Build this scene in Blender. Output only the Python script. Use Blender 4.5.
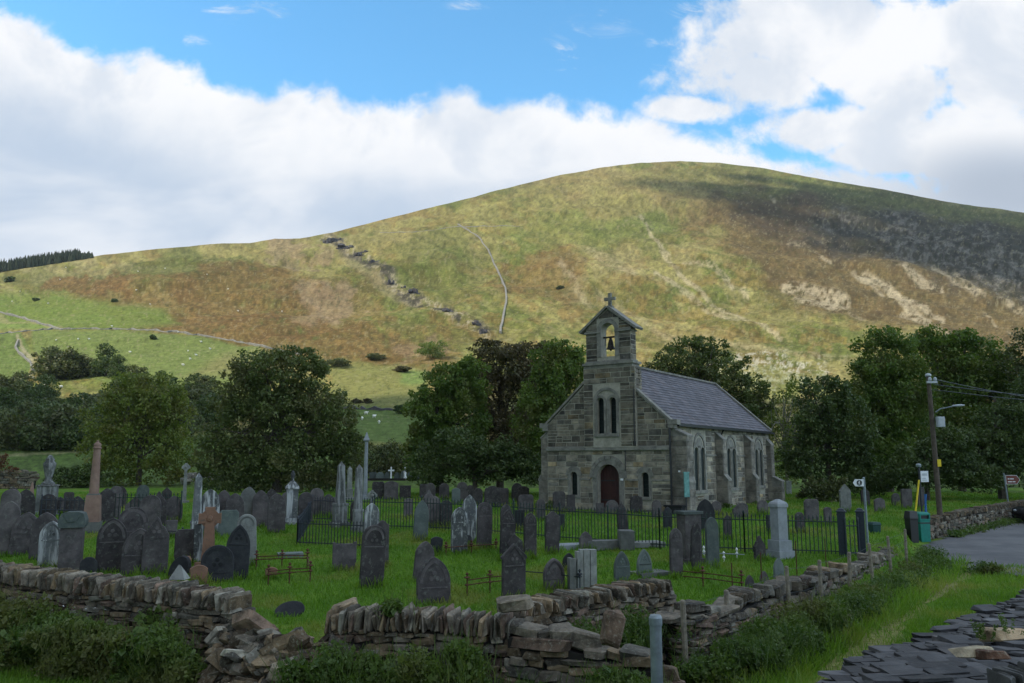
import bpy, math, random
import numpy as np
from mathutils import Vector, Matrix
from mathutils.geometry import tessellate_polygon
R=math.radians
S=bpy.context.scene
for o in list(bpy.data.objects): bpy.data.objects.remove(o)

# ------------------------------------------------------------------ camera
F=800.0; PIT=math.atan(119/800.0); HC=3.0
cp,sp=math.cos(PIT),math.sin(PIT)
cd=bpy.data.cameras.new('camera'); cam=bpy.data.objects.new('camera',cd); S.collection.objects.link(cam)
cam.location=(0,0,HC); cam.rotation_euler=(R(90)+PIT,0,0)
cd.sensor_width=36; cd.lens=36*F/1024; cd.clip_start=.1; cd.clip_end=8000
S.camera=cam
S.render.resolution_x=1024; S.render.resolution_y=683
S.view_settings.view_transform='Standard'; S.view_settings.look='None'
S.view_settings.gamma=1; S.view_settings.exposure=0.0
SUN=Vector((-.66,-.28,.70)).normalized()
EL=math.asin(SUN.z); AZ=math.atan2(SUN.x,SUN.y)
SUN_E=5.0; SKY=.10

def at_dir(x,y):
    dx=(x-512)/F; dy=(341.5-y)/F
    return dx/(cp-dy*sp), (sp+dy*cp)/(cp-dy*sp)          # a=X/Y , t=(Z-HC)/Y
def px_of(a,t):
    f=cp+t*sp
    return 512+F*a/f, 341.5-F*(t*cp-sp)/f

# ------------------------------------------------------------------ world
W=bpy.data.worlds.new('World'); S.world=W; W.use_nodes=True
nt=W.node_tree; nt.nodes.clear()
class NT:
    def __init__(s,nt): s.t=nt
    def n(s,ty,**k):
        d=s.t.nodes.new(ty)
        ins=k.pop('ins',{})
        for a,b in k.items(): setattr(d,a,b)
        for a,b in ins.items():
            if isinstance(b,bpy.types.NodeSocket): s.t.links.new(b,d.inputs[a])
            else: d.inputs[a].default_value=b
        return d
    def m(s,op,a,b=None,c=None,clamp=False):
        d=s.t.nodes.new('ShaderNodeMath'); d.operation=op; d.use_clamp=clamp
        for i,v in enumerate((a,b,c)):
            if v is None: continue
            if isinstance(v,bpy.types.NodeSocket): s.t.links.new(v,d.inputs[i])
            else: d.inputs[i].default_value=v
        return d.outputs[0]
    def noise(s,vec,scale,detail=5,rough=.55,dist=0,out='Fac',lac=2.0):
        d=s.n('ShaderNodeTexNoise',ins={'Scale':scale,'Detail':detail,'Roughness':rough,'Distortion':dist,'Lacunarity':lac})
        if vec is not None: s.t.links.new(vec,d.inputs['Vector'])
        return d.outputs[out]
    def mixc(s,f,a,b,bt='MIX'):
        d=s.t.nodes.new('ShaderNodeMix'); d.data_type='RGBA'; d.blend_type=bt
        for i,v in ((0,f),(6,a),(7,b)):
            if isinstance(v,bpy.types.NodeSocket): s.t.links.new(v,d.inputs[i])
            else: d.inputs[i].default_value=(v if i==0 else (tuple(v)+(1,))[:4])
        return d.outputs[2]
    def ss(s,v,lo,hi,a=0,b=1):
        d=s.n('ShaderNodeMapRange',interpolation_type='SMOOTHSTEP'); s.t.links.new(v,d.inputs[0])
        for i,q in zip((1,2,3,4),(lo,hi,a,b)): d.inputs[i].default_value=q
        return d.outputs[0]
w=NT(nt)
sky=w.n('ShaderNodeTexSky',sky_type='NISHITA',sun_disc=False,sun_elevation=EL,sun_rotation=AZ%(2*math.pi),altitude=200,air_density=1.0,dust_density=.6,ozone_density=1.5)
tc=w.n('ShaderNodeTexCoord').outputs['Generated']
sx=w.n('ShaderNodeSeparateXYZ',ins={0:tc})
X,Y,Z=sx.outputs
Yc=w.m('MAXIMUM',Y,.12)
A=w.m('DIVIDE',X,Yc); T=w.m('DIVIDE',Z,Yc)
P=w.n('ShaderNodeCombineXYZ',ins={0:A,1:T,2:0.0}).outputs[0]
nz=w.noise(P,3.6,8,.56,.25)            # billow
nzf=w.noise(P,11,7,.6,.2)
# upper edge of the long cloud bank as a curve over azimuth
curve=w.n('ShaderNodeFloatCurve'); 
pts=[(-60,0),(0,14),(60,34),(120,48),(180,62),(240,76),(300,84),(380,92),(450,98),(520,102),(600,104),(660,112),(720,128),(800,150),(900,165),(1024,150),(1100,130)]
cc=[]
for x,y in pts:
    a,t=at_dir(x,y); cc.append(((a+1)/2,t))
c=curve.mapping.curves[0]
while len(c.points)>2: c.points.remove(c.points[1])
c.points[0].location=(0,cc[0][1]+.06); c.points[1].location=(1,cc[-1][1]+.1)
for p in cc: c.points.new(*p)
curve.mapping.update()
nt.links.new(w.m('MULTIPLY_ADD',A,.5,.5),curve.inputs['Value'])
edge=w.m('ADD',w.m('SUBTRACT',curve.outputs[0],T),w.m('MULTIPLY',w.m('SUBTRACT',nz,.5),.17))
edge=w.m('ADD',edge,w.m('MULTIPLY',w.m('SUBTRACT',nzf,.5),.10))
m1=w.ss(edge,-.010,.022)
# separate cumulus: soft ellipses on the sky, edges broken by noise
def blob(x,y,rx,ry,wt=1.0):
    a,t=at_dir(x,y)
    da=w.m('DIVIDE',w.m('SUBTRACT',A,a),rx/780.); dt=w.m('DIVIDE',w.m('SUBTRACT',T,t),ry/780.)
    d=w.m('SQRT',w.m('ADD',w.m('MULTIPLY',da,da),w.m('MULTIPLY',dt,dt)))
    return w.m('MULTIPLY',w.m('SUBTRACT',1.0,d),wt)
bl=None
for b in [(745,85,95,50),(820,40,120,60),(890,75,60,40),(960,35,120,55),(1010,80,60,34),(700,108,70,22),(1000,155,110,50),(890,150,80,34),(810,130,90,30),(1100,90,120,120)]:
    q=blob(*b); bl=q if bl is None else w.m('MAXIMUM',bl,q)
cum=w.m('ADD',bl,w.m('MULTIPLY',w.m('SUBTRACT',nz,.5),3.2))
cum=w.m('ADD',cum,w.m('MULTIPLY',w.m('SUBTRACT',nzf,.5),1.8))
m2=w.ss(cum,-.22,.25)
wb=None
for b in [(610,28,60,16),(455,6,30,12),(228,8,32,11),(560,48,26,18),(660,45,70,14),(720,12,60,16),(275,18,14,8),(185,40,16,6)]:
    q=blob(*b); wb=q if wb is None else w.m('MAXIMUM',wb,q)
nzw=w.noise(w.n('ShaderNodeMapping',ins={'Vector':P,'Scale':(5,11,1),'Rotation':(0,0,.35)}).outputs[0],1.6,8,.68,.9)
wis=w.m('ADD',wb,w.m('MULTIPLY',w.m('SUBTRACT',nzw,.5),9.0))
m3=w.m('MULTIPLY',w.ss(wis,.2,2.6),.85)
mask=w.m('MAXIMUM',w.m('MAXIMUM',m1,m2),m3)
# rest of the dome (behind and above): broken cloud
gen=w.noise(tc,2.4,7,.58,.4)
mg=w.ss(gen,.40,.55)
fr=w.m('MULTIPLY',w.ss(Y,.15,.4),w.ss(T,.85,.62))
mask=w.m('ADD',w.m('MULTIPLY',mask,fr),w.m('MULTIPLY',mg,w.m('SUBTRACT',1.0,fr)),clamp=True)
# cloud tone: white where thin and high, blue grey in the thick lower part
thick=w.ss(edge,.02,.20)
n2=w.noise(P,4.5,6,.55,.3)
# broad soft shade patches of the thick parts
st=w.n('ShaderNodeMapping',ins={'Vector':P,'Scale':(1.3,3.6,1)}).outputs[0]
n3=w.noise(st,1.7,5,.5,.4)
gr=w.m('MULTIPLY',thick,w.ss(n3,.34,.56,.35,1.0))
gr2=w.m('MULTIPLY',w.ss(blob(1010,190,170,75),.0,.9),.95)
gr3=w.m('MULTIPLY',w.ss(n2,.42,.62),.55)
gmix=w.m('MAXIMUM',w.m('MAXIMUM',gr,gr2),gr3,clamp=True)
ccol=w.mixc(gmix,(.93,.94,.96),(.50,.60,.74))
ccol=w.mixc(w.m('MULTIPLY',gr2,.75),ccol,(.42,.47,.55))
ccol=w.mixc(1.0,ccol,(1/SKY*1.04,)*3,'MULTIPLY')
skb=w.mixc(1.0,sky.outputs[0],(1.40,2.62,2.85),'MULTIPLY')
skc=w.mixc(mask,skb,ccol)
dl=w.n('ShaderNodeVectorMath',operation='DOT_PRODUCT',ins={0:tc,1:(.80,-.42,.43)}).outputs['Value']   # bright lobe added to the unseen sky behind right, lights the side faces
bk_=w.m('ADD',w.m('MULTIPLY',w.ss(dl,.25,.95),1.5),w.ss(Y,-.25,.25,.42,1.03))
skc=w.mixc(1.0,skc,w.n('ShaderNodeCombineColor',ins={0:bk_,1:bk_,2:bk_}).outputs[0],'MULTIPLY')
bg=w.n('ShaderNodeBackground',ins={0:skc,1:SKY})
nt.links.new(bg.outputs[0],w.n('ShaderNodeOutputWorld').inputs[0])
sd=bpy.data.lights.new('sun','SUN'); sd.energy=SUN_E; sd.angle=R(.55); sd.color=(1,.92,.77)
so=bpy.data.objects.new('sun',sd); S.collection.objects.link(so); so.rotation_euler=SUN.to_track_quat('Z','Y').to_euler()

# ------------------------------------------------------------------ helpers
def tag(o,label=None,cat=None,group=None,kind=None):
    if label: o['label']=label
    if cat: o['category']=cat
    if group: o['group']=group
    if kind: o['kind']=kind
    elif cat: o['kind']='thing'
    return o
def link(o,parent=None):
    S.collection.objects.link(o)
    if parent is not None: o.parent=parent
    return o
def empty(name,loc=(0,0,0),rz=0,parent=None):
    o=bpy.data.objects.new(name,None); o.empty_display_size=.3; o.location=loc; o.rotation_euler=(0,0,rz)
    return link(o,parent)
def npmesh(name,V,Fc,mat,parent=None,col=None,smooth=False,deg=None):
    """V (n,3) array; Fc: list of faces or (m,k) array"""
    me=bpy.data.meshes.new(name)
    V=np.asarray(V,dtype=np.float32).reshape(-1,3)
    if isinstance(Fc,np.ndarray):
        m,k=Fc.shape; me.vertices.add(len(V)); me.vertices.foreach_set('co',V.ravel())
        me.loops.add(m*k); me.loops.foreach_set('vertex_index',Fc.astype(np.int32).ravel())
        me.polygons.add(m); me.polygons.foreach_set('loop_start',np.arange(0,m*k,k,dtype=np.int32))
        me.polygons.foreach_set('loop_total',np.full(m,k,dtype=np.int32)); me.update(calc_edges=True)
    else:
        me.from_pydata(V.tolist(),[],Fc)
    if col is not None:
        at=me.color_attributes.new('Col','FLOAT_COLOR','POINT')
        c=np.ones((len(V),4),dtype=np.float32); c[:,:3]=col; at.data.foreach_set('color',c.ravel())
    if smooth: me.polygons.foreach_set('use_smooth',[True]*len(me.polygons))
    if mat is not None: me.materials.append(mat)
    me.validate()
    o=bpy.data.objects.new(name,me); return link(o,parent)
class MB:
    def __init__(s): s.v=[]; s.f=[]; s.c=[]
    def add(s,v,f,c=(1,1,1)):
        b=len(s.v); s.v+= [tuple(p) for p in v]; s.f+=[tuple(i+b for i in q) for q in f]; s.c+=[c]*len(v); return s
    def box(s,x0,x1,y0,y1,z0,z1,c=(1,1,1),M=None):
        v=[(x,y,z) for z in (z0,z1) for y in (y0,y1) for x in (x0,x1)]
        if M is not None: v=[tuple(M@Vector(p)) for p in v]
        return s.add(v,[(0,2,3,1),(4,5,7,6),(0,1,5,4),(2,6,7,3),(0,4,6,2),(1,3,7,5)],c)
    def lathe(s,prof,cx=0,cy=0,n=12,c=(1,1,1),z0=0,rot=0,sx=1,sy=1):
        v=[];f=[]
        for r,z in prof:
            for i in range(n):
                a=rot+2*math.pi*i/n; v.append((cx+r*sx*math.cos(a),cy+r*sy*math.sin(a),z0+z))
        for k in range(len(prof)-1):
            for i in range(n):
                j=(i+1)%n; f.append((k*n+i,k*n+j,(k+1)*n+j,(k+1)*n+i))
        f.append(tuple(range(n))[::-1]); f.append(tuple(range((len(prof)-1)*n,len(prof)*n)))
        return s.add(v,f,c)
    def tube(s,pts,r,n=6,c=(1,1,1)):
        pts=[Vector(p) for p in pts]; rs=r if isinstance(r,(list,tuple)) else [r]*len(pts); v=[];f=[]
        for k,p in enumerate(pts):
            d=(pts[min(k+1,len(pts)-1)]-pts[max(k-1,0)]).normalized()
            u=d.cross(Vector((0,0,1))); u=u.normalized() if u.length>.05 else Vector((1,0,0)); q=d.cross(u)
            for i in range(n):
                a=2*math.pi*i/n; v.append(tuple(p+(u*math.cos(a)+q*math.sin(a))*rs[k]))
        for k in range(len(pts)-1):
            for i in range(n):
                j=(i+1)%n; f.append((k*n+i,(k+1)*n+i,(k+1)*n+j,k*n+j))
        f.append(tuple(range(n))); f.append(tuple(range((len(pts)-1)*n,len(pts)*n))[::-1])
        return s.add(v,f,c)
    def plate(s,outer,holes,y0,y1,c=(1,1,1),M=None,bev=0):
        """outline in (x,z), extruded from y0 (front) to y1"""
        loops=[outer]+list(holes)
        flat=[p for l in loops for p in l]
        tris=tessellate_polygon([[Vector((p[0],p[1],0)) for p in l] for l in loops])
        n=len(flat)
        v=[(p[0],y0,p[1]) for p in flat]+[(p[0],y1,p[1]) for p in flat]
        f=[]
        for t in tris:
            a,b,d=[flat[i] for i in t]
            ar=(b[0]-a[0])*(d[1]-a[1])-(b[1]-a[1])*(d[0]-a[0])
            t=tuple(t) if ar>0 else tuple(t)[::-1]
            f.append(t); f.append(tuple(i+n for i in t)[::-1])
        b=0
        for li,l in enumerate(loops):
            ar=sum(l[i][0]*l[(i+1)%len(l)][1]-l[(i+1)%len(l)][0]*l[i][1] for i in range(len(l)))
            for i in range(len(l)):
                j=(i+1)%len(l); q=(b+i,b+i+n,b+j+n,b+j)
                if (ar>0)!=(li==0): q=q[::-1]
                f.append(q[::-1] if False else q)
            b+=len(l)
        if M is not None: v=[tuple(M@Vector(p)) for p in v]
        return s.add(v,f,c)
    def build(s,name,mat,parent=None,smooth=False):
        me=bpy.data.meshes.new(name); me.from_pydata(s.v,[],s.f)
        at=me.color_attributes.new('Col','FLOAT_COLOR','POINT')
        c=np.ones((len(s.v),4),dtype=np.float32); c[:,:3]=np.array(s.c).reshape(-1,3); at.data.foreach_set('color',c.ravel())
        if smooth: me.polygons.foreach_set('use_smooth',[True]*len(me.polygons))
        me.materials.append(mat)
        return link(bpy.data.objects.new(name,me),parent)
def copy_tree(o,parent=None):
    c=o.copy(); S.collection.objects.link(c); c.parent=parent
    for ch in list(o.children): copy_tree(ch,c)
    return c

# value noise in numpy
_rg=np.random.RandomState(7); _tab=_rg.rand(256,256)
def vn(x,y):
    xi=np.floor(x).astype(int); yi=np.floor(y).astype(int); fx=x-xi; fy=y-yi
    fx=fx*fx*(3-2*fx); fy=fy*fy*(3-2*fy)
    t=lambda i,j:_tab[i&255,j&255]
    return (t(xi,yi)*(1-fx)+t(xi+1,yi)*fx)*(1-fy)+(t(xi,yi+1)*(1-fx)+t(xi+1,yi+1)*fx)*fy
def fbm(x,y,o=5,g=.5):
    s=0;a=1;tt=0
    for k in range(o):
        s=s+a*vn(x*2**k+17.3*k,y*2**k+9.1*k); tt+=a; a*=g
    return s/tt
def sst(a,b,x):
    t=np.clip((x-a)/(b-a),0,1); return t*t*(3-2*t)

# ------------------------------------------------------------------ materials
def mat(name,rough=.9,spec=.3):
    m=bpy.data.materials.new(name); m.use_nodes=True; n=NT(m.node_tree); b=m.node_tree.nodes['Principled BSDF']
    b.inputs['Roughness'].default_value=rough; b.inputs['Specular IOR Level'].default_value=spec
    return m,n,b
def simple(name,col,rough=.8,var=.25,scale=8,metal=0,spec=.3,bump=0.0,use_col=False):
    m,n,b=mat(name,rough,spec)
    oc=n.n('ShaderNodeTexCoord').outputs['Object']
    f=n.noise(oc,scale,6,.6)
    base=col
    if use_col:
        base=n.n('ShaderNodeVertexColor',layer_name='Col').outputs[0]
        base=n.mixc(1.0,base,col,'MULTIPLY')
    k=n.ss(f,.25,.75,1-var,1+var)
    cc=n.n('ShaderNodeCombineColor',ins={0:k,1:k,2:k}).outputs[0]
    n.t.links.new(n.mixc(1.0,base,cc,'MULTIPLY'),b.inputs['Base Color'])
    b.inputs['Metallic'].default_value=metal
    if bump:
        bp=n.n('ShaderNodeBump',ins={'Height':f,'Strength':bump,'Distance':.03}); n.t.links.new(bp.outputs[0],b.inputs['Normal'])
    return m
def stone_mat(name,c1,c2,lich=(.34,.34,.28),lamt=.35,scale=3.0,streak=0.0,rough=.85,use_col=False,objrand=True,bump=.5,ls=9.0):
    m,n,b=mat(name,rough,.25)
    oc=n.n('ShaderNodeTexCoord').outputs['Object']
    oi=n.n('ShaderNodeObjectInfo')
    if objrand:
        off=n.n('ShaderNodeVectorMath',operation='SCALE',ins={0:(37.,11.,5.)}); n.t.links.new(oi.outputs['Random'],off.inputs['Scale'])
        oc=n.n('ShaderNodeVectorMath',operation='ADD',ins={0:oc,1:off.outputs[0]}).outputs[0]
    f=n.noise(oc,scale,7,.65)
    base=n.mixc(n.ss(f,.3,.7),c1,c2)
    if use_col: base=n.mixc(1.0,n.n('ShaderNodeVertexColor',layer_name='Col').outputs[0],base,'MULTIPLY')
    if objrand:
        k=n.m('MULTIPLY_ADD',oi.outputs['Random'],.95,.55)
        base=n.mixc(1.0,base,n.n('ShaderNodeCombineColor',ins={0:k,1:k,2:n.m('MULTIPLY',k,1.02)}).outputs[0],'MULTIPLY')
    l=n.noise(oc,ls,8,.7)
    lm=n.m('MULTIPLY',n.ss(l,.52,.68),lamt)
    base=n.mixc(lm,base,lich)
    if streak>0:
        mp=n.n('ShaderNodeMapping',ins={'Vector':oc,'Scale':(7,7,.7)}).outputs[0]
        s=n.noise(mp,1.0,5,.6)
        base=n.mixc(n.m('MULTIPLY',n.ss(s,.48,.6),streak),base,(.42,.43,.42))
    n.t.links.new(base,b.inputs['Base Color'])
    h=n.m('ADD',f,n.m('MULTIPLY',n.noise(oc,28,5,.6),.5))
    bp=n.n('ShaderNodeBump',ins={'Height':h,'Strength':bump,'Distance':.02}); n.t.links.new(bp.outputs[0],b.inputs['Normal'])
    return m
def leaf_mat(name,c1,c2,trans=.35,tint=None):
    m=bpy.data.materials.new(name); m.use_nodes=True; n=NT(m.node_tree); m.node_tree.nodes.clear()
    ri=n.n('ShaderNodeNewGeometry').outputs['Random Per Island']
    oc=n.n('ShaderNodeTexCoord').outputs['Object']
    f=n.noise(oc,.55,3,.5)
    mx=n.m('ADD',n.m('MULTIPLY',ri,.55),n.m('MULTIPLY',n.ss(f,.35,.65),.45))
    col=n.mixc(mx,c1,c2)
    if tint: col=n.mixc(n.m('MULTIPLY',n.ss(n.noise(oc,.35,4,.6),.5,.62),.7),col,tint)
    d=n.n('ShaderNodeBsdfPrincipled',ins={'Base Color':col,'Roughness':.55}); d.inputs['Specular IOR Level'].default_value=.35
    t=n.n('ShaderNodeBsdfTranslucent',ins={0:n.mixc(1.0,col,(1.1,1.25,.6),'MULTIPLY')})
    x=n.n('ShaderNodeMixShader',ins={0:trans,1:d.outputs[0],2:t.outputs[0]})
    n.t.links.new(x.outputs[0],n.n('ShaderNodeOutputMaterial').inputs[0])
    return m
def grass_ground(name,g1,g2,dry,hill=False):
    m,n,b=mat(name,.95,.1)
    oc=n.n('ShaderNodeTexCoord').outputs['Object']
    f=n.noise(oc,.9,6,.65); f2=n.noise(oc,9,4,.7)
    col=n.mixc(n.ss(f,.3,.7),g1,g2)
    col=n.mixc(n.m('MULTIPLY',n.ss(n.noise(oc,.35,5,.6),.5,.66),.6),col,dry)
    k=n.ss(f2,.25,.75,.6,1.35)
    col=n.mixc(1.0,col,n.n('ShaderNodeCombineColor',ins={0:k,1:k,2:k}).outputs[0],'MULTIPLY')
    n.t.links.new(col,b.inputs['Base Color'])
    bp=n.n('ShaderNodeBump',ins={'Height':f2,'Strength':.7,'Distance':.08}); n.t.links.new(bp.outputs[0],b.inputs['Normal'])
    return m
M={}
M['slate']=stone_mat('slate_headstone',(.038,.034,.033),(.088,.077,.073),(.17,.18,.15),.45)
M['slateb']=stone_mat('black_slate',(.016,.017,.019),(.032,.033,.034),(.10,.11,.09),.2)
M['slateg']=stone_mat('green_slate',(.062,.078,.070),(.10,.118,.105),(.2,.22,.17),.25)
M['pale']=stone_mat('pale_stone',(.125,.128,.115),(.23,.235,.21),(.08,.085,.08),.4)
M['streak']=stone_mat('lichen_streaked_stone',(.06,.064,.064),(.10,.105,.10),(.33,.34,.30),.6,streak=.85)
M['granite']=stone_mat('pale_granite',(.19,.205,.215),(.27,.29,.30),(.12,.13,.12),.3,objrand=False)
M['greyst']=stone_mat('weathered_grey_stone',(.055,.058,.054),(.115,.118,.108),(.26,.27,.23),.4,streak=.35)
M['pink']=stone_mat('pink_granite',(.17,.105,.080),(.25,.165,.125),(.12,.10,.08),.5,objrand=False)
M['red']=stone_mat('red_sandstone',(.15,.085,.055),(.23,.125,.080),(.08,.075,.06),.7,objrand=False)
M['white']=simple('white_marble',(.62,.63,.62),.6,.2,12)
M['drystone']=stone_mat('dry_stone',(.34,.315,.27),(1.12,1.02,.86),(.34,.335,.27),.45,scale=5,use_col=True,objrand=False,bump=1.0,ls=22)
M['drycore']=simple('wall_core',(.022,.020,.017),1,.4,6)
M['ashlar']=stone_mat('church_stone',(.50,.47,.42),(1.50,1.36,1.16),(.30,.30,.26),.28,scale=2.2,use_col=True,objrand=False,bump=.9,ls=5)
M['mortar']=stone_mat('church_mortar',(.24,.225,.18),(.37,.345,.285),(.12,.12,.10),.35,scale=3,objrand=False)
M['dressed']=stone_mat('dressed_stone',(.13,.125,.108),(.25,.238,.205),(.055,.055,.048),.55,scale=2.5,objrand=False,ls=4)
M['roofslate']=stone_mat('roof_slate',(.68,.68,.68),(1.25,1.22,1.18),(.17,.17,.13),.30,scale=1.5,use_col=True,objrand=False,bump=.3,rough=.55)
M['glass']=simple('church_glass',(.008,.014,.014),.5,.5,9,spec=.2)
M['door']=simple('door_paint',(.042,.013,.011),.55,.25,5)
M['iron']=simple('dark_iron',(.018,.022,.026),.6,.3,20,spec=.4)
M['irong']=simple('green_black_iron',(.012,.026,.022),.6,.3,20,spec=.4)
M['ironb']=simple('blue_iron',(.018,.024,.034),.5,.3,20,spec=.4)
M['rust']=simple('rusty_iron',(.075,.030,.018),.9,.5,15)
M['bell']=simple('bell_bronze',(.030,.026,.022),.5,.3,12,metal=.6)
M['post']=simple('weathered_wood',(.20,.175,.13),.95,.45,9,bump=.5)
M['pole']=simple('pole_wood',(.085,.068,.052),.95,.35,6,bump=.4)
M['galv']=simple('galvanised_steel',(.18,.215,.23),.45,.25,10,metal=.35,spec=.5)
M['signw']=simple('white_sign',(.62,.64,.65),.45,.08,8)
M['signbrown']=simple('brown_sign',(.13,.035,.022),.45,.15,8)
M['black']=simple('black_paint',(.012,.012,.013),.4,.2,8,spec=.5)
M['yellow']=simple('yellow_plastic',(.62,.47,.02),.5,.12,8)
M['blue']=simple('blue_plastic',(.03,.12,.33),.5,.12,8)
M['teal']=simple('teal_plastic',(.012,.175,.135),.45,.15,8)
M['tealsign']=simple('teal_notice_paint',(.10,.24,.22),.6,.3,8)
M['darkteal']=simple('dark_green_plastic',(.010,.045,.040),.5,.15,8)
M['tarmac']=stone_mat('tarmac',(.070,.070,.073),(.135,.134,.132),(.05,.05,.05),.6,scale=.5,objrand=False,bump=.3,ls=30)
M['bark']=simple('bark',(.075,.062,.048),.95,.4,5,bump=.5)
M['barkpale']=simple('pale_bark',(.22,.20,.16),.95,.3,5)
M['sheep']=simple('sheep_wool',(.70,.68,.60),.95,.1,8)
M['carpaint']=simple('black_car_paint',(.010,.011,.013),.2,.1,8,spec=.7)
M['tyre']=simple('tyre_rubber',(.015,.015,.015),.85,.2,12)
M['rim']=simple('wheel_rim',(.45,.46,.47),.3,.1,8,metal=.7)
M['carglass']=simple('car_glass',(.02,.025,.03),.08,.1,8,spec=.8)
M['lamp']=simple('lamp_housing',(.38,.41,.43),.5,.1,8)
M['slabs']=stone_mat('loose_slate',(.55,.55,.56),(1.1,1.1,1.1),(.18,.18,.16),.12,scale=4,use_col=True,objrand=False,bump=.5,ls=8,rough=.6)
M['farwall']=stone_mat('far_wall_stone',(.14,.135,.12),(.24,.23,.20),(.15,.15,.13),.4,scale=.5,objrand=False,bump=.2)
M['outcrop']=stone_mat('outcrop_rock',(.035,.032,.036),(.10,.092,.095),(.16,.15,.13),.3,scale=.35,objrand=False,ls=1.2)

# ------------------------------------------------------------------ ground heights
WALLF=[(-14.5,19.6),(-10.8,17.0),(-4.5,13.9),(-2.5,12.2),(0,11.7),(1.8,11.1),(2.6,11.0)]      # front boundary wall
WALLD=None                                # roadside wall
def lineY(pts,X,dx0,dx1):
    xs=[p[0] for p in pts]; ys=[p[1] for p in pts]
    return np.interp(X,xs,ys)
def g(X,Y):
    X=np.asarray(X,dtype=float); Y=np.asarray(Y,dtype=float)
    z=-.3+.84*sst(14,37,Y)
    # roadside: right of the wall line the land stays low
    xs=[2.5,2.6,4.2,7.2,12.1,13.9,15.6,17.3,22.2,28.3,34.5,60]; ys=[9,12.6,14.8,18.4,25.0,28.2,31.7,34.6,39.9,46,52,78]
    dr=np.interp(Y,ys,xs); side=sst(-.75,.0,X-dr)*(1-sst(56,68,Y))
    z=z*(1-side)+(-.32)*side
    yf=np.interp(X,[-60,-14.5,-10.8,-4.5,-2.5,0,1.8,2.6,6],[45,19.6,17,13.9,12.2,11.7,11.1,11,8])
    fr=sst(.1,.9,yf-Y); z=z*(1-fr)+(-.6+.25*sst(1,4,X))*fr
    u=(fbm(X*.5+30,Y*.5+11,3)-.5)*.16
    u=u*(1-sst(-1,1,X-dr)*sst(23,26,Y)*(1-sst(60,66,Y)))
    z=z+u
    bank=sst(-.1,.4,(X-Y+3.65)/1.414)*(1-sst(10,16,X)); z=z*(1-bank)+1.35*bank
    return z
def gz(X,Y): return float(g(X,Y))
def on_ground(x,y):
    a,t=at_dir(x,y); Yd=20.
    lo,hi=6.,110.
    for _ in range(50):
        Yd=(lo+hi)/2
        if HC+t*Yd>gz(a*Yd,Yd): lo=Yd
        else: hi=Yd
    return a*Yd,Yd,gz(a*Yd,Yd)
def at(x,y,Yd):
    a,t=at_dir(x,y); return (a*Yd,Yd,HC+t*Yd)

M['grassground']=grass_ground('churchyard_turf',(.058,.130,.010),(.098,.185,.016),(.15,.16,.036))
gx=np.concatenate([np.arange(-150,-30,3),np.arange(-30,40,.3),np.arange(40,150,3)]); gy=np.concatenate([np.arange(-60,4,4),np.arange(4,52,.3),np.arange(52,76,1.0)])
GX,GY=np.meshgrid(gx,gy); nx,ny=len(gx),len(gy)
Vg=np.stack([GX,GY,g(GX,GY)],-1).reshape(-1,3)
ii=np.arange(nx*ny).reshape(ny,nx)
Fq=np.stack([ii[:-1,:-1],ii[:-1,1:],ii[1:,1:],ii[1:,:-1]],-1).reshape(-1,4)
tag(npmesh('ground',Vg,Fq,M['grassground'],smooth=True),kind='structure',label='green churchyard turf and roadside grass')

# ------------------------------------------------------------------ hills
SKL=[(-300,262),(-100,266),(0,271),(60,262),(100,256),(150,250),(200,246),(250,243),(275,238),(300,238),(330,233),(365,224),(400,215),(450,203),(500,189),(560,175),(600,168),(640,163),(680,161),(720,163),(760,168),(800,175),(850,184),(900,193),(950,202),(1024,213),(1150,236),(1400,290)]
RSK=[(-300,820),(0,860),(250,900),(400,1050),(520,1200),(680,1380),(850,1300),(1024,1200),(1400,1100)]
ska=np.array([at_dir(*p) for p in SKL]); rsa=np.array([[at_dir(p[0],200)[0],p[1]] for p in RSK])
def ts_of(a): return np.interp(a,ska[:,0],ska[:,1])
def rs_of(a): return np.interp(a,rsa[:,0],rsa[:,1])
R0=72.; PW=1.7
def hill_t(a,Yd):
    ts=ts_of(a); rs=rs_of(a); t0=(.54-HC)/R0
    s=(Yd-R0)/(rs-R0)
    sc=np.clip(s,0,1); t=t0+(ts-t0)*(1-(1-sc)**PW)
    return t-np.maximum(s-1,0)**2*1.0
def ZQ(px,py): return py-px*.12
def relief(X,Y,px,py):
    base=(fbm(X/90.,Y/90.,5,.52)-.5)*26*sst(250,600,Y)+(fbm(X/14.+50,Y/14.,3)-.5)*3.0*sst(130,350,Y)
    cr=crag_mask(px,py)
    rg=.6*fbm(X/38.+Y/90.,ZQ(px,py)/11.,5,.55)+.4*(1-np.abs(2*fbm(px/16.+3,py/12.+8,5,.6)-1))
    return base*.8+cr*(rg-.55)*7
def crag_mask(x,y):
    wx=x+(fbm(x/22.,y/22.,4)-.5)*46; wy=y+(fbm(x/22.+40,y/22.,4)-.5)*40
    top=np.interp(wx,[770,800,850,900,1024,1100],[228,218,203,205,226,240]); bot=np.interp(wx,[770,800,850,900,940,1024,1100],[232,242,256,272,285,312,330])
    return sst(-4,16,wy-top)*sst(-8,22,bot-wy)*sst(760,810,wx)
def hill_y(a,t):                  # inverse: distance for a view slope
    ts=float(ts_of(a)); rs=float(rs_of(a)); t0=(.54-HC)/R0
    v=min(max((t-t0)/(ts-t0),0),1); return R0+(rs-R0)*(1-(1-v)**(1/PW))
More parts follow.
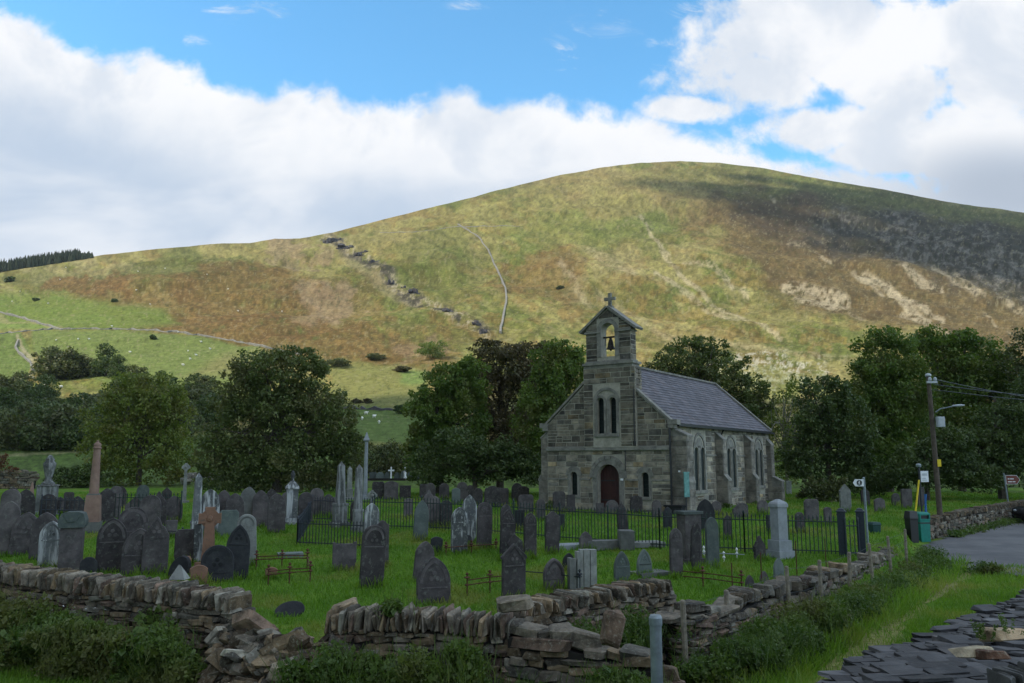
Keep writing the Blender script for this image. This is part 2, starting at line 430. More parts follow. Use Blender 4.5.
def hill_z(X,Yd):
    X=np.asarray(X,float); Yd=np.asarray(Yd,float); a=X/Yd; t=hill_t(a,Yd); px,py=px_of(a,t)
    return HC+t*Yd+relief(X,Yd,px,py)*(1-sst(.55,1.0,np.clip((Yd-R0)/(rs_of(a)-R0),0,1))*.75)
def on_hill(x,y):
    a,t=at_dir(x,y); best=None
    lo=R0; hi=float(rs_of(a))
    ys=np.linspace(lo,hi,900); zz=hill_z(a*ys,ys); d=(zz-(HC+t*ys)); k=np.argmax(d>0)
    Yd=ys[k] if d.max()>0 else hi
    return float(a*Yd),float(Yd),float(hill_z(a*Yd,Yd))

ca=np.concatenate([at_dir(-900,460)[0]+np.arange(0,1)*0, np.linspace(at_dir(-900,460)[0],at_dir(-30,460)[0],70)[1:],np.linspace(at_dir(-30,460)[0],at_dir(1054,460)[0],1150)[1:],np.linspace(at_dir(1054,460)[0],at_dir(1900,460)[0],70)[1:]])
v=np.concatenate([np.linspace(0,1,330),1+np.linspace(.004,1.0,40)])
sv=np.where(v<=1,1-(1-np.clip(v,0,1))**(1/PW),v)
AA,SV=np.meshgrid(ca,sv)
YY=R0+(rs_of(AA)-R0)*SV; XX=AA*YY
TT=hill_t(AA,YY); PX,PY=px_of(AA,TT)
ZZ=hill_z(XX,YY); ZZ[0,:]-=.05
# --- albedo of the slopes, laid out from the ground cover the photo shows
def mixa(c,m,col):
    m=np.clip(m,0,1)[...,None]; return c*(1-m)+np.array(col)*m
wxn=(fbm(PX/30.,PY/18.,6,.62)-.5); wyn=(fbm(PX/30.+60,PY/18.+20,6,.62)-.5)
qx=PX+wxn*85; qy=PY+wyn*42
qs=PX+wxn*16; qt=PY+wyn*8
def poly(pts,x,y,soft=5):
    """signed-distance soft mask of a polygon"""
    d=np.full(x.shape,1e9); ins=np.zeros(x.shape,bool); n=len(pts)
    for i in range(n):
        x0,y0=pts[i]; x1,y1=pts[(i+1)%n]; ex,ey=x1-x0,y1-y0
        tt=np.clip(((x-x0)*ex+(y-y0)*ey)/(ex*ex+ey*ey),0,1)
        d=np.minimum(d,np.hypot(x-x0-tt*ex,y-y0-tt*ey))
        if y0!=y1: ins^=((y0>y)!=(y1>y))&(x<(x1-x0)*(y-y0)/(y1-y0)+x0)
    return sst(-soft,soft,np.where(ins,d,-d))
def ell(cx,cy,rx,ry,x=None,y=None):
    x=qx if x is None else x; y=qy if y is None else y
    return sst(1.14,.82,np.hypot((x-cx)/rx,(y-cy)/ry))
def stroke(pts,wd,x=None,y=None):
    x=qs if x is None else x; y=qt if y is None else y; d=np.full(x.shape,1e9)
    for (x0,y0),(x1,y1) in zip(pts,pts[1:]):
        ex,ey=x1-x0,y1-y0; tt=np.clip(((x-x0)*ex+(y-y0)*ey)/(ex*ex+ey*ey),0,1); d=np.minimum(d,np.hypot(x-x0-tt*ex,y-y0-tt*ey))
    return sst(wd,wd*.35,d)
n1=fbm(PX/40.,PY/16.,6,.6); n2=fbm(PX/9.+5,PY/5.+9,5,.65); n3=fbm(PX/3.+5,PY/2.2,4,.7); nd=fbm((PX+PY*1.3)/34.,(PY*1.0-PX*.45)/7.,5,.6)
C=np.zeros(PX.shape+(3,)); C[:]=(.150,.155,.048)
C=mixa(C,sst(.45,.65,n1)*.8,(.225,.205,.085))
C=mixa(C,sst(.55,.38,n1)*.6,(.095,.125,.034))
C=mixa(C,sst(.5,.62,nd)*.55*sst(480,620,PX),(.30,.265,.125))
C=mixa(C,sst(.5,.62,nd)*.35*sst(620,480,PX),(.23,.21,.10))
C=mixa(C,sst(.53,.6,fbm(PX/14.+70,PY/7.,5,.6))*.45,(.19,.12,.045))
# pale ridge tops
C=mixa(C,ell(330,245,170,14)*.6,(.22,.20,.085)); C=mixa(C,ell(640,190,150,26)*.65,(.205,.175,.080)); C=mixa(C,ell(560,215,120,22)*.4,(.20,.20,.075))
C=mixa(C,ell(410,240,70,12)*.5,(.22,.2,.09)); C=mixa(C,ell(60,268,120,9)*.6,(.24,.22,.12))
# darker green swards
for e in [(190,268,70,20,.7),(640,235,60,20,.5),(440,270,50,40,.5),(360,285,60,20,.4),(820,195,120,16,.75),(720,180,90,12,.35),(60,280,70,12,.5)]:
    C=mixa(C,ell(*e[:4])*e[4],(.085,.105,.030))
C=mixa(C,ell(560,235,70,14)*.45,(.14,.17,.05)); C=mixa(C,ell(620,222,60,10)*.45,(.14,.17,.05))
# bracken
for e in [(90,285,60,12,.85),(150,300,60,22,.6),(250,290,70,30,.75),(230,330,120,20,.85),(340,345,90,18,.7),(330,300,50,30,.5),(545,275,40,26,.65),(440,335,60,20,.35),(700,340,60,16,.3),(600,300,60,22,.3),(390,360,70,12,.5)]:
    C=mixa(C,ell(*e[:4])*e[4]*sst(.25,.6,n2+.12),(.130,.080,.034))
for e in [(298,252,26,13,.6),(332,298,26,20,.6),(420,350,30,12,.4),(310,310,20,12,.4)]:
    C=mixa(C,ell(*e[:4])*e[4],(.235,.175,.125))
# heather and brown flank of the steep side
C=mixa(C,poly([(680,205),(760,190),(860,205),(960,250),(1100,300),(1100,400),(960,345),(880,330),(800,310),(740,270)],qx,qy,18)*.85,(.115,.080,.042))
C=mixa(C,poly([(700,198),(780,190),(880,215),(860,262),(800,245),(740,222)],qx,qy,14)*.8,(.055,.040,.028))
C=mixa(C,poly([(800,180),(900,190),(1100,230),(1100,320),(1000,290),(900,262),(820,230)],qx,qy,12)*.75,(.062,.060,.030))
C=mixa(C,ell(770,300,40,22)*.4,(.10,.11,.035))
C=mixa(C,sst(0,8,PY-np.interp(PX,[p[0] for p in SKL],[p[1] for p in SKL]))*sst(22,8,PY-np.interp(PX,[p[0] for p in SKL],[p[1] for p in SKL]))*sst(740,860,PX)*.8,(.090,.100,.034))
# crags
cm=crag_mask(PX,PY)
rk=fbm((PX+PY*.5)/6.+9,(PY-PX*.25)/4.5,5,.72)
rk2=fbm(PX/30.+2,PY/24.+4,3,.5)
C=mixa(C,cm*.9,(.042,.040,.034)); C=mixa(C,cm*sst(.48,.62,rk)*sst(.36,.56,rk2+.06)*.85,(.14,.132,.13)); C=mixa(C,cm*sst(.42,.35,rk)*.7,(.028,.026,.024))
# scree and pale runs
scr=(.34,.295,.225)
for pts,wd,am in [([(790,285),(815,290),(845,300)],9,.9),([(800,298),(838,304)],7,.8),([(862,275),(885,285),(905,300),(925,318)],7,.85),([(890,290),(915,300),(940,316)],5,.8),([(905,272),(925,285),(940,290)],6,.75),([(935,268),(960,285),(975,292)],4,.6),([(965,285),(985,295)],4,.6),([(905,310),(925,325),(955,340)],5,.8),([(850,272),(880,292)],4,.6),([(1000,298),(1024,310)],5,.6),([(985,310),(1000,325)],3,.5),([(960,275),(975,290)],6,.5),([(640,215),(655,238),(672,262),(690,280),(715,298),(750,322),(780,340)],4,.65),([(657,273),(690,292),(735,318)],5,.6),([(688,262),(706,262),(725,275),(733,285)],4,.65),([(740,285),(745,292)],4,.6),([(560,262),(575,285),(590,300)],6,.45),([(590,250),(612,262),(630,275)],9,.45),([(850,312),(862,318)],5,.5),([(770,195),(775,200)],3,.6),([(812,250),(830,262)],3,.6),([(600,290),(660,330),(700,345)],6,.3),([(700,335),(770,352),(850,362)],5,.35),([(1005,330),(1024,345)],4,.4),([(790,240),(812,246)],3,.5)]:
    C=mixa(C,stroke(pts,wd*.85)*am*.85*sst(.41,.56,n3*.6+n2*.4+.05),scr)
for e in [(620,262,30,16,.35),(575,285,18,22,.3),(690,250,16,10,.3)]:
    C=mixa(C,ell(*e[:4])*e[4],(.30,.26,.14))
# stony ground at the foot of the slope
C=mixa(C,ell(770,372,70,16)*sst(.48,.6,n3)*.8,(.33,.32,.29)); C=mixa(C,ell(770,385,80,14)*.4,(.14,.18,.05))
C=mixa(C,stroke([(330,238),(355,262),(385,285),(420,300)],9)*.4,(.25,.2,.15))
gl=stroke([(326,238),(345,247),(362,256),(378,268),(392,281),(410,293),(430,304),(450,315),(470,324),(486,334)],9)
C=mixa(C,gl*sst(.50,.56,n3)*.75,(.24,.215,.175)); C=mixa(C,gl*sst(.48,.42,n2)*.8,(.050,.045,.045))
# enclosed fields
fg=(.135,.180,.058)
FM=np.zeros(PX.shape)
def F_(pts,col,am=.95,soft=2.5): 
    global C,FM; FM=np.maximum(FM,poly(pts,qs,qt,soft)); C=mixa(C,poly(pts,qs,qt,soft)*am,col)
F_([(-80,296),(60,292),(110,300),(165,308),(178,322),(140,330),(70,331),(-80,332)],(.125,.185,.045),.8,6)
F_([(-80,306),(20,312),(60,330),(-80,333)],(.150,.215,.06),.8,4)
F_([(30,334),(120,330),(200,336),(262,346),(270,420),(200,420),(130,392),(60,372),(30,352)],fg)
F_([(-80,338),(18,336),(30,360),(30,400),(-80,400)],(.115,.165,.05))
F_([(-80,401),(40,398),(110,404),(110,425),(-80,430)],(.085,.145,.036))
F_([(225,352),(262,350),(300,372),(300,380),(230,372),(180,378)],(.20,.19,.085),.7,6)
F_([(325,362),(400,366),(428,375),(425,410),(330,410)],(.180,.190,.070),.85,4)
F_([(338,408),(440,412),(440,445),(320,440)],(.095,.150,.042))
F_([(400,370),(425,372),(425,385),(402,384)],(.12,.2,.06),.7)
C=mixa(C,sst(427,440,PY)*sst(330,250,PX),(.075,.115,.030)); C=mixa(C,sst(440,455,PY),(.070,.115,.028))
C=mixa(C,stroke([(-60,458),(60,452),(90,449)],2)*.5,(.22,.2,.13))
C=mixa(C,stroke([(14,342),(20,352),(30,362),(34,372)],3)*.7,(.30,.27,.20)); C=mixa(C,stroke([(0,312),(40,322),(62,330)],2.5)*.6,(.26,.24,.14))
nf_=(.36+1.28*n3)*(.56+.88*n2)*(.85+.3*fbm((PX+PY)/13.,(PY-PX*.4)/4.+4,4,.6))
C=C*(1+(nf_-1)*(1-.7*FM))[...,None]
sp_=fbm(PX/2.1+31,PY/1.6+7,3,.7)
C=mixa(C,sst(.66,.74,sp_)*.45*sst(120,300,YY),(.26,.24,.16)); C=mixa(C,sst(.36,.28,sp_)*.5,(.045,.055,.022))
lum=C.mean(-1,keepdims=True); C=(C*1.0)*np.array([.90,.86,.72])
C=np.clip(C,.01,.6)
hm,hn,hb=mat('hillside_cover',.95,.08)
vc=hn.n('ShaderNodeVertexColor',layer_name='Col').outputs[0]
oc=hn.n('ShaderNodeTexCoord').outputs['Object']
ff=hn.noise(oc,.35,5,.7); k=hn.ss(ff,.25,.75,.72,1.28)
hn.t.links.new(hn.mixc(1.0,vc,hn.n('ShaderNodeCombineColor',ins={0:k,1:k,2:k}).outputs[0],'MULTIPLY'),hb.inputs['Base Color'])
bp=hn.n('ShaderNodeBump',ins={'Height':ff,'Strength':.6,'Distance':1.2}); hn.t.links.new(bp.outputs[0],hb.inputs['Normal'])
ny,nx=XX.shape; ii=np.arange(nx*ny).reshape(ny,nx)
Fq=np.stack([ii[:-1,:-1],ii[:-1,1:],ii[1:,1:],ii[1:,:-1]],-1).reshape(-1,4)
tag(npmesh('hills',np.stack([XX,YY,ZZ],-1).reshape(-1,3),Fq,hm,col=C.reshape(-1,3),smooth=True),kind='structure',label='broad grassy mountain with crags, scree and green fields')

# ------------------------------------------------------------------ clouds that shade the churchyard and the crag (overhead, out of frame)
cm_=simple('cloud_white',(.9,.9,.92),1,.05,.01)
def cloud(cx,cy,cz,rx,ry,rz,seed,label,n=26):
    rg=random.Random(seed); mb=MB(); 
    for i in range(n):
        th=rg.random()*6.283; q=math.sqrt(rg.random())*.92; r=(.34+.2*rg.random()) if i<22 and n>=26 else .08+.16*rg.random(); q=q*.75 if r>.3 else .7+.55*rg.random()
        pf=[(max(.02,math.sin(math.pi*k/8))*r,-math.cos(math.pi*k/8)*r) for k in range(9)]
        b=len(mb.v); mb.lathe(pf,math.cos(th)*q,math.sin(th)*q,12,z0=rg.uniform(-.15,.15))
    mb.v=[(cx+x*rx,cy+y*ry,cz+z*rz) for x,y,z in mb.v]
    return tag(mb.build('cloud',cm_,smooth=True),label,'cloud',kind='structure')
def shade(X0,Y0,Z0,H): 
    k=(H-Z0)/SUN.z; return X0+SUN.x*k,Y0+SUN.y*k,H
cx,cy,cz=shade(-10,95,5,1200); cloud(cx,cy,cz,235,160,45,3,'low white cloud over the churchyard',60)
cx,cy,cz=shade(750,1000,330,3800); cloud(cx,cy,cz,385,225,80,5,'white cloud shading the crags',70)
cx,cy,cz=shade(520,760,220,3800); cloud(cx,cy,cz,150,100,60,8,'small white cloud shading the foot of the crags',50)
#MARK_A
# ------------------------------------------------------------------ stones, walls
_cs=[(a,b,c) for a in(-1,1) for b in(-1,1) for c in(-1,1)]
_bi={}; _bv=[]
for ci,cc_ in enumerate(_cs):
    for ax in range(3): _bi[(ci,ax)]=len(_bv); _bv.append((ci,ax))
def _tmpl():
    f=[]; idx={c:i for i,c in enumerate(_cs)}
    for ax in range(3):
        o=[k for k in range(3) if k!=ax]
        for s in(-1,1):
            q=[]
            for p,r_ in((-1,-1),(1,-1),(1,1),(-1,1)):
                c=[0,0,0]; c[ax]=s; c[o[0]]=p; c[o[1]]=r_; q.append(_bi[(idx[tuple(c)],ax)])
            f.append(q)
    for ax in range(3):
        o=[k for k in range(3) if k!=ax]
        for p in(-1,1):
            for r_ in(-1,1):
                c0=[0,0,0]; c0[ax]=-1; c0[o[0]]=p; c0[o[1]]=r_; c1=list(c0); c1[ax]=1
                f.append([_bi[(idx[tuple(c0)],o[0])],_bi[(idx[tuple(c1)],o[0])],_bi[(idx[tuple(c1)],o[1])],_bi[(idx[tuple(c0)],o[1])]])
    for i in range(8): f.append([_bi[(i,0)],_bi[(i,1)],_bi[(i,2)]])
    def pos(ci,ax,b=.25): return np.array([_cs[ci][k]*(1 if k==ax else 1-b) for k in range(3)])
    out=[]
    for q in f:
        P=np.array([pos(*_bv[i]) for i in q]); nrm=np.cross(P[1]-P[0],P[2]-P[0])
        out.append(q if nrm@P.mean(0)>0 else q[::-1])
    return out
_tf=_tmpl()
class Stones:
    def __init__(s,seed): s.r=np.random.RandomState(seed); s.v=[]; s.f=[]; s.c=[]; s.n=0
    def add(s,cen,dim,rot=None,col=(1,1,1),bev=.22,jit=.14):
        """one irregular block: centre, half sizes, 3x3 rotation"""
        cj=np.array(_cs)*(1+s.r.uniform(-jit,jit,(8,3)))
        v=np.array([[cj[ci][k]*(1 if k==ax else 1-bev) for k in range(3)] for ci,ax in _bv])*np.array(dim)
        if rot is not None: v=v@np.array(rot).T
        v=v+np.array(cen); s.v.append(v); s.f+= [[i+s.n for i in q] for q in _tf]; s.c.append(np.tile(col,(24,1))); s.n+=24
    def build(s,name,m,parent=None): return npmesh(name,np.concatenate(s.v),s.f,m,parent,col=np.concatenate(s.c))
def rotz(a): c,s=math.cos(a),math.sin(a); return np.array([[c,-s,0],[s,c,0],[0,0,1]])
def roty(a): c,s=math.cos(a),math.sin(a); return np.array([[c,0,s],[0,1,0],[-s,0,c]])
def rotx(a): c,s=math.cos(a),math.sin(a); return np.array([[1,0,0],[0,c,-s],[0,s,c]])
def stonecol(r,warm=.3):
    b=r.uniform(.06,.21); u=r.rand()
    if u<warm: return (b*1.25,b*1.0,b*.70)
    if u<warm+.12: return (b*1.05,b*.78,b*.66)
    if u<warm+.24: return (b*1.6,b*1.6,b*1.48)
    return (b*1.06,b*.98,b*.86)
def dry_wall(pts,label,seed,th=.5,cope='edge',cope_h=.26,size=(.22,.07),warm=.3,group=None,back=True,sink=.1):
    """pts: (X,Y,top z). Courses of rubble with stones on edge along the top."""
    root=empty('dry_stone_wall',(pts[0][0],pts[0][1],gz(pts[0][0],pts[0][1])-sink)); tag(root,label,'wall',group)
    ox,oy,oz=root.location
    st=Stones(seed); cpn=Stones(seed+50); core=MB(); r=st.r
    for (x0,y0,z0),(x1,y1,z1) in zip(pts,pts[1:]):
        L=math.hypot(x1-x0,y1-y0); an=math.atan2(y1-y0,x1-x0); dx,dy=(x1-x0)/L,(y1-y0)/L; nx_,ny_=dy,-dx  # face side normal (towards right of travel)
        ch=cope_h if cope else 0
        ns=max(1,int(L/1.2))
        for k in range(ns):
            s0,s1=L*k/ns,L*(k+1)/ns; xa,ya,xb,yb=x0+dx*s0,y0+dy*s0,x0+dx*s1,y0+dy*s1
            za,zb=z0+(z1-z0)*k/ns-ch-.03,z0+(z1-z0)*(k+1)/ns-ch-.03; ga,gb=gz(xa,ya)-.15,gz(xb,yb)-.15; h=th/2-.09
            v=[]
            for (px_,py_,zz,gg) in((xa,ya,za,ga),(xb,yb,zb,gb)):
                for sgn in(1,-1):
                    for q in(gg,zz): v.append((px_+nx_*h*sgn-ox,py_+ny_*h*sgn-oy,q-oz))
            core.add(v,[(0,1,5,4),(2,6,7,3),(1,3,7,5),(0,4,6,2),(0,2,3,1),(4,5,7,6)])
        for sgn in ((1,-1) if back else (1,)):
            zc=0.0; H=max(z0,z1)-ch-min(gz(x0,y0),gz(x1,y1))+.15
            while zc<H:
                hh=r.uniform(size[1]*.7,size[1]*1.7); s=r.uniform(-.1,.05)
                while s<L+.02:
                    ln=r.uniform(size[0]*.5,size[0]*2.0)*(1 if hh<size[1]*1.3 else 1.15)
                    f=min(max((s+ln/2)/L,0),1); X_,Y_=x0+dx*(s+ln/2),y0+dy*(s+ln/2); gg=gz(X_,Y_)-.12; top=z0+(z1-z0)*f-ch
                    zz=gg+zc+hh/2
                    if zz+hh*.3<top and s+ln/2<L+.1:
                        off=th/2-.09+r.uniform(-.025,.035)-.10*(zc/H)*.6
                        st.add((X_+nx_*sgn*off-ox,Y_+ny_*sgn*off-oy,zz-oz+r.uniform(-.012,.012)),(ln/2*.97,r.uniform(.09,.13),hh/2*.97),rotz(an+r.uniform(-.16,.16))@rotx(r.uniform(-.16,.16))@roty(r.uniform(-.13,.13)),stonecol(r,warm),jit=.24)
                    s+=ln+r.uniform(0,.015)
                zc+=hh
        if cope=='edge':
            s=0
            while s<L:
                w_=r.uniform(.016,.060)*(1.7 if r.rand()<.1 else 1); f=s/L; X_,Y_=x0+dx*s,y0+dy*s; top=z0+(z1-z0)*f; hh=cope_h*r.uniform(.72,1.10)
                cpn.add((X_+nx_*r.uniform(-.03,.03)-ox,Y_+ny_*r.uniform(-.03,.03)-oy,top-ch+hh/2-.03-oz),(w_*.5,th/2*r.uniform(.75,1.1),hh/2),rotz(an)@roty(r.uniform(-.16,.2))@rotx(r.uniform(-.05,.05)),tuple(np.array(stonecol(r,warm*.6))*1.25),bev=.16,jit=.26)
                s+=w_*1.02
        elif cope=='flat':
            s=0
            while s<L:
                w_=r.uniform(.2,.55); f=s/L; X_,Y_=x0+dx*s,y0+dy*s; top=z0+(z1-z0)*f; hh=cope_h*r.uniform(.4,1.1)
                cpn.add((X_+nx_*r.uniform(-.06,.06)-ox,Y_+ny_*r.uniform(-.06,.06)-oy,top-ch+hh/2-oz),(w_*.55,th/2*r.uniform(.6,1.1),hh/2),rotz(an+r.uniform(-.3,.3))@roty(r.uniform(-.25,.25)),stonecol(r,warm),bev=.25,jit=.2)
                s+=w_*.9
    core.build('wall_core',M['drycore'],root)
    st.build('rubble_course',M['drystone'],root)
    if cope: cpn.build('coping',M['drystone'],root)
    return root
dry_wall([(-15.5,20.4,.98),(-13,18.4,1.0),(-10.8,17.0,.95),(-7.6,15.4,.88),(-5.6,14.5,.86),(-4.55,13.95,.84)],'long lichened dry stone wall with stones set on edge, left of the collapsed gap',11,cope_h=.30,warm=.36)
dry_wall([(-2.62,12.3,.86),(-1.2,12.0,.93),(.0,11.75,.87)],'dry stone wall with upright coping right of the collapsed gap',12,cope_h=.29,warm=.4)
dry_wall([(.0,11.7,.86),(.5,11.5,.80),(1.2,11.3,.64),(1.75,11.15,.55),(1.98,11.1,.5)],'low broken wall of big flat stones behind the grey steel post',13,cope='flat',cope_h=.24,size=(.42,.12),warm=.42)
dry_wall([(-.05,12.3,.93),(.9,13.3,.93),(2.1,14.5,.92),(2.75,15.0,.90)],'wall with ragged coping running back from the broken corner',14,cope='edge',cope_h=.2,warm=.45)
dry_wall([(2.45,13.2,.66),(3.05,13.65,.74),(3.5,14.1,.60)],'steep heap like wall end of thin slates behind two wooden posts',15,cope='flat',cope_h=.16,size=(.2,.05),warm=.2)
def topz(X_,Y_,py): return at(512,py,Y_)[2]
dry_wall([(x_-.2,y_+.2,topz(x_,y_+.2,q)) for x_,y_,q in [(3.4,14.3,610),(4.9,16.4,588),(6.9,18.8,573),(8.9,21.5,562),(10.5,23.6,555),(11.7,25.2,549),(13.4,28.3,543),(15.1,31.4,540)]],'roadside churchyard wall with overgrown foot and wire fence',16,cope='flat',cope_h=.26,size=(.26,.1),warm=.15)
def gpt(x,y): return on_ground(x,y)
a_=(18.1,35.5,-.3); b_=(22.2,39.9,-.3); c_=(28.3,46.0,-.3)
dry_wall([(a_[0]-.9,a_[1]-.9,.50),(a_[0],a_[1],.55),(b_[0],b_[1],.68),(c_[0],c_[1],.72),(c_[0]+6,c_[1]+5.8,.75)],'stone wall on the far side of the tarmac lane',17,cope='edge',cope_h=.22,size=(.3,.12),warm=.2)
# tumbled stones in the gap
hs=Stones(21); rr=hs.r
for i in range(640):
    u=rr.rand(); X_=-4.75+u*2.3; pk=max(.50,1.0-abs(u-.28)*1.15)+(.25 if u>.85 else 0); Yb=13.75-u*1.45
    q=rr.normal(0,.42); Y_=Yb+q-.35
    top=max(.02,(.95*pk)*math.exp(-(q/.75)**2)); z_=gz(X_,Y_)+rr.uniform(0,1)**.6*top
    sl=rr.uniform(.08,.19)*(1.7 if rr.rand()<.15 else 1)
    hs.add((X_,Y_,z_),(sl,sl*rr.uniform(.4,.9),sl*rr.uniform(.18,.42)),rotz(rr.uniform(0,6.28))@roty(rr.uniform(-.9,.9))@rotx(rr.uniform(-.7,.7)),tuple(np.array(stonecol(rr,.5))*(rr.uniform(.55,1.05) if rr.rand()<.8 else 1.7)),jit=.3)
tag(hs.build('rubble_heap',M['drystone']),'collapsed heap of tumbled wall stones filling the gap','rubble',kind='stuff')
for (x,y,Yd,dm,rz_,ry_,lab,c_) in [(613,628,10.9,(.11,.09,.22),.2,.15,'upright pinkish brown boulder on the broken low wall',(.17,.125,.10)),(300,672,12.2,(.42,.26,.10),.1,.05,'pale flat slab at the foot of the collapsed heap',(.30,.27,.22)),(513,604,11.5,(.24,.18,.08),-.1,-.12,'broad pale boulder on top of the wall corner',(.20,.18,.15)),(346,608,12.5,(.2,.14,.08),.3,-.35,'tilted pale stone at the left end of the upright coping',(.33,.27,.20))]:
    p=at(x,y,Yd); q=Stones(int(x)); q.add((0,0,0),dm,rotz(rz_)@roty(ry_),c_,jit=.25); o=q.build('boulder',M['drystone']); o.location=p; tag(o,lab,'boulder')

mb=MB(); mb.add([(-.16,-.10,0),(.15,-.12,0),(.17,.12,0),(-.13,.14,0),(-.02,.0,.27),(.04,-.03,.25)],[(3,2,1,0),(0,1,5,4),(1,2,5),(2,3,4,5),(3,0,4)]); o=mb.build('boulder',M['pale']); o.location=at(179,579,15.75); tag(o,'white pointed stone sitting on the left wall top','boulder')
# ------------------------------------------------------------------ the chapel
CH=empty('church',(7.4448,38.0,gz(7.44,38)-.0),R(-35)); CH.location.z=.54
tag(CH,'small grey stone chapel with bellcote and slate roof inside the churchyard railings','church')
def arcp(cx,zs,r_,n=14,a0=180,a1=0,rz_=None):
    rz_=r_ if rz_ is None else rz_
    return [(cx+r_*math.cos(R(a0+(a1-a0)*k/n)),zs+rz_*math.sin(R(a0+(a1-a0)*k/n))) for k in range(n+1)]
def archhole(x0,x1,z0,zt):
    r_=(x1-x0)/2; return [(x0,z0)]+arcp((x0+x1)/2,zt-r_,r_,12)+[(x1,z0)]
def clip_poly(poly,conv):
    out=poly
    for i in range(len(conv)):
        (ax,az),(bx,bz)=conv[i],conv[(i+1)%len(conv)]; res=[]
        ins=lambda p:(bx-ax)*(p[1]-az)-(bz-az)*(p[0]-ax)>=0
        for k in range(len(out)):
            p,q=out[k],out[(k+1)%len(out)]
            pi_,qi=ins(p),ins(q)
            if pi_: res.append(p)
            if pi_!=qi:
                d1=(bx-ax)*(p[1]-az)-(bz-az)*(p[0]-ax); d2=(bx-ax)*(q[1]-az)-(bz-az)*(q[0]-ax); t=d1/(d1-d2)
                res.append((p[0]+(q[0]-p[0])*t,p[1]+(q[1]-p[1])*t))
        out=res
        if not out: return []
    return out
def blocks(mb,conv,holes,y,rng,M_=None,dep=.024,hr=(.19,.34),lr=(.32,.8),z0=None,z1=None,tone=1.0):
    zs=[p[1] for p in conv]; xs=[p[0] for p in conv]; z=min(zs) if z0 is None else z0; zt=max(zs)
    while z<zt-.03:
        h=rng.uniform(*hr)
        if zt-(z+h)<.12: h=zt-z
        iv=[(min(xs),max(xs))]
        for (hx0,hx1,hz0,hz1) in holes:
            if z+h>hz0+.02 and z<hz1-.02:
                nv=[]
                for a,b in iv:
                    if hx1<=a or hx0>=b: nv.append((a,b)); continue
                    if hx0>a: nv.append((a,hx0))
                    if hx1<b: nv.append((hx1,b))
                iv=nv
        for a,b in iv:
            x=a
            while x<b-.02:
                l=rng.uniform(*lr)*(.7+h*1.3)
                if b-(x+l)<.18: l=b-x
                m_=.014; j=lambda: rng.uniform(-.006,.006)
                sub=[(x,z,l,h)]
                if h>.25 and rng.random()<.28: k=rng.uniform(.4,.6)*h; sub=[(x,z,l,k),(x,z+k,l,h-k)]
                for (bx_,bz_,bl_,bh_) in sub:
                    pl=[(bx_+m_+j(),bz_+m_+j()),(bx_+bl_-m_+j(),bz_+m_+j()),(bx_+bl_-m_+j(),bz_+bh_-m_+j()),(bx_+m_+j(),bz_+bh_-m_+j())]
                    pl=clip_poly(pl,conv)
                    if len(pl)<3: continue
                    b_=rng.uniform(.075,.225)*tone; u=rng.random()
                    c_=(b_,b_*.965,b_*.87) if u<.6 else ((b_*1.3,b_*1.24,b_*1.06) if u<.8 else ((b_*.66,b_*.67,b_*.65) if u<.92 else (b_*1.22,b_*1.02,b_*.70)))
                    d=dep*rng.uniform(.5,1.2); cx_=sum(p[0] for p in pl)/len(pl); cz_=sum(p[1] for p in pl)/len(pl)
                    sh=lambda p,k:(cx_+(p[0]-cx_)*(1-k/max(.05,bl_)),cz_+(p[1]-cz_)*(1-k/max(.05,bh_)))
                    n=len(pl); v=[(p[0],y+.004,p[1]) for p in pl]+[(sh(p,.03)[0],y-d,sh(p,.03)[1]) for p in pl]
                    f=[tuple(range(n,2*n))]+[(i,(i+1)%n,n+(i+1)%n,n+i) for i in range(n)]
                    if M_ is not None: v=[tuple(M_@Vector(p)) for p in v]
                    mb.add(v,f,c_)
                x+=l
        z+=h
rc=random.Random(5)
WD,LN,EV,RG=6.83,14.9,4.28,7.32
XC=-WD/2
SIDE=Matrix.Rotation(R(90),4,'Z')            # local x -> depth, outward face -> +u
door=(-3.91,-2.70,0,2.28); w1=(-5.47,-5.06,.74,1.90); w2=(-1.53,-1.13,.74,1.90)
la=(-3.80,-3.40,3.78,5.56); lb=(-3.11,-2.72,3.78,5.56)
mb=MB()
front=[(-WD,-.4),(0,-.4),(0,EV),(XC,RG+.02),(-WD,EV)]
holes=[archhole(*door[:2],0,door[3]),archhole(*w1),archhole(*w2),archhole(*la),archhole(*lb)]
mb.plate(front,holes,0,.5)
mb.box(-4.52,-1.72,.502,.60,5.0,7.05)
side=[(.5,-.4),(LN,-.4),(LN,EV-.05),(.5,EV-.05)]
sw=[]
for c0 in (3.58,8.18,12.86):
    sw+= [(c0-.72,c0-.18,.98,3.12),(c0+.12,c0+.66,.98,3.12)]
mb.plate(side,[archhole(*q) for q in sw],0,.5,M=SIDE)
mb.plate([(.5,-.4),(LN,-.4),(LN,EV-.05),(.5,EV-.05)],[],WD-.5,WD,M=SIDE)
BK=Matrix.Translation((0,LN-.5,0)); mb.plate([(-WD+.502,-.4),(-.502,-.4),(-.502,EV-.3),(XC,RG-.2),(-WD+.502,EV-.3)],[],0,.5,M=BK)
wl=mb.build('wall',M['mortar'],CH)
bk=MB()
g_=.05
low=[(-WD+.02,-.3),(-.02,-.3),(-.02,2.94),(-WD+.02,2.94)]
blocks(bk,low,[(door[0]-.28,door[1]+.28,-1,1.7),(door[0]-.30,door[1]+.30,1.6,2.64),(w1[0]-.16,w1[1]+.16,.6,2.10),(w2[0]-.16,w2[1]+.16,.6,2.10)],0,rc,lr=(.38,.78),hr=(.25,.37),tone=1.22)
bk.build('lower_front_facing',M['ashlar'],CH); bk=MB()
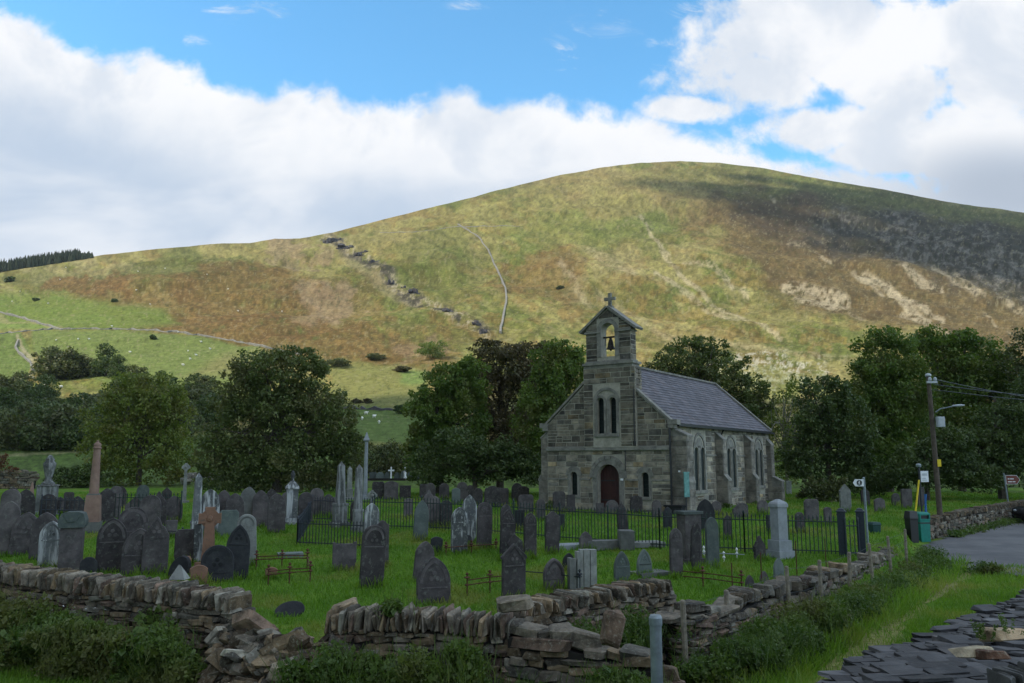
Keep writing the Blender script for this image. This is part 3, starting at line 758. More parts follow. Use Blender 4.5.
up=[(-WD+.02,3.16),(-4.56,3.16),(-4.56,6.22),(-WD+.02,EV-.02)]
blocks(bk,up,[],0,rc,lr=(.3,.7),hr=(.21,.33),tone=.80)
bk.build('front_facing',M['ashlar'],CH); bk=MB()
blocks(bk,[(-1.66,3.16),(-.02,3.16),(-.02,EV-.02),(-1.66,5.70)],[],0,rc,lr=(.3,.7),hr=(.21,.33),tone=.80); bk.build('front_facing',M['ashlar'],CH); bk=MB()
for s0_,s1_,c0 in((.81,5.71,3.58),(6.33,10.19,8.18),(10.81,14.28,12.86)):
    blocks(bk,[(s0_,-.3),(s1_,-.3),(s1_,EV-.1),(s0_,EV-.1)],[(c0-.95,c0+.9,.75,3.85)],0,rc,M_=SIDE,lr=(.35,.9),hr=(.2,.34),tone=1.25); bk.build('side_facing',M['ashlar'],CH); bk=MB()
for c0 in(3.58,8.18,12.86):     # stonework above the arches and below the sills
    pass
# bellcote base standing proud of the gable
tw=MB(); tw.plate([(-4.55,3.10),(-1.67,3.10),(-1.67,7.06),(-4.55,7.06)],[archhole(*la),archhole(*lb)],-.14,-.002)
tb=tw.build('bellcote_base',M['mortar'],CH)
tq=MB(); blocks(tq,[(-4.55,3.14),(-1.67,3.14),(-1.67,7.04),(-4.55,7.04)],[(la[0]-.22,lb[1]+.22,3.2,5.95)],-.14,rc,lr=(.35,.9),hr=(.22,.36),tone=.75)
S2=Matrix.Translation((-1.67,-.14,0))@SIDE; blocks(tq,[(.0,5.6),(.72,5.6),(.72,7.04),(.0,7.04)],[],0,rc,M_=S2,lr=(.3,.6),tone=.8)
tq.build('facing',M['ashlar'],tb)
# dressed surrounds
def ring(mb,cx,zs,ri,ro,y0,y1,zb,n=16,leg=True,M_=None):
    o=arcp(cx,zs,ro,n); i=arcp(cx,zs,ri,n)
    if leg: out=[(cx-ro,zb)]+o+[(cx+ro,zb)]+[(cx+ri,zb)]+i[::-1]+[(cx-ri,zb)]
    else: out=o+i[::-1]
    mb.plate(out[::-1],[],y0,y1,M=M_)
def voussoirs(mb,cx,zs,ri,ro,y0,y1,n,M_=None,c=(1,1,1)):
    for k in range(n):
        a0,a1=180-180*(k+.03)/n,180-180*(k+.97)/n
        pl=[(cx+r_*math.cos(R(a)),zs+r_*math.sin(R(a))) for r_,a in((ri,a0),(ri,(a0+a1)/2),(ri,a1),(ro,a1),(ro,(a0+a1)/2),(ro,a0))]
        mb.plate(pl,[],y0,y1,M=M_)
sr=MB()
dc=(door[0]+door[1])/2; dr_=(door[1]-door[0])/2; dz=door[3]-dr_
ring(sr,dc,dz,dr_,dr_+.24,-.035,.0,0)
voussoirs(sr,dc,dz,dr_+.24,dr_+.42,-.06,.0,9)
for sx_ in(-1,1): sr.box(dc+sx_*(dr_+.22)-.2,dc+sx_*(dr_+.22)+.2,-.075,.0,dz-.06,dz+.06)
sr.build('door_surround',M['dressed'],CH)
for q in(w1,w2):
    sr=MB()
    c_=(q[0]+q[1])/2; r_=(q[1]-q[0])/2; ring(sr,c_,q[3]-r_,r_,r_+.13,-.03,.0,q[2]); voussoirs(sr,c_,q[3]-r_,r_+.13,r_+.27,-.045,0,7); sr.box(q[0]-.14,q[1]+.14,-.07,.0,q[2]-.14,q[2]); sr.build('window_surround',M['dressed'],CH)
sr=MB()
for q in(la,lb):
    c_=(q[0]+q[1])/2; r_=(q[1]-q[0])/2; ring(sr,c_,q[3]-r_,r_,r_+.125,-.175,-.14,q[2])
sr.box(la[0]-.14,la[0]-.0,-.172,-.14,3.6,5.35); sr.box(lb[1],lb[1]+.14,-.172,-.14,3.6,5.35)
ring(sr,(la[0]+lb[1])/2,5.32,.60,.74,-.185,-.14,5.32,leg=False)
sr.box(la[0]-.14,lb[1]+.14,-.22,-.14,3.62,3.78)
sr.build('window_surround',M['dressed'],CH)
for i,c0 in enumerate((3.58,8.18,12.86)):
    ss_=MB()
    for q in sw[2*i:2*i+2]:
        c_=(q[0]+q[1])/2; r_=(q[1]-q[0])/2; ring(ss_,c_,q[3]-r_,r_,r_+.1,-.03,0,q[2],M_=SIDE)
    voussoirs(ss_,c0-.03,3.1,.62,.76,-.045,0,9,M_=SIDE)
    ss_.plate([(c0-.55,3.2)]+arcp(c0-.03,3.1,.5,10)+[(c0+.5,3.2)][::1],[],-.012,0,M=SIDE)
    ss_.box(0,.09,c0-.85,c0+.8,.82,.97)
    for z_,h_ in((1.1,.3),(1.55,.25),(2.0,.3),(2.5,.3)):
        ss_.box(0,.02,c0-.97,c0-.83,z_,z_+h_); ss_.box(0,.02,c0+.77,c0+.92,z_,z_+h_)
    ss_.build('window_surround',M['dressed'],CH)
# string courses, plinth
MB().box(-WD-.03,.0,-.13,-.001,2.96,3.12).box(-WD,.0,-.09,-.001,3.12,3.16).build('string_course',M['dressed'],CH)
for a,b in((-WD,w1[0]-.14),(w1[1]+.14,dc-dr_-.42),(dc+dr_+.42,w2[0]-.14),(w2[1]+.14,0)): MB().box(a,b,-.055,-.001,1.50,1.58).build('sill_band',M['dressed'],CH)
for a,b in((1.0,2.76),(4.36,5.78),(6.34,7.36),(8.96,10.24),(10.82,12.04),(13.64,14.3)): MB().box(.001,.06,a,b,2.68,2.77).build('sill_band',M['dressed'],CH)
# windows and door
def win(parent,q,M_,depth):
    mbw=MB(); x0,x1,z0,zt=q; mbw.plate(archhole(x0-.01,x1+.01,z0,zt+.01),[],depth,depth+.03,M=M_)
    o=mbw.build('window',M['glass'],parent); ld=MB(); k=0
    zz=z0+.18
    while zz<zt-.2: 
        v=Matrix(M_) if M_ is not None else Matrix(); ld.box(x0+.01,x1-.01,depth-.012,depth-.001,zz,zz+.012,M=v); zz+=.2
    ld.build('lead_bars',M['iron'],o); return o
for q in(w1,w2): win(CH,q,None,.2)
for q in(la,lb): win(CH,q,None,.08)
for q in sw: win(CH,q,SIDE,.05)
dm=MB()
for k in range(7):
    a=door[0]+(door[1]-door[0])*k/7+.004; b=door[0]+(door[1]-door[0])*(k+1)/7-.004; mm=(a+b)/2
    zt=dz+math.sqrt(max(.01,dr_**2-(mm-dc)**2)); dm.box(a,b,.30,.35,.02,zt+.02)
dm.box(door[0],door[1],.35,.38,0,2.25)
do=dm.build('door',M['door'],CH)
hg=MB(); hg.box(door[0]+.05,door[0]+.8,.285,.30,.5,.56); hg.box(door[0]+.05,door[0]+.8,.285,.30,1.45,1.51); hg.build('hinge',M['iron'],do)
MB().box(door[0]-.3,door[1]+.3,-.55,-.005,-.3,.02).box(door[0]-.15,door[1]+.15,-.3,-.006,.02,.10).build('step',M['dressed'],CH)
# buttresses with sloping offsets
def buttress(v0,v1,proj,zt,zo,M_=None,name='buttress',pr2=None):
    mb=MB(); p2=proj*.72 if pr2 is None else pr2
    prof=[(.001,-.4),(proj,-.4),(proj,zo),(p2,zo+.22),(p2,zt),(.001,zt+.32)]
    # profile in (outward, z), extruded along v
    v=[(u,v0,z) for u,z in prof]+[(u,v1,z) for u,z in prof]; n=len(prof)
    f=[tuple(range(n)),tuple(range(n,2*n))[::-1]]+[(i,n+i,n+(i+1)%n,(i+1)%n) for i in range(n)]
    if M_ is not None: v=[tuple(M_@Vector(p)) for p in v]
    mb.add(v,f); o=mb.build(name,M['dressed'],CH)
    e=.035
    for (ua,za,ub,zb) in((proj,zo,p2,zo+.22),(p2,zt,.003,zt+.32)):
        vv=[(ua+e,v0-e,za-.05),(ua+e,v1+e,za-.05),(ub,v1+e,zb+.02),(ub,v0-e,zb+.02),(ua+e,v0-e,za+.03),(ua+e,v1+e,za+.03),(ub,v1+e,zb+.10),(ub,v0-e,zb+.10)]
        if M_ is not None: vv=[tuple(M_@Vector(p)) for p in vv]
        cp_=MB(); cp_.add(vv,[(0,3,2,1),(4,5,6,7),(0,1,5,4),(1,2,6,5),(2,3,7,6),(3,0,4,7)]); cp_.build('offset_cap',M['dressed'],o)
    # facing stones on front side of the buttress
    fb=MB(); z=-.2
    while z<zt-.1:
        h=rc.uniform(.25,.4); h=min(h,zt-z); pr=proj if z+h<=zo else (p2 if z>=zo+.15 else p2)
        b_=rc.uniform(.12,.22); c_=(b_,b_*.98,b_*.93)
        V_=[(pr-.012,v0+.012,z+.01),(pr-.012,v1-.012,z+.01),(pr-.012,v1-.012,z+h-.01),(pr-.012,v0+.012,z+h-.01),(pr+.016,v0+.02,z+.02),(pr+.016,v1-.02,z+.02),(pr+.016,v1-.02,z+h-.02),(pr+.016,v0+.02,z+h-.02)]
        U_=[(.01,v0+.0,z+.01),(pr-.02,v0+.0,z+.01),(pr-.02,v0+.0,z+h-.01),(.01,v0+.0,z+h-.01),(.02,v0-.018,z+.02),(pr-.03,v0-.018,z+.02),(pr-.03,v0-.018,z+h-.02),(.02,v0-.018,z+h-.02)]
        for q in(V_,U_):
            if M_ is not None: q=[tuple(M_@Vector(p)) for p in q]
            fb.add(q,[(4,5,6,7),(0,1,5,4),(1,2,6,5),(2,3,7,6),(3,0,4,7)],c_)
        z+=h
    fb.build('facing',M['ashlar'],o)
    return o
buttress(.10,.78,.86,3.62,1.45,pr2=.80)
buttress(5.78,6.28,.62,3.55,1.45,pr2=.42); buttress(10.28,10.78,.62,3.55,1.45,pr2=.42); buttress(14.3,14.86,.85,3.4,1.2,pr2=.3)
MIR=Matrix.Translation((-WD,0,0))@Matrix.Scale(-1,4,(1,0,0))
buttress(.10,.78,.62,3.62,1.45,M_=MIR,pr2=.46)
# roof of individual slates on boards
sl=MB()
th_=math.atan2(RG-EV,WD/2); SLn=math.hypot(RG-EV,WD/2)+.24
for sgn in(1,-1):
    D=Vector((sgn*math.cos(th_),0,-math.sin(th_))); N=Vector((sgn*math.sin(th_),0,math.cos(th_))); O=Vector((XC,0,RG+.10))
    def P_(s,v_,h): return tuple(O+D*s+N*h+Vector((0,v_,0)))
    vv=[P_(0,.25,-.12),P_(0,LN+.1,-.12),P_(SLn,LN+.1,-.12),P_(SLn,.25,-.12),P_(0,.25,-.01),P_(0,LN+.1,-.01),P_(SLn,LN+.1,-.01),P_(SLn,.25,-.01)]
    fs=[(0,1,2,3),(7,6,5,4),(0,4,5,1),(1,5,6,2),(2,6,7,3),(3,7,4,0)]
    if sgn<0: fs=[q[::-1] for q in fs]
    sl.add(vv,[q[::-1] for q in fs],(.05,.05,.06))
    rows=20; ex=SLn/rows
    for r_ in range(rows):
        x=.25-(.16 if r_%2 else 0)
        while x<LN+.08:
            wd=.33; x0=max(x,.25)+.004; x1=min(x+wd,LN+.12)-.004
            if x1-x0>.05:
                b_=rc.uniform(.055,.105); c_=(b_*1.02,b_*.97,b_*1.14) if rc.random()<.8 else (b_*1.15,b_*1.0,b_*1.1)
                s0,s1=r_*ex,r_*ex+ex+.0; j=rc.uniform(-.004,.006); dd=rc.uniform(-.006,.006)
                vv=[P_(s0,x0,.004),P_(s0,x1,.004),P_(s1+dd,x1,.022+j),P_(s1+dd,x0,.022+j),P_(s1+dd,x1,.0),P_(s1+dd,x0,.0)]
                fs=[(0,3,2,1),(3,5,4,2)]
                if sgn<0: fs=[q[::-1] for q in fs]
                sl.add(vv,[q[::-1] for q in fs],c_)
            x+=wd
ro=sl.build('roof',M['roofslate'],CH)
rd=MB()
for k in range(32):
    y0=.9+k*(LN-.8)/32; rd.box(XC-.14,XC+.14,y0+.005,y0+(LN-.8)/32-.005,RG+.06,RG+.17)
rd.build('ridge_tile',M['dressed'],ro)
def rake(y0,y1,zo,name,sgnset=(1,-1)):
    mb=MB()
    for sgn in sgnset:
        D=Vector((sgn*math.cos(th_),0,-math.sin(th_))); N=Vector((sgn*math.sin(th_),0,math.cos(th_))); O=Vector((XC,0,RG+zo))
        n=7; s0,s1=.0,SLn-.02
        for k in range(n):
            a,b=s0+(s1-s0)*k/n+.004,s0+(s1-s0)*(k+1)/n-.004
            vv=[tuple(O+D*s+N*h+Vector((0,y_,0))) for h in(0,.10) for y_,s in((y0,a),(y1,a),(y1,b),(y0,b))]
            mb.add(vv,[(0,1,2,3),(7,6,5,4),(0,4,5,1),(1,5,6,2),(2,6,7,3),(3,7,4,0)])
    return mb.build(name,M['dressed'],CH)
rake(-.10,.26,.055,'gable_coping'); rake(LN-.12,LN+.14,.12,'rear_gable_coping')
for sgn,x in((1,0.0),(-1,-WD)):
    kn=MB(); x2=x+sgn*.42; a,b=sorted((x-sgn*.05,x2)); kn.box(a,b,-.11,.35,EV-.14,EV+.10); a,b=sorted((x-sgn*.05,x+sgn*.25)); kn.box(a,b,-.10,.33,EV-.30,EV-.142); kn.build('kneeler',M['dressed'],CH)
gt=MB(); gt.box(.20,.32,.40,LN+.1,EV-.20,EV-.09); gt.box(.002,.2,.4,LN,EV-.14,EV-.06); gt.build('gutter',M['black'],CH)
MB().tube([(.24,6.5,EV-.18),(.10,6.48,EV-.45),(.07,6.48,EV-.6),(.07,6.48,1.3),(.09,6.48,.0)],.045,8).build('downpipe',M['black'],CH)
MB().tube([(-1.72,-.2,5.9),(-1.74,-.2,4.6),(-1.74,-.2,3.16)],.03,6).build('downpipe',M['black'],CH)
MB().tube([(-2.32,-.08,2.94),(-2.32,-.08,1.95)],.02,6).build('lightning_conductor',M['iron'],CH)
MB().tube([(.02,-.06,4.0),(.04,-.07,2.4),(.03,-.06,.2)],.05,8).build('downpipe',M['black'],CH)
lm=MB(); lm.box(.36,.44,.02,.098,1.92,2.0); lm.build('wall_lamp',M['white'],CH)
lm=MB(); lm.box(-2.58,-2.46,-.12,-.03,1.50,1.60); lm.build('wall_lamp',M['white'],CH)
# bellcote
BC=MB(); b0,b1=-4.44,-1.92; bc=(b0+b1)/2
cz=[(b0,7.36),(b1,7.36),(b1,9.1),(bc,10.08),(b0,9.1)]
BC.plate(cz,[archhole(bc-.40,bc+.40,7.62,9.33)],-.02,.55)
bo=BC.build('bellcote',M['mortar'],CH)
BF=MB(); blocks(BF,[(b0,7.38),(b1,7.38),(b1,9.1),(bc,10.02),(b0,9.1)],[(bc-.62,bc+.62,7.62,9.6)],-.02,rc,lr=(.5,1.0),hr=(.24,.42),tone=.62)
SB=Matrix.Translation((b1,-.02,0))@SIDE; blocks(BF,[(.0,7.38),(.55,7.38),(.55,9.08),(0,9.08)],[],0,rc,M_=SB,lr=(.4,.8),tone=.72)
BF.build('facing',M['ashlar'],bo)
bd=MB(); ring(bd,bc,9.33-.40,.40,.62,-.07,-.02,7.62)
bd.box(b0-.06,bc-.40,-.10,-.021,8.84,8.94); bd.box(bc+.40,b1+.06,-.10,-.021,8.84,8.94)
bd.box(b1+.001,b1+.06,-.1,.58,8.84,8.94)
bd.box(b0-.08,b1+.12,-.16,.66,7.06,7.20); bd.box(b0-.14,b1+.20,-.24,.72,7.20,7.32); bd.box(b0-.04,b1+.06,-.08,.60,7.32,7.42)
bd.build('moulding',M['dressed'],bo)
for sgn in(1,-1):
    rs_=MB(); dd=Vector((sgn*(b1-bc+.30),0,-(.98+.30*.75)*1.0)); dn=dd.normalized(); N=Vector((-dn.z*sgn*1.0,0,abs(dn.x))); O=Vector((bc,0,10.10))
    vv=[tuple(O+dn*s+N*h+Vector((0,y_,0))) for h in(0,.12) for y_,s in((-.14,-.02),(.68,-.02),(.68,dd.length),(-.14,dd.length))]
    rs_.add(vv,[(0,1,2,3),(7,6,5,4),(0,4,5,1),(1,5,6,2),(2,6,7,3),(3,7,4,0)]); rs_.build('roof_slab',M['dressed'],bo)
cr=MB(); cr.plate([(-.08,0),(.08,0),(.07,.38),(.30,.36),(.30,.52),(.07,.51),(.085,.74),(-.085,.74),(-.07,.51),(-.30,.52),(-.30,.36),(-.07,.38)],[],.20,.34,M=Matrix.Translation((bc,0,10.17)))
cr.box(bc-.16,bc+.16,.14,.4,10.10,10.24); cr.build('cross',M['dressed'],bo)
bm=MB(); bm.lathe([(.0,.50),(.06,.50),(.10,.46),(.13,.34),(.15,.18),(.19,.08),(.24,.0),(.21,.0)][::-1],bc,.27,14,z0=8.02); bm.lathe([(.04,.0),(.05,.05),(.03,.1)],bc,.27,8,z0=7.93)
bm.box(bc-.05,bc+.05,.21,.33,8.50,8.62); bm.box(bc-.42,bc+.42,.23,.31,8.60,8.68); bm.tube([(bc-.3,.27,8.62),(bc-.32,.27,8.2)],.018); bm.build('bell',M['bell'],bo)
# apron of render around the bellcote at the roof
# ------------------------------------------------------------------ lane, and loose slate top of the near bank
def flat(x,y):
    a,t=at_dir(x,y); return a*(-3.3/t),-3.3/t
rp=[flat(*q) for q in [(922,546),(928,553),(938,561),(955,567),(985,571),(1024,577),(1150,585),(1500,600)]]
far=[(62,60),(38,55),(34.3,51.2),(28.6,45.6),(22.6,39.6),(18.5,35.1),(17.2,33.6),(16.2,32.2)]
rp=[(p[0],p[1]) for p in rp]
poly_=rp+far
tz=-.29
rb=MB(); vv=[(x,y,0) for x,y in poly_]
tr=tessellate_polygon([[Vector((x,y,0)) for x,y in poly_]])
# fine grid road: subdivide by sampling so it follows the ground
gxx=np.arange(11,62,.3); gyy=np.arange(12,60,.3)
def inpoly(x,y,pl):
    c=False; n=len(pl)
    for i in range(n):
        x0,y0=pl[i]; x1,y1=pl[(i+1)%n]
        if (y0>y)!=(y1>y) and x<(x1-x0)*(y-y0)/(y1-y0)+x0: c=not c
    return c
vs={};V_=[];F2=[]
def vid(i,j):
    if (i,j) not in vs:
        x,y=gxx[i],gyy[j]; vs[(i,j)]=len(V_); V_.append((x,y,max(tz,gz(x,y)+.008)))
    return vs[(i,j)]
for i in range(len(gxx)-1):
    for j in range(len(gyy)-1):
        if inpoly(gxx[i]+.15,gyy[j]+.15,poly_) and gz(gxx[i],gyy[j]+.15)<-.29: F2.append([vid(i,j),vid(i+1,j),vid(i+1,j+1),vid(i,j+1)])
ro_=npmesh('road',V_,F2,M['tarmac'],smooth=True); tag(ro_,'grey tarmac lane beside the churchyard wall',kind='structure')
# ------------------------------------------------------------------ headstones
def outline(kind,w,h):
    a=w/2; n=9
    def arc(H,z0,ww=None,rev=False):
        ww=a if ww is None else ww; Rr=(ww*ww+H*H)/(2*ww)
        if H<=ww:       # segmental / round : centre on the axis
            Rr=(ww*ww+H*H)/(2*H); t0=math.asin(min(1,ww/Rr)); return [(Rr*math.sin(t0*(1-2*k/(2*n))),z0+H-Rr+Rr*math.cos(t0*(1-2*k/(2*n)))) for k in range(2*n+1)]
        r_=[]; t1=math.atan2(H,-(ww-Rr) if False else (Rr-ww))
        for k in range(n+1):
            t=t1*k/n; r_.append((ww-Rr+Rr*math.cos(t),z0+Rr*math.sin(t)))
        return r_+[(-x,z) for x,z in r_[::-1][1:]]
    if kind=='gothic': return [(-a,0),(a,0)]+arc(w*.72,h-w*.72)
    if kind=='lancet': return [(-a,0),(a,0)]+arc(w*1.0,h-w*1.0)
    if kind=='round': return [(-a,0),(a,0)]+arc(w*.498,h-w*.498)
    if kind=='seg': return [(-a,0),(a,0)]+arc(w*.2,h-w*.2)
    if kind=='shoulder': return [(-a,0),(a,0),(a,h-w*.62),(a*.95,h-w*.56),(a*.80,h-w*.54)]+arc(w*.5,h-w*.5,a*.80)[1:-1]+[(-a*.80,h-w*.54),(-a*.95,h-w*.56),(-a,h-w*.62)]
    if kind=='ogee':
        z0=h-w*.75; r_=[(a*(1-s)**.75*(1-.25*math.sin(math.pi*s)*(s>.5)),z0+w*.75*(s**1.15)) for s in [k/12 for k in range(13)]]
        return [(-a,0),(a,0)]+r_+[(-x,z) for x,z in r_[::-1][1:]]
    if kind=='peak': return [(-a,0),(a,0),(a,h-w*.5),(0,h),(-a,h-w*.5)]
    if kind=='pediment': return [(-a,0),(a,0),(a,h-w*.62),(a*1.12,h-w*.60),(a*1.12,h-w*.52),(0,h),(-a*1.12,h-w*.52),(-a*1.12,h-w*.60),(-a,h-w*.62)]
    if kind=='notch': return [(-a,0),(a,0),(a,h-w*.30),(a*.9,h-w*.30),(a*.93,h-w*.14),(a*.7,h-w*.08),(a*.62,h-w*.14),(a*.5,h-w*.06),(a*.2,h-w*.0),(-a*.2,h),(-a*.5,h-w*.06),(-a*.62,h-w*.14),(-a*.7,h-w*.08),(-a*.93,h-w*.14),(-a*.9,h-w*.30),(-a,h-w*.30)]
    if kind=='wave':
        t=[k/16 for k in range(17)]; return [(-a,0),(a,0)]+[(a-2*a*s,h-w*.16+w*.16*math.cos(6.283*(s-.5))) for s in t]
    if kind=='clip': return [(-a,0),(a,0),(a,h-w*.16),(a*.75,h),(-a*.75,h),(-a,h-w*.16)]
    if kind=='flat': return [(-a,0),(a,0),(a,h),(-a,h)]
    if kind=='tabs': return [(-a,0),(a,0),(a,h),(a*.8,h),(a*.74,h-w*.07),(-a*.74,h-w*.07),(-a*.8,h),(-a,h)]
    if kind=='oval':
        return [(a*math.cos(R(-60+300*k/20 if False else -70+320*k/20)),h/2+h/2*math.sin(R(-70+320*k/20))) for k in range(21)]
rs=random.Random(99)
def inset(pl,d):
    cx_=sum(p[0] for p in pl)/len(pl); zs=[p[1] for p in pl]; cz_=(min(zs)+max(zs))/2; W_=max(p[0] for p in pl)-min(p[0] for p in pl); H_=max(zs)-min(zs)
    return [(cx_+(p[0]-cx_)*(1-2*d/W_),cz_+(p[1]-cz_)*(1-2*d/H_)) for p in pl]
def slab_mesh(mb,pl,th,bev=.012):
    """bevelled slab, front at -y"""
    q=inset(pl,bev); n=len(pl); b=len(mb.v)
    rings=[(q,-th/2),(pl,-th/2+bev),(pl,th/2-bev),(q,th/2)]
    mb.v+=[(p[0],y,p[1]) for l,y in rings for p in l]; mb.c+=[(1,1,1)]*(4*n)
    for k in range(3):
        for i in range(n): j=(i+1)%n; mb.f.append((b+k*n+i,b+k*n+j,b+(k+1)*n+j,b+(k+1)*n+i))
    tr=tessellate_polygon([[Vector((p[0],p[1],0)) for p in pl]])
    for t in tr:
        mb.f.append(tuple(b+i for i in t)); mb.f.append(tuple(b+3*n+i for i in t)[::-1])
GB=[]
def headstone(x,top,base,wpx,kind,m,label,yaw=22,tilt=0,lean=0,group='headstones of the old churchyard',detail=0,th=.09,Yd=None,name='headstone'):
    if Yd is None: X_,Y_,z_=on_ground(x,base)
    else: X_,Y_,z_=at(x,base,Yd)
    tp=at(x,top,Y_); h=tp[2]-z_; yaw=yaw+rs.uniform(-5,5)
    wd=wpx*Y_*1.0/805/math.cos(R(yaw))*.97
    GB.append((X_,Y_,wd)); sk=.12; mb=MB(); pl=outline(kind,wd,h+sk); pl=[(p[0],p[1]-sk) for p in pl]
    slab_mesh(mb,pl,th,.012 if wd>.3 else .006)
    o=mb.build(name,M[m]); o.location=(X_,Y_,z_)
    o.rotation_euler=(R(tilt+rs.uniform(-2,2)),R(lean),R(yaw)); tag(o,label,'gravestone',group)
    if detail:
        b=MB(); zz=h*.93
        ins=inset(pl,.055); zc=h-wd*.80
        if kind in('gothic','lancet','ogee','pediment','round','shoulder'):
            # raised band following the head, over a sunk inscription field
            k=[p for p in ins if p[1]>zc-.001]; k2=[((p[0])*.80,zc+(p[1]-zc)*.86) for p in k]
            if len(k)>2:
                lp=[(p[0],p[1]) for p in k]+[(p[0],p[1]) for p in k2[::-1]]
                b.plate(lp,[],-th/2-.010,-th/2+.002)
                b.build('moulded_band',M[m],o); b=MB()
                r_=wd*.11
                for (dx_,dz_) in((0,r_*.95),(-r_*.85,-r_*.4),(r_*.85,-r_*.4)):
                    b.plate([(dx_+r_*.62*math.cos(6.283*q/10),zc+wd*.24+dz_+r_*.62*math.sin(6.283*q/10)) for q in range(10)],[],-th/2-.012,-th/2+.002)
                b.build('carved_trefoil',M[m],o); b=MB()
                b.box(-wd*.40,wd*.40,-th/2-.014,-th/2+.002,zc-.055,zc-.03); b.build('carved_rule',M[m],o)
    return o
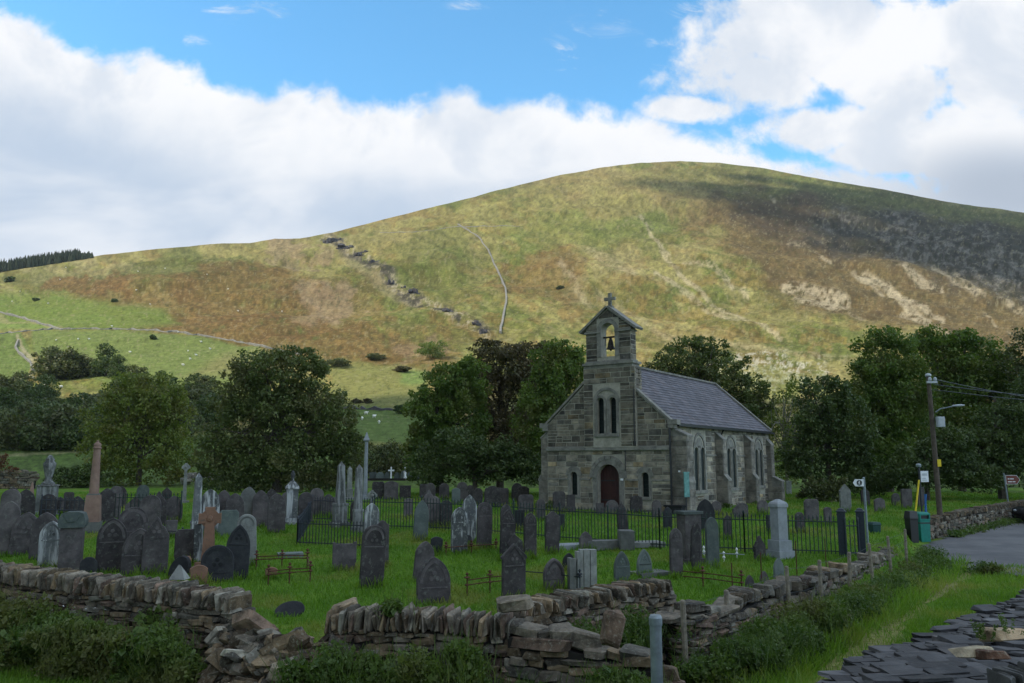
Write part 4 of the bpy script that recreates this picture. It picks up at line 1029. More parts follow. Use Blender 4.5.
G=[ # x, top, base, width, kind, material, tilt, lean, detail, label
(6,501,556,18,'gothic','slate',0,0,0,'tall dark slate headstone cut by the left edge of the photo'),
(8,489,525,17,'round','slate',0,1,0,'round dark headstone behind the one at the far left edge'),
(22,512,556,23,'gothic','slate',-3,3,1,'pointed dark headstone second from the left, just behind the wall'),
(25,489,518,16,'gothic','slate',0,-2,0,'pointed slate stone in front of the small pink pyramid'),
(47,494,521,14,'round','slate',0,0,0,'round purple slate stone just below the urn pedestal'),
(43,512,560,24,'gothic','slate',0,0,0,'wide pointed stone half hidden behind the white streaked one'),
(49,521,567,20,'gothic','streak',0,0,1,'small headstone with white lichen streaks just behind the left wall'),
(63,499,515,11,'seg','slate',0,0,0,'low slate stone between urn pedestal and pink column'),
(76,496,521,14,'gothic','slate',0,0,0,'low pointed stone directly left of the pink column base'),
(88,557,575,15,'round','slateb',0,0,0,'tiny dark round stone peeping over the wall by the scroll topped pillar'),
(105,488,524,14,'wave','slate',0,0,0,'wavy topped slate stone directly right of the pink column'),
(113,486,520,11,'round','slate',0,2,0,'narrow slate stone behind the wavy topped one'),
(134,496,523,17,'peak','slate',0,0,0,'low peaked slate stone behind the big left group'),
(157,491,527,15,'ogee','slate',0,0,0,'ogee topped slate stone at the back right of the left group'),
(149,495,530,19,'round','slate',0,0,0,'round slate stone overlapping the ogee topped one'),
(131,507,565,25,'round','slate',0,-1,1,'broad round headstone in the middle of the big left group'),
(110,517.6,572,26,'gothic','slate',0,0,1,'large pointed slab at the left of the group of four behind the wall'),
(137,528,575,29,'gothic','slate',0,1,1,'front headstone of the group of four behind the left wall'),
(154,516.6,574,23,'ogee','slate',0,0,1,'ogee shouldered headstone at the right of the group of four'),
(173,495.5,523,15,'gothic','slate',0,0,0,'lone pointed slate stone left of the lichened obelisk'),
(171,520,537,10,'flat','slate',0,0,0,'low square stump in grass left of the red cross'),
(186,529,563,21,'clip','slate',0,0,0,'square dark stone with clipped corners left of the red cross'),
(208.5,489,534,17,'gothic','streak',0,0,0,'pointed stone with grey lichened head behind the red cross'),
(222,490,532,13,'gothic','slate',0,0,0,'pointed dark stone right of the grey headed one behind the red cross'),
(233.5,493,533,17,'gothic','slate',0,0,0,'wide pointed dark stone left of the leaning pale stone'),
(228,510,537,18,'clip','slateg',0,0,0,'square topped grey stone in front of the two pointed dark ones'),
(244,486.5,528,14.5,'gothic','pale',0,5,0,'pale grey pointed headstone leaning right in the back row'),
(247,514,566,17.5,'round','pale',0,-3,1,'tall pale headstone with ornate round head left of the rusty rails'),
(235.5,524,580,22,'lancet','slateb',0,2,1,'tall blackened pointed stone with white chip by the end of the left wall'),
(216.5,545,582,30,'round','slateb',0,0,1,'broad dark headstone with round head just behind the wall end'),
(259.5,490,528,15,'gothic','slate',0,0,0,'pointed slate stone first right of the leaning pale one'),
(270.5,489,524,10,'gothic','slate',0,0,0,'narrow stone showing between two pointed ones right of the pale leaning one'),
(276,493,533,16,'gothic','slate',0,-1,0,'pointed slate stone standing forward in grass left of the domed urn tomb'),
(305,492,523,14,'round','slate',0,0,0,'round headed slate stone at the left of the railed grave plot'),
(316,488,517,13,'round','slate',0,0,0,'round slate stone behind the left corner of the railed plot'),
(327,494,517,13,'gothic','slate',0,3,0,'dark stone just left of the taller obelisk'),
(344,542,570,22.5,'tabs','slate',0,0,0,'square slate stone with small corner tabs in front of the railed plot'),
(271,567,579,11,'seg','red',0,0,0,'tiny pinkish stone inside the rusty tomb rails'),
(371,503,548,14.5,'gothic','streak',0,0,0,'lichened pointed stone behind the tallest slab'),
(371,525,588,22.5,'round','slate',0,2,1,'tallest front slate headstone with chipped round head in open grass'),
(382,520,566,12,'wave','slate',0,-1,0,'dark stone close behind the tallest front slab'),
(378,481.5,500,12,'clip','slate',0,0,0,'slate stone at the left end of the far back row'),
(391,481,500,14,'seg','slate',0,0,0,'widest slate stone of the far back row'),
(405,485.5,499,11,'flat','slate',0,0,0,'square slate stone at the right end of the far back row'),
(424,484,499,9,'flat','slate',0,0,0,'square topped stone left of the pair behind the long railings'),
(430,483,503,10,'round','slate',0,0,0,'round topped stone of the pair behind the long railings'),
(444,483,500,10,'round','slate',0,0,0,'lone small round headstone behind the railings'),
(420,500,541,14,'lancet','slateg',0,3,0,'tall narrow greenish stone leaning right in mid churchyard'),
(428,489.5,528,11,'ogee','slate',0,0,0,'ogee topped stone behind the tall narrow leaning one'),
(435,496,527,10,'gothic','slate',0,0,0,'low stone right of the ogee topped one'),
(446,500,528,12,'round','slate',0,0,0,'plain round headstone left of the white lichened pair'),
(422,541,581,18,'gothic','slate',0,5,0,'leaning pointed stone just behind the near broad one'),
(436,536.6,555,11.5,'seg','slateb',0,2,0,'small black square stone right above the near broad one'),
(433.5,557,604,32,'gothic','slate',-4,1,1,'near broad pointed headstone with carved trefoil right behind the coping'),
(459,507,553,15.5,'gothic','streak',0,0,1,'headstone coated in white lichen left of its paler peaked neighbour'),
(468,494.6,543,15,'lancet','streak',0,2,0,'pointed stone with white lichened peak behind the white coated one'),
(468,535,550,7,'round','slateb',0,0,0,'very small black stone at the foot of the white lichened pair'),
(484,502,548,14.5,'round','slate',0,0,1,'round headed dark slab right of the white lichened pair'),
(462,482,502,11,'round','slate',0,0,0,'round headstone in the back row right of the lone small one'),
(470,485,500,7,'round','slate',0,0,0,'narrow stone touching its bigger round neighbour in the back row'),
(492.5,486,508,16,'notch','slate',0,0,0,'wide headstone with notched ornate top in the back row'),
(507,509,560,14.5,'lancet','slate',0,2,1,'tall pointed slab left of the two that flank the pedimented stone'),
(506,504,552,11,'gothic','slate',0,0,0,'stone peeping out behind the tall pointed slab'),
(519.5,510,530,10,'flat','slateb',0,0,0,'black square stone behind the railings left of chapel'),
(517,483,502,11,'round','slate',0,0,0,'round stone by the trees at the back, left of the chapel corner'),
(523,486,506,12,'seg','slate',0,0,0,'slate stone overlapping two others by the chapel corner'),
(526,494.6,514,15,'clip','slate',0,0,0,'squarish stone in front of two others by the chapel corner'),
(530,512.6,559,12.5,'gothic','slate',0,0,1,'slender pointed slab right behind the pedimented stone'),
(552,511,554,14,'wave','slate',0,1,0,'wavy topped slab in grass left of the small marble kerb'),
(561,514,532,7,'flat','slateb',0,0,0,'narrow dark stone tucked behind the wavy topped slab'),
(559,491.5,514,12.5,'clip','slate',0,0,0,'upright slab with clipped corners against the chapel front, left one'),
(571,494.6,514,8.5,'flat','slate',0,0,0,'thin rectangular slab against the chapel front, left of the door'),
(513.5,543,601,23,'pediment','slate',0,0,1,'near headstone with gabled pediment head and sloping shoulders'),
(517,533.5,565,15,'peak','slate',0,-6,0,'tilted slab with pale sloping top behind the pedimented stone'),
(554,558,590,21,'gothic','slate',0,0,1,'pointed headstone with ornate head right of the pedimented one'),
(568,553,570,12,'gothic','slateb',0,6,0,'small black pointed stone leaning right beside the ribbed slab'),
(586,531.5,551,13,'gothic','slate',0,0,0,'pointed stone standing behind the ribbed pale slab'),
(612,500,515,14,'round','slate',0,0,0,'round headstone right in front of the chapel door'),
(623.5,503,543,10.5,'lancet','slate',0,-2,0,'narrow peaked stone by the railings just right of the chapel door'),
(636.5,495.6,515,13,'notch','slate',0,0,0,'notched slab under the right slit window of the chapel front'),
(622,551,584,16,'lancet','slateg',0,0,1,'greenish pointed headstone left of its pale panelled twin near the wall corner'),
(644.5,549,577,15,'lancet','slateg',0,0,1,'greenish pointed headstone with pale oval panel near the wall corner'),
(676.5,528,578,13,'gothic','slate',0,0,1,'left one of three tall slabs right of the wall corner'),
(695,522,573,10.5,'lancet','slate',0,3,0,'middle one of three tall slabs right of the wall corner'),
(713,517,569,14,'gothic','slateg',0,1,0,'greenish right one of three tall slabs right of the wall corner'),
(706.5,499,531,19,'gothic','slateb',0,0,0,'broad black pointed headstone below the turquoise notice'),
(716.5,501,514,11,'round','slate',0,0,0,'round stone beside the chapel wall right of the black pointed one'),
(743,503,517,12,'seg','slate',0,0,0,'low rounded stone under the middle side window'),
(740.5,503,519,17,'wave','slate',0,0,0,'wide low stone under the second chapel buttress'),
(763,500,515,12.5,'round','slate',0,0,0,'round stone below the last chapel side window'),
(812,499,523,16.5,'clip','slate',0,0,0,'wide reddish slate stone alone on the green right of the chapel'),
(760,535.6,561,12.5,'ogee','slate',0,-1,0,'small narrow stone left of the big pale pillar monument'),
(770,515,534,6.5,'flat','slateb',0,0,0,'narrow dark stone peeping behind the big pale pillar monument'),
(779,558,581,10.5,'lancet','slateg',0,2,0,'small pointed stone nearest in front of the pale pillar monument'),
(750,575,590,9,'lancet','slate',0,0,0,'left one of two tiny pointed stones behind the wire fence'),
(764,571,588,9.5,'lancet','slate',0,2,0,'right one of two tiny pointed stones behind the wire fence'),
(789,481,494,6,'flat','pale',0,0,0,'tiny pale stone at the foot of the trees behind the chapel'),
(781,486,494,7,'round','slate',0,0,0,'tiny dark stone at the foot of the trees behind the chapel'),
(846,484,513,13,'peak','pale',0,0,0,'tall grey peaked stone under the trees behind the gate posts'),
(880,498,513,13,'seg','slate',0,0,0,'rounded stone right of the footpath sign post'),
(896,493,506,10.5,'round','slate',0,0,0,'grey round stone in the grass left of the yellow pole'),
(907,489,509,13,'flat','slate',0,0,0,'square slate slab just left of the yellow pole'),
(922,487,508,9,'flat','slate',0,0,0,'slate slab behind the bus stop pole'), 
(58,497,515,9,'round','slate',0,0,0,'small round stone just right of the urn pedestal foot'),
(12,487,505,12,'gothic','slate',0,0,0,'farthest pointed stone near the left edge under the field wall'),
(68,492,508,9,'clip','slate',0,0,0,'small square stone in the far row left of the pink column'),
(120,486,508,10,'gothic','slate',0,0,0,'small pointed stone in the far row right of the pink column'),
(142,485,507,11,'round','slateg',0,0,0,'small round stone in the far row behind the wide left group'),
(166,487,506,9,'peak','slate',0,0,0,'small peaked stone in the far row left of the lichened obelisk'),
(286,492,516,10,'round','slate',0,1,0,'stone between the forward pointed one and the domed urn tomb'),
(335,497,519,10,'seg','slate',0,0,0,'low stone half hidden by the taller obelisk plinth'),
(355,500,524,10,'gothic','slate',0,0,0,'dark stone behind the shorter obelisk plinth'),
(408,498,518,9,'round','slate',0,0,0,'low stone behind the railings left of the tall leaning greenish one'),
(456,488,505,8,'seg','slateg',0,0,0,'small grey stone in the back row beside the big round one'),
(478,488,505,9,'round','slate',0,0,0,'round stone in the back row left of the notched one'),
(504,488,506,9,'clip','slate',0,0,0,'square stone in the back row right of the notched one'),
(541,499,521,9,'round','slate',0,0,0,'round stone behind the railings at the left chapel corner'),
(600,503,516,8,'flat','slate',0,0,0,'thin slab at the left foot of the chapel door arch'),
(657,500,519,10,'round','slate',0,0,0,'round stone by the right end of the chapel front'),
(668,507,530,9,'gothic','slateb',0,0,0,'narrow dark stone behind the left of the three tall slabs'),
(728,515,539,9,'gothic','slate',0,0,0,'pointed stone behind the railings left of the big pale pillar'),
(800,512,533,10,'round','slate',0,0,0,'round stone behind the railings right of the big pale pillar'),
(828,507,526,9,'seg','slate',0,0,0,'low stone right of the wide reddish one behind the railings'),
(866,489,507,10,'round','slate',0,0,0,'round stone under the trees left of the footpath sign'),
(765,530,0,0,'','',0,0,0,''),
]
for (x,tp_,bs,wd,kd,mt,tl,ln,dt,lb_) in G:
    if not lb_: continue
    headstone(x,tp_,bs,wd,kd,mt,lb_,tilt=tl,lean=ln,detail=dt,th=.10 if wd>12 else .08)
# tiny far row beyond the back wall
far_lab=['farthest tiny stone left of the small white cross','farthest tiny stone second left of the white cross','farthest tiny stone touching the white cross on its left','farthest tiny stone touching the white cross on its right','farthest tiny stone left of the white figure','farthest tiny stone right of the white figure','last tiny stone at the dark tree on the far wall']
for (x,w_),l in zip([(373,7),(380,8),(387,5),(397,6),(403,5),(410,6),(418,6)],far_lab):
    headstone(x,470.5+rs.uniform(0,2),480,w_,rs.choice(['round','gothic','clip']),'slateg',l,Yd=92,group='tiny stones along the far wall')
dry_wall([at(300,478,88),at(430,478,88)] ,'low dark wall below the farthest row of stones',18,cope=None,size=(.7,.3),back=False,th=.6)
def cross_pl(s,z=0,t=.16,arm=.36,h=1.0,az=.62):
    return [(-t/2,z),(t/2,z),(t/2*.9,z+az-t/2),(arm,z+az-t/2),(arm,z+az+t/2),(t/2*.9,z+az+t/2),(t/2*.9,z+h),(-t/2*.9,z+h),(-t/2*.9,z+az+t/2),(-arm,z+az+t/2),(-arm,z+az-t/2),(-t/2*.9,z+az-t/2)]
mb=MB(); mb.plate(cross_pl(1,0,.17,.34,1.35,.95),[],-.08,.08); mb.box(-.3,.3,-.2,.2,-.5,0); o=mb.build('grave_cross',M['white']); o.location=at(391,479,91); o.rotation_euler=(0,0,.2); tag(o,'small white cross standing among the farthest stones','cross')
mb=MB(); mb.lathe([(.20,-.5),(.20,0),(.16,.1),(.13,.5),(.17,.8),(.10,1.0),(.06,1.05),(.11,1.15),(.09,1.28),(.02,1.34)],0,0,10); mb.tube([(.12,0,.85),(.3,0,1.2)],.05); o=mb.build('statue',M['white'],smooth=True); o.location=at(405,479,91); tag(o,'small white figure statue among the farthest stones','statue')

# ------------------------------------------------------------------ monuments
def gmount(x,base): return on_ground(x,base)
def obelisk(x,top,pl_top,base,w0,w1_,plw,m,label,yaw=30,name='obelisk'):
    X_,Y_,z_=gmount(x,base); px=Y_/805
    r_=empty(name,(X_,Y_,z_),R(yaw)); tag(r_,label,'monument')
    zt=at(x,top,Y_)[2]-z_; zp=at(x,pl_top,Y_)[2]-z_; k=1/(math.cos(R(yaw))+math.sin(R(yaw))); a=w0*px*k/2; b=w1_*px*k/2; c_=plw*px*k/2
    mb=MB(); q=[(-1,-1),(1,-1),(1,1),(-1,1)]; zs=zt-b*1.6
    v=[(i*a,j*a,zp) for i,j in q]+[(i*b,j*b,zs) for i,j in q]+[(0,0,zt)]
    mb.add(v,[(0,1,5,4),(1,2,6,5),(2,3,7,6),(3,0,4,7),(4,5,8),(5,6,8),(6,7,8),(7,4,8),(3,2,1,0)]); mb.build('shaft',M[m],r_)
    mb=MB(); mb.box(-c_,c_,-c_,c_,.18,zp-.09); mb.box(-c_*1.12,c_*1.12,-c_*1.12,c_*1.12,zp-.09,zp); mb.build('pedestal',M[m],r_)
    mb=MB(); mb.box(-c_*1.35,c_*1.35,-c_*1.35,c_*1.35,-.3,.18); mb.build('base_step',M[m],r_); return r_
obelisk(195.5,472.5,521,535,11,8,12.5,'streak','dark obelisk with white streaks left of the red celtic cross')
obelisk(339.5,461,503,527,11.5,8,16,'greyst','taller grey obelisk of the pair inside the railings',yaw=26)
obelisk(357.5,464,509,532,10,7.5,11,'greyst','shorter grey obelisk of the pair beside the railings',yaw=26)
obelisk(349,466,489,500,6,5,8,'pale','small whitish pillar seen between the two obelisks')
obelisk(30,482,500,512,8,2.5,9,'pink','small pink pyramid topped marker behind the left stones')
# pink granite column
X_,Y_,z_=gmount(91,532); px=Y_/805; r_=empty('column_monument',(X_,Y_,z_),R(20)); tag(r_,'tall pink granite column with ball finial on a tapered plinth','monument')
Zf=lambda y:at(91,y,Y_)[2]-z_
mb=MB(); mb.lathe([(4.7*px,Zf(493.5)),(4.6*px,Zf(492)),(3.2*px,Zf(449))],0,0,20); mb.build('shaft',M['pink'],r_,smooth=False)
mb=MB(); mb.lathe([(3.6*px,Zf(449)),(4.1*px,Zf(448.4)),(4.1*px,Zf(447.6)),(3.0*px,Zf(447)),(3.6*px,Zf(445.5)),(3.4*px,Zf(444)),(2.0*px,Zf(442.6)),(1.0*px,Zf(442)),(1.3*px,Zf(441.4)),(.6*px,Zf(440.4))],0,0,16); mb.build('ball_finial',M['pink'],r_,smooth=True)
mb=MB(); a,b=9.4*px/1.25,7.6*px/1.25; z0,z1=Zf(521.5),Zf(495)
q=[(-1,-1),(1,-1),(1,1),(-1,1)]; mb.add([(i*a,j*a,z0) for i,j in q]+[(i*b,j*b,z1) for i,j in q],[(3,2,1,0),(4,5,6,7),(0,1,5,4),(1,2,6,5),(2,3,7,6),(3,0,4,7)]); mb.build('plinth',M['pink'],r_)
mb=MB(); mb.box(-b*.85,b*.85,-b*.85,b*.85,z1,Zf(493.5)); a*=1.14; mb.box(-a,a,-a,a,-.3,z0); mb.build('base_step',M['pale'],r_)
# urn pedestal, far left
def pedestal(x,cap,capb,base,w,m,label,yaw=22,urn=None,wcap=1.2,wbase=1.2,plinth=None,name='pedestal_monument',dome=False):
    X_,Y_,z_=gmount(x,base); px=Y_/805; r_=empty(name,(X_,Y_,z_),R(yaw)); tag(r_,label,'monument')
    Zf=lambda y:at(x,y,Y_)[2]-z_
    a=w*px/2/(math.cos(R(yaw))+math.sin(R(yaw))); zc,zcb=Zf(cap),Zf(capb); zp=Zf(plinth) if plinth else .25
    mb=MB(); mb.box(-a,a,-a,a,zp,zcb); mb.build('shaft',M[m],r_)
    mb=MB(); c_=a*wcap
    if dome: mb.lathe([(c_*1.4,zcb),(c_*1.42,zcb+.05),(c_*1.3,zcb+.1),(c_*1.0,zcb+(zc-zcb)*.6),(c_*.4,zc)],0,0,4,rot=math.pi/4)
    else: mb.box(-c_,c_,-c_,c_,zcb,zcb+(zc-zcb)*.4); mb.lathe([(c_*1.35,zcb+(zc-zcb)*.4),(c_*1.2,zcb+(zc-zcb)*.6),(c_*.25,zc)],0,0,4,rot=math.pi/4)
    mb.build('cap',M[m],r_)
    mb=MB(); c_=a*wbase
    mb.box(-c_,c_,-c_,c_,.2 if plinth else .1,zp); mb.box(-c_*1.18,c_*1.18,-c_*1.18,c_*1.18,-.3,.2 if plinth else .1); mb.build('base',M[m],r_)
    if urn: 
        zu=Zf(urn); s=(zu-zc); mb=MB(); mb.lathe([(s*.20,0),(s*.21,s*.06),(s*.12,s*.14),(s*.10,s*.22),(s*.15,s*.42),(s*.19,s*.6),(s*.20,s*.72),(s*.13,s*.80),(s*.15,s*.84),(s*.09,s*.93),(s*.03,s)],0,0,14,z0=zc-.04); mb.build('urn',M[m],r_,smooth=True)
    return r_
pedestal(45.5,484,486,516,22,'greyst','pedestal crowned by a tall draped urn at the far left',urn=454,wcap=1.12)
pedestal(291,481,489,524,14,'streak','domed pedestal tomb with small urn finial under the big left tree',urn=469.5,dome=True,wbase=1.35)
pr=pedestal(780.5,499,507,557,15,'granite','large pale granite pillar monument with moulded cap right of the chapel',wcap=1.18,wbase=1.42,plinth=540,yaw=24)
# scroll topped pillar by the wall
X_,Y_,z_=gmount(69.5,572); px=Y_/805; r_=empty('pillar_gravestone',(X_,Y_,z_),R(20)); tag(r_,'dark square pillar with scrolled cap behind the left wall','monument')
Zf=lambda y:at(69.5,y,Y_)[2]-z_; a=10.3*px*.95
MB().box(-a,a,-.22,.22,-.2,Zf(527)).build('shaft',M['slate'],r_)
mb=MB(); c_=a*1.22; mb.plate([(-c_*.9,Zf(527)),(c_*.9,Zf(527)),(c_,Zf(524)),(c_*1.0,Zf(520)),(c_*.8,Zf(513)),(c_*.45,Zf(511.5)),(-c_*.45,Zf(511.5)),(-c_*.8,Zf(513)),(-c_,Zf(520)),(-c_,Zf(524))],[],-.30,.30)
mb.plate([(-c_*.62,Zf(514)),(c_*.62,Zf(514)),(c_*.3,Zf(521)),(-c_*.3,Zf(521))],[],-.325,-.298); mb.build('scrolled_cap',M['slateg'],r_)
# celtic crosses
def celtic(x,top,base,wpx,m,label,yaw=18,shaftw=.32,slab=True,ring_z=.22):
    X_,Y_,z_=gmount(x,base); px=Y_/805; h=at(x,top,Y_)[2]-z_; wd=wpx*px/math.cos(R(yaw)); r_=empty('celtic_cross',(X_,Y_,z_),R(yaw)); tag(r_,label,'cross')
    t=wd*shaftw; zc=h-wd*.52; mb=MB()
    mb.plate([(-t*.78,.12),(t*.78,.12),(t*.5,zc-t*.5),(wd/2,zc-t*.6),(wd/2,zc+t*.6),(t*.5,zc+t*.5),(t*.55,h),(-t*.55,h),(-t*.5,zc+t*.5),(-wd/2,zc+t*.6),(-wd/2,zc-t*.6),(-t*.5,zc-t*.5)],[],-.09,.09); mb.build('cross_shaft',M[m],r_)
    mb=MB(); ro_,ri=wd*.42,wd*.27; mb.plate([(ro_*math.cos(6.283*k/24),zc+ro_*math.sin(6.283*k/24)) for k in range(24)],[[(ri*math.cos(6.283*k/20),zc+ri*math.sin(6.283*k/20)) for k in range(20)]],-.065,.065); mb.build('ring',M[m],r_)
    mb=MB(); mb.lathe([(wd*.16,0),(wd*.13,.05),(.0,.07)],0,0,12); 
    for i,(x_,y_,z2) in enumerate(mb.v): mb.v[i]=(x_,-.08-z2,zc+y_)
    mb.build('boss',M[m],r_)
    mb=MB(); b=wd*.55; mb.box(-b,b,-.28,.28,-.3,.13); mb.build('base_block',M[m],r_); return r_
celtic(207.5,507,566,20,'red','red sandstone celtic cross leaning over the left group',shaftw=.40)
celtic(371.5,490,515,9.5,'pale','small pierced pale cross beside the shorter obelisk',shaftw=.22)
celtic(184,463,503,7.5,'pale','slim pale cross far back against the trees',shaftw=.3)
headstone(198,524,566,8,'flat','streak','narrow slab with white streaks leaning behind the red cross',lean=-2)
o=headstone(198,565,585,15,'seg','red','low pinkish slab at the foot of the red cross',th=.16)
# tall column with lantern head
X_,Y_,z_=gmount(365,500); px=Y_/805; r_=empty('lantern_column',(X_,Y_,z_),R(15)); tag(r_,'very tall slim pale shaft with gabled head by the far wall','monument')
Zf=lambda y:at(365,y,Y_)[2]-z_
MB().lathe([(2.3*px,.3),(1.6*px,Zf(442))],0,0,8).build('shaft',M['granite'],r_)
mb=MB(); mb.lathe([(1.8*px,Zf(442)),(4.2*px,Zf(440.5)),(4.2*px,Zf(439.6)),(2.8*px,Zf(437.6)),(1.5*px,Zf(434.5)),(.4*px,Zf(432))],0,0,4,rot=.785); mb.build('gabled_head',M['granite'],r_)
MB().box(-.35,.35,-.35,.35,-.3,.3).build('base_block',M['granite'],r_)
# lying slabs and kerbs
def gslab(x,y,L,Wd,H,rz,m,label,cat='grave slab',name='grave_slab',lift=0,tiltx=0):
    X_,Y_,z_=on_ground(x,y); q=Stones(int(x*7+y)); q.add((0,0,H/2),(L/2,Wd/2,H/2),None,(.8,.8,.8) if m=='drystone' else (1,1,1),bev=.04,jit=.04)
    o=q.build(name,M[m]); o.location=(X_,Y_,z_+lift-.02); o.rotation_euler=(tiltx,0,rz); tag(o,label,cat); return o
gslab(290,556,.75,.5,.12,.3,'slateg','small flat slab lying in the open grass left of the corner tabbed stone')
gslab(570,549,1.1,.7,.18,.35,'granite','pale marble kerb slab in the grass beside the wavy slab',cat='grave kerb',name='grave_kerb')
gslab(604,549,1.5,.45,.30,.25,'pale','long pale kerb stone joining the rough block, mid churchyard',cat='grave kerb',name='grave_kerb')
gslab(626,549,.45,.5,.62,.1,'pale','rough pale block at the end of the long kerb')
gslab(643,546,1.3,.7,.16,.2,'pale','broken flat slab lying right of the rough pale block')
gslab(650,575,1.0,.6,.12,.5,'pale','flat slab lying by the ragged wall corner')
# small white marker urns
for i,(x,y) in enumerate([(704,555),(724,561),(737,557)]):
    X_,Y_,z_=on_ground(x,y+1); mb=MB(); mb.lathe([(.02,0),(.02,.10),(.045,.12),(.045,.15),(.02,.17),(.02,.22),(.04,.24),(.03,.28),(.01,.31)],0,0,10); o=mb.build('grave_post',M['white']); o.location=(X_,Y_,z_); tag(o,['first small white turned post right of the middle tall slab','small white turned post in the middle of its row of three','small white turned post at the right end of its row'][i],'grave post','white turned posts round one grave')
# altar tomb with dark railed body
X_,Y_,z_=gmount(690,563); px=Y_/805; r_=empty('table_tomb',(X_,Y_,z_),R(20)); tag(r_,'dark table tomb with flat top behind the three tall slabs','tomb')
h=at(690,511,Y_)[2]-z_
MB().box(-.27,.27,-.24,.24,.15,h-.08).build('body',M['slate'],r_); MB().box(-.33,.33,-.29,.29,h-.08,h).build('tomb_top',M['slateg'],r_); MB().box(-.36,.36,-.32,.32,-.2,.15).build('base',M['slate'],r_)
X_,Y_,z_=gmount(676,514); r_=empty('chest_tomb',(X_,Y_,z_),R(-35)); tag(r_,'low dark chest tomb at the foot of the chapel corner pier','tomb'); MB().box(-.4,.4,-.3,.3,-.2,.33).build('body',M['slateb'],r_); MB().box(-.46,.46,-.36,.36,.33,.41).build('lid',M['slateb'],r_)
# ribbed pale slab, near
X_,Y_,z_=gmount(586,590); px=Y_/805; r_=empty('ribbed_gravestone',(X_,Y_,z_),R(14)); tag(r_,'pale broken slab with vertical fluting just behind the ragged wall','gravestone')
h=at(588,549,Y_)[2]-z_; a=.25; mb=MB()
for k in range(6): mb.box(-a+k*.085+.004,-a+(k+1)*.085-.004,-.11+(k%2)*.02,.10,-.15,h-(.03 if k==0 else .0)-rs.uniform(0,.02))
mb.build('fluted_slab',M['pale'],r_)
mb=MB()
for k in range(2): mb.box(-a-.20+k*.09,-a-.118+k*.09,-.13+(k%2)*.02,.08,-.15,h*.80-rs.uniform(0,.02))
mb.build('broken_return',M['pale'],r_)
# leaning black boulder like stones
for (x,top,base,w_,lab) in [(176,555,580,17,'black rounded stone tipped over behind the white pointed stone'),(290,612,0,0,'')]:
    if w_: headstone(x,top,base,w_*1.1,'oval','slateb',lab,yaw=5,lean=18,th=.22)
X_,Y_,z_=on_ground(290,617); mb=MB(); slab_mesh(mb,outline('oval',.62,.40),.09); o=mb.build('fallen_headstone',M['slateb']); o.location=(X_,Y_,z_-.05); o.rotation_euler=(R(-38),R(-10),R(8)); tag(o,'black oval stone tipped back in the grass behind the gap','gravestone')
X_,Y_,z_=on_ground(187,575); mb=MB(); mb.lathe([(.10,0),(.13,.12),(.09,.3),(.10,.42),(.05,.5)],0,0,8); o=mb.build('grave_vase',M['red']); o.location=(X_,Y_,z_); tag(o,'small orange pottery vase beside the tipped black stone','vase')

# ------------------------------------------------------------------ iron work
def railing(p0,p1,h,label,m='irong',sp=.13,seed=1,post=2.2,rails=(.12,.88),bar=.016,spike=True,parent=None):
    (x0,y0),(x1,y1)=p0[:2],p1[:2]; L=math.hypot(x1-x0,y1-y0); ux,uy=(x1-x0)/L,(y1-y0)/L; z0=gz(x0,y0)
    r_=empty('iron_railing',(x0,y0,z0)); tag(r_,label,'railing') if label else None
    n=int(L/sp); bars=MB(); G_=lambda s:gz(x0+ux*s,y0+uy*s)-z0
    for i in range(n+1):
        s=L*i/n; zb=G_(s); a=bar
        bars.lathe([(a,zb+.05),(a,zb+h*.97),(a*1.9,zb+h*.985),(.002,zb+h*1.06)],ux*s,uy*s,4,rot=.785)
    bars.build('bars',M[m],r_)
    k=max(1,int(L/1.5))
    for f in rails:
        t=MB(); t.tube([(ux*L*i/k,uy*L*i/k,G_(L*i/k)+h*f) for i in range(k+1)],.017,4); t.build('rail',M[m],r_)
    q=max(1,int(round(L/post)))
    for i in range(q+1):
        s=L*i/q; zb=G_(s); t=MB(); t.lathe([(.026,zb-.1),(.026,zb+h*1.05),(.04,zb+h*1.06),(.03,zb+h*1.1),(.005,zb+h*1.14)],ux*s,uy*s,6); t.build('post',M[m],r_)
    return r_
fp=[on_ground(x,y)[:2] for x,y in [(374,529),(470,533),(560,541),(660,549),(745,553),(840,556)]]
fl=['green black railing run at the left, behind the tallest front slab','railing run behind the white lichened pair','railing run in front of the chapel door','railing run below the chapel corner pier','railing run behind the big pale pillar monument']
for i in range(5): railing(fp[i],fp[i+1],1.16,fl[i],sp=.12,seed=i)
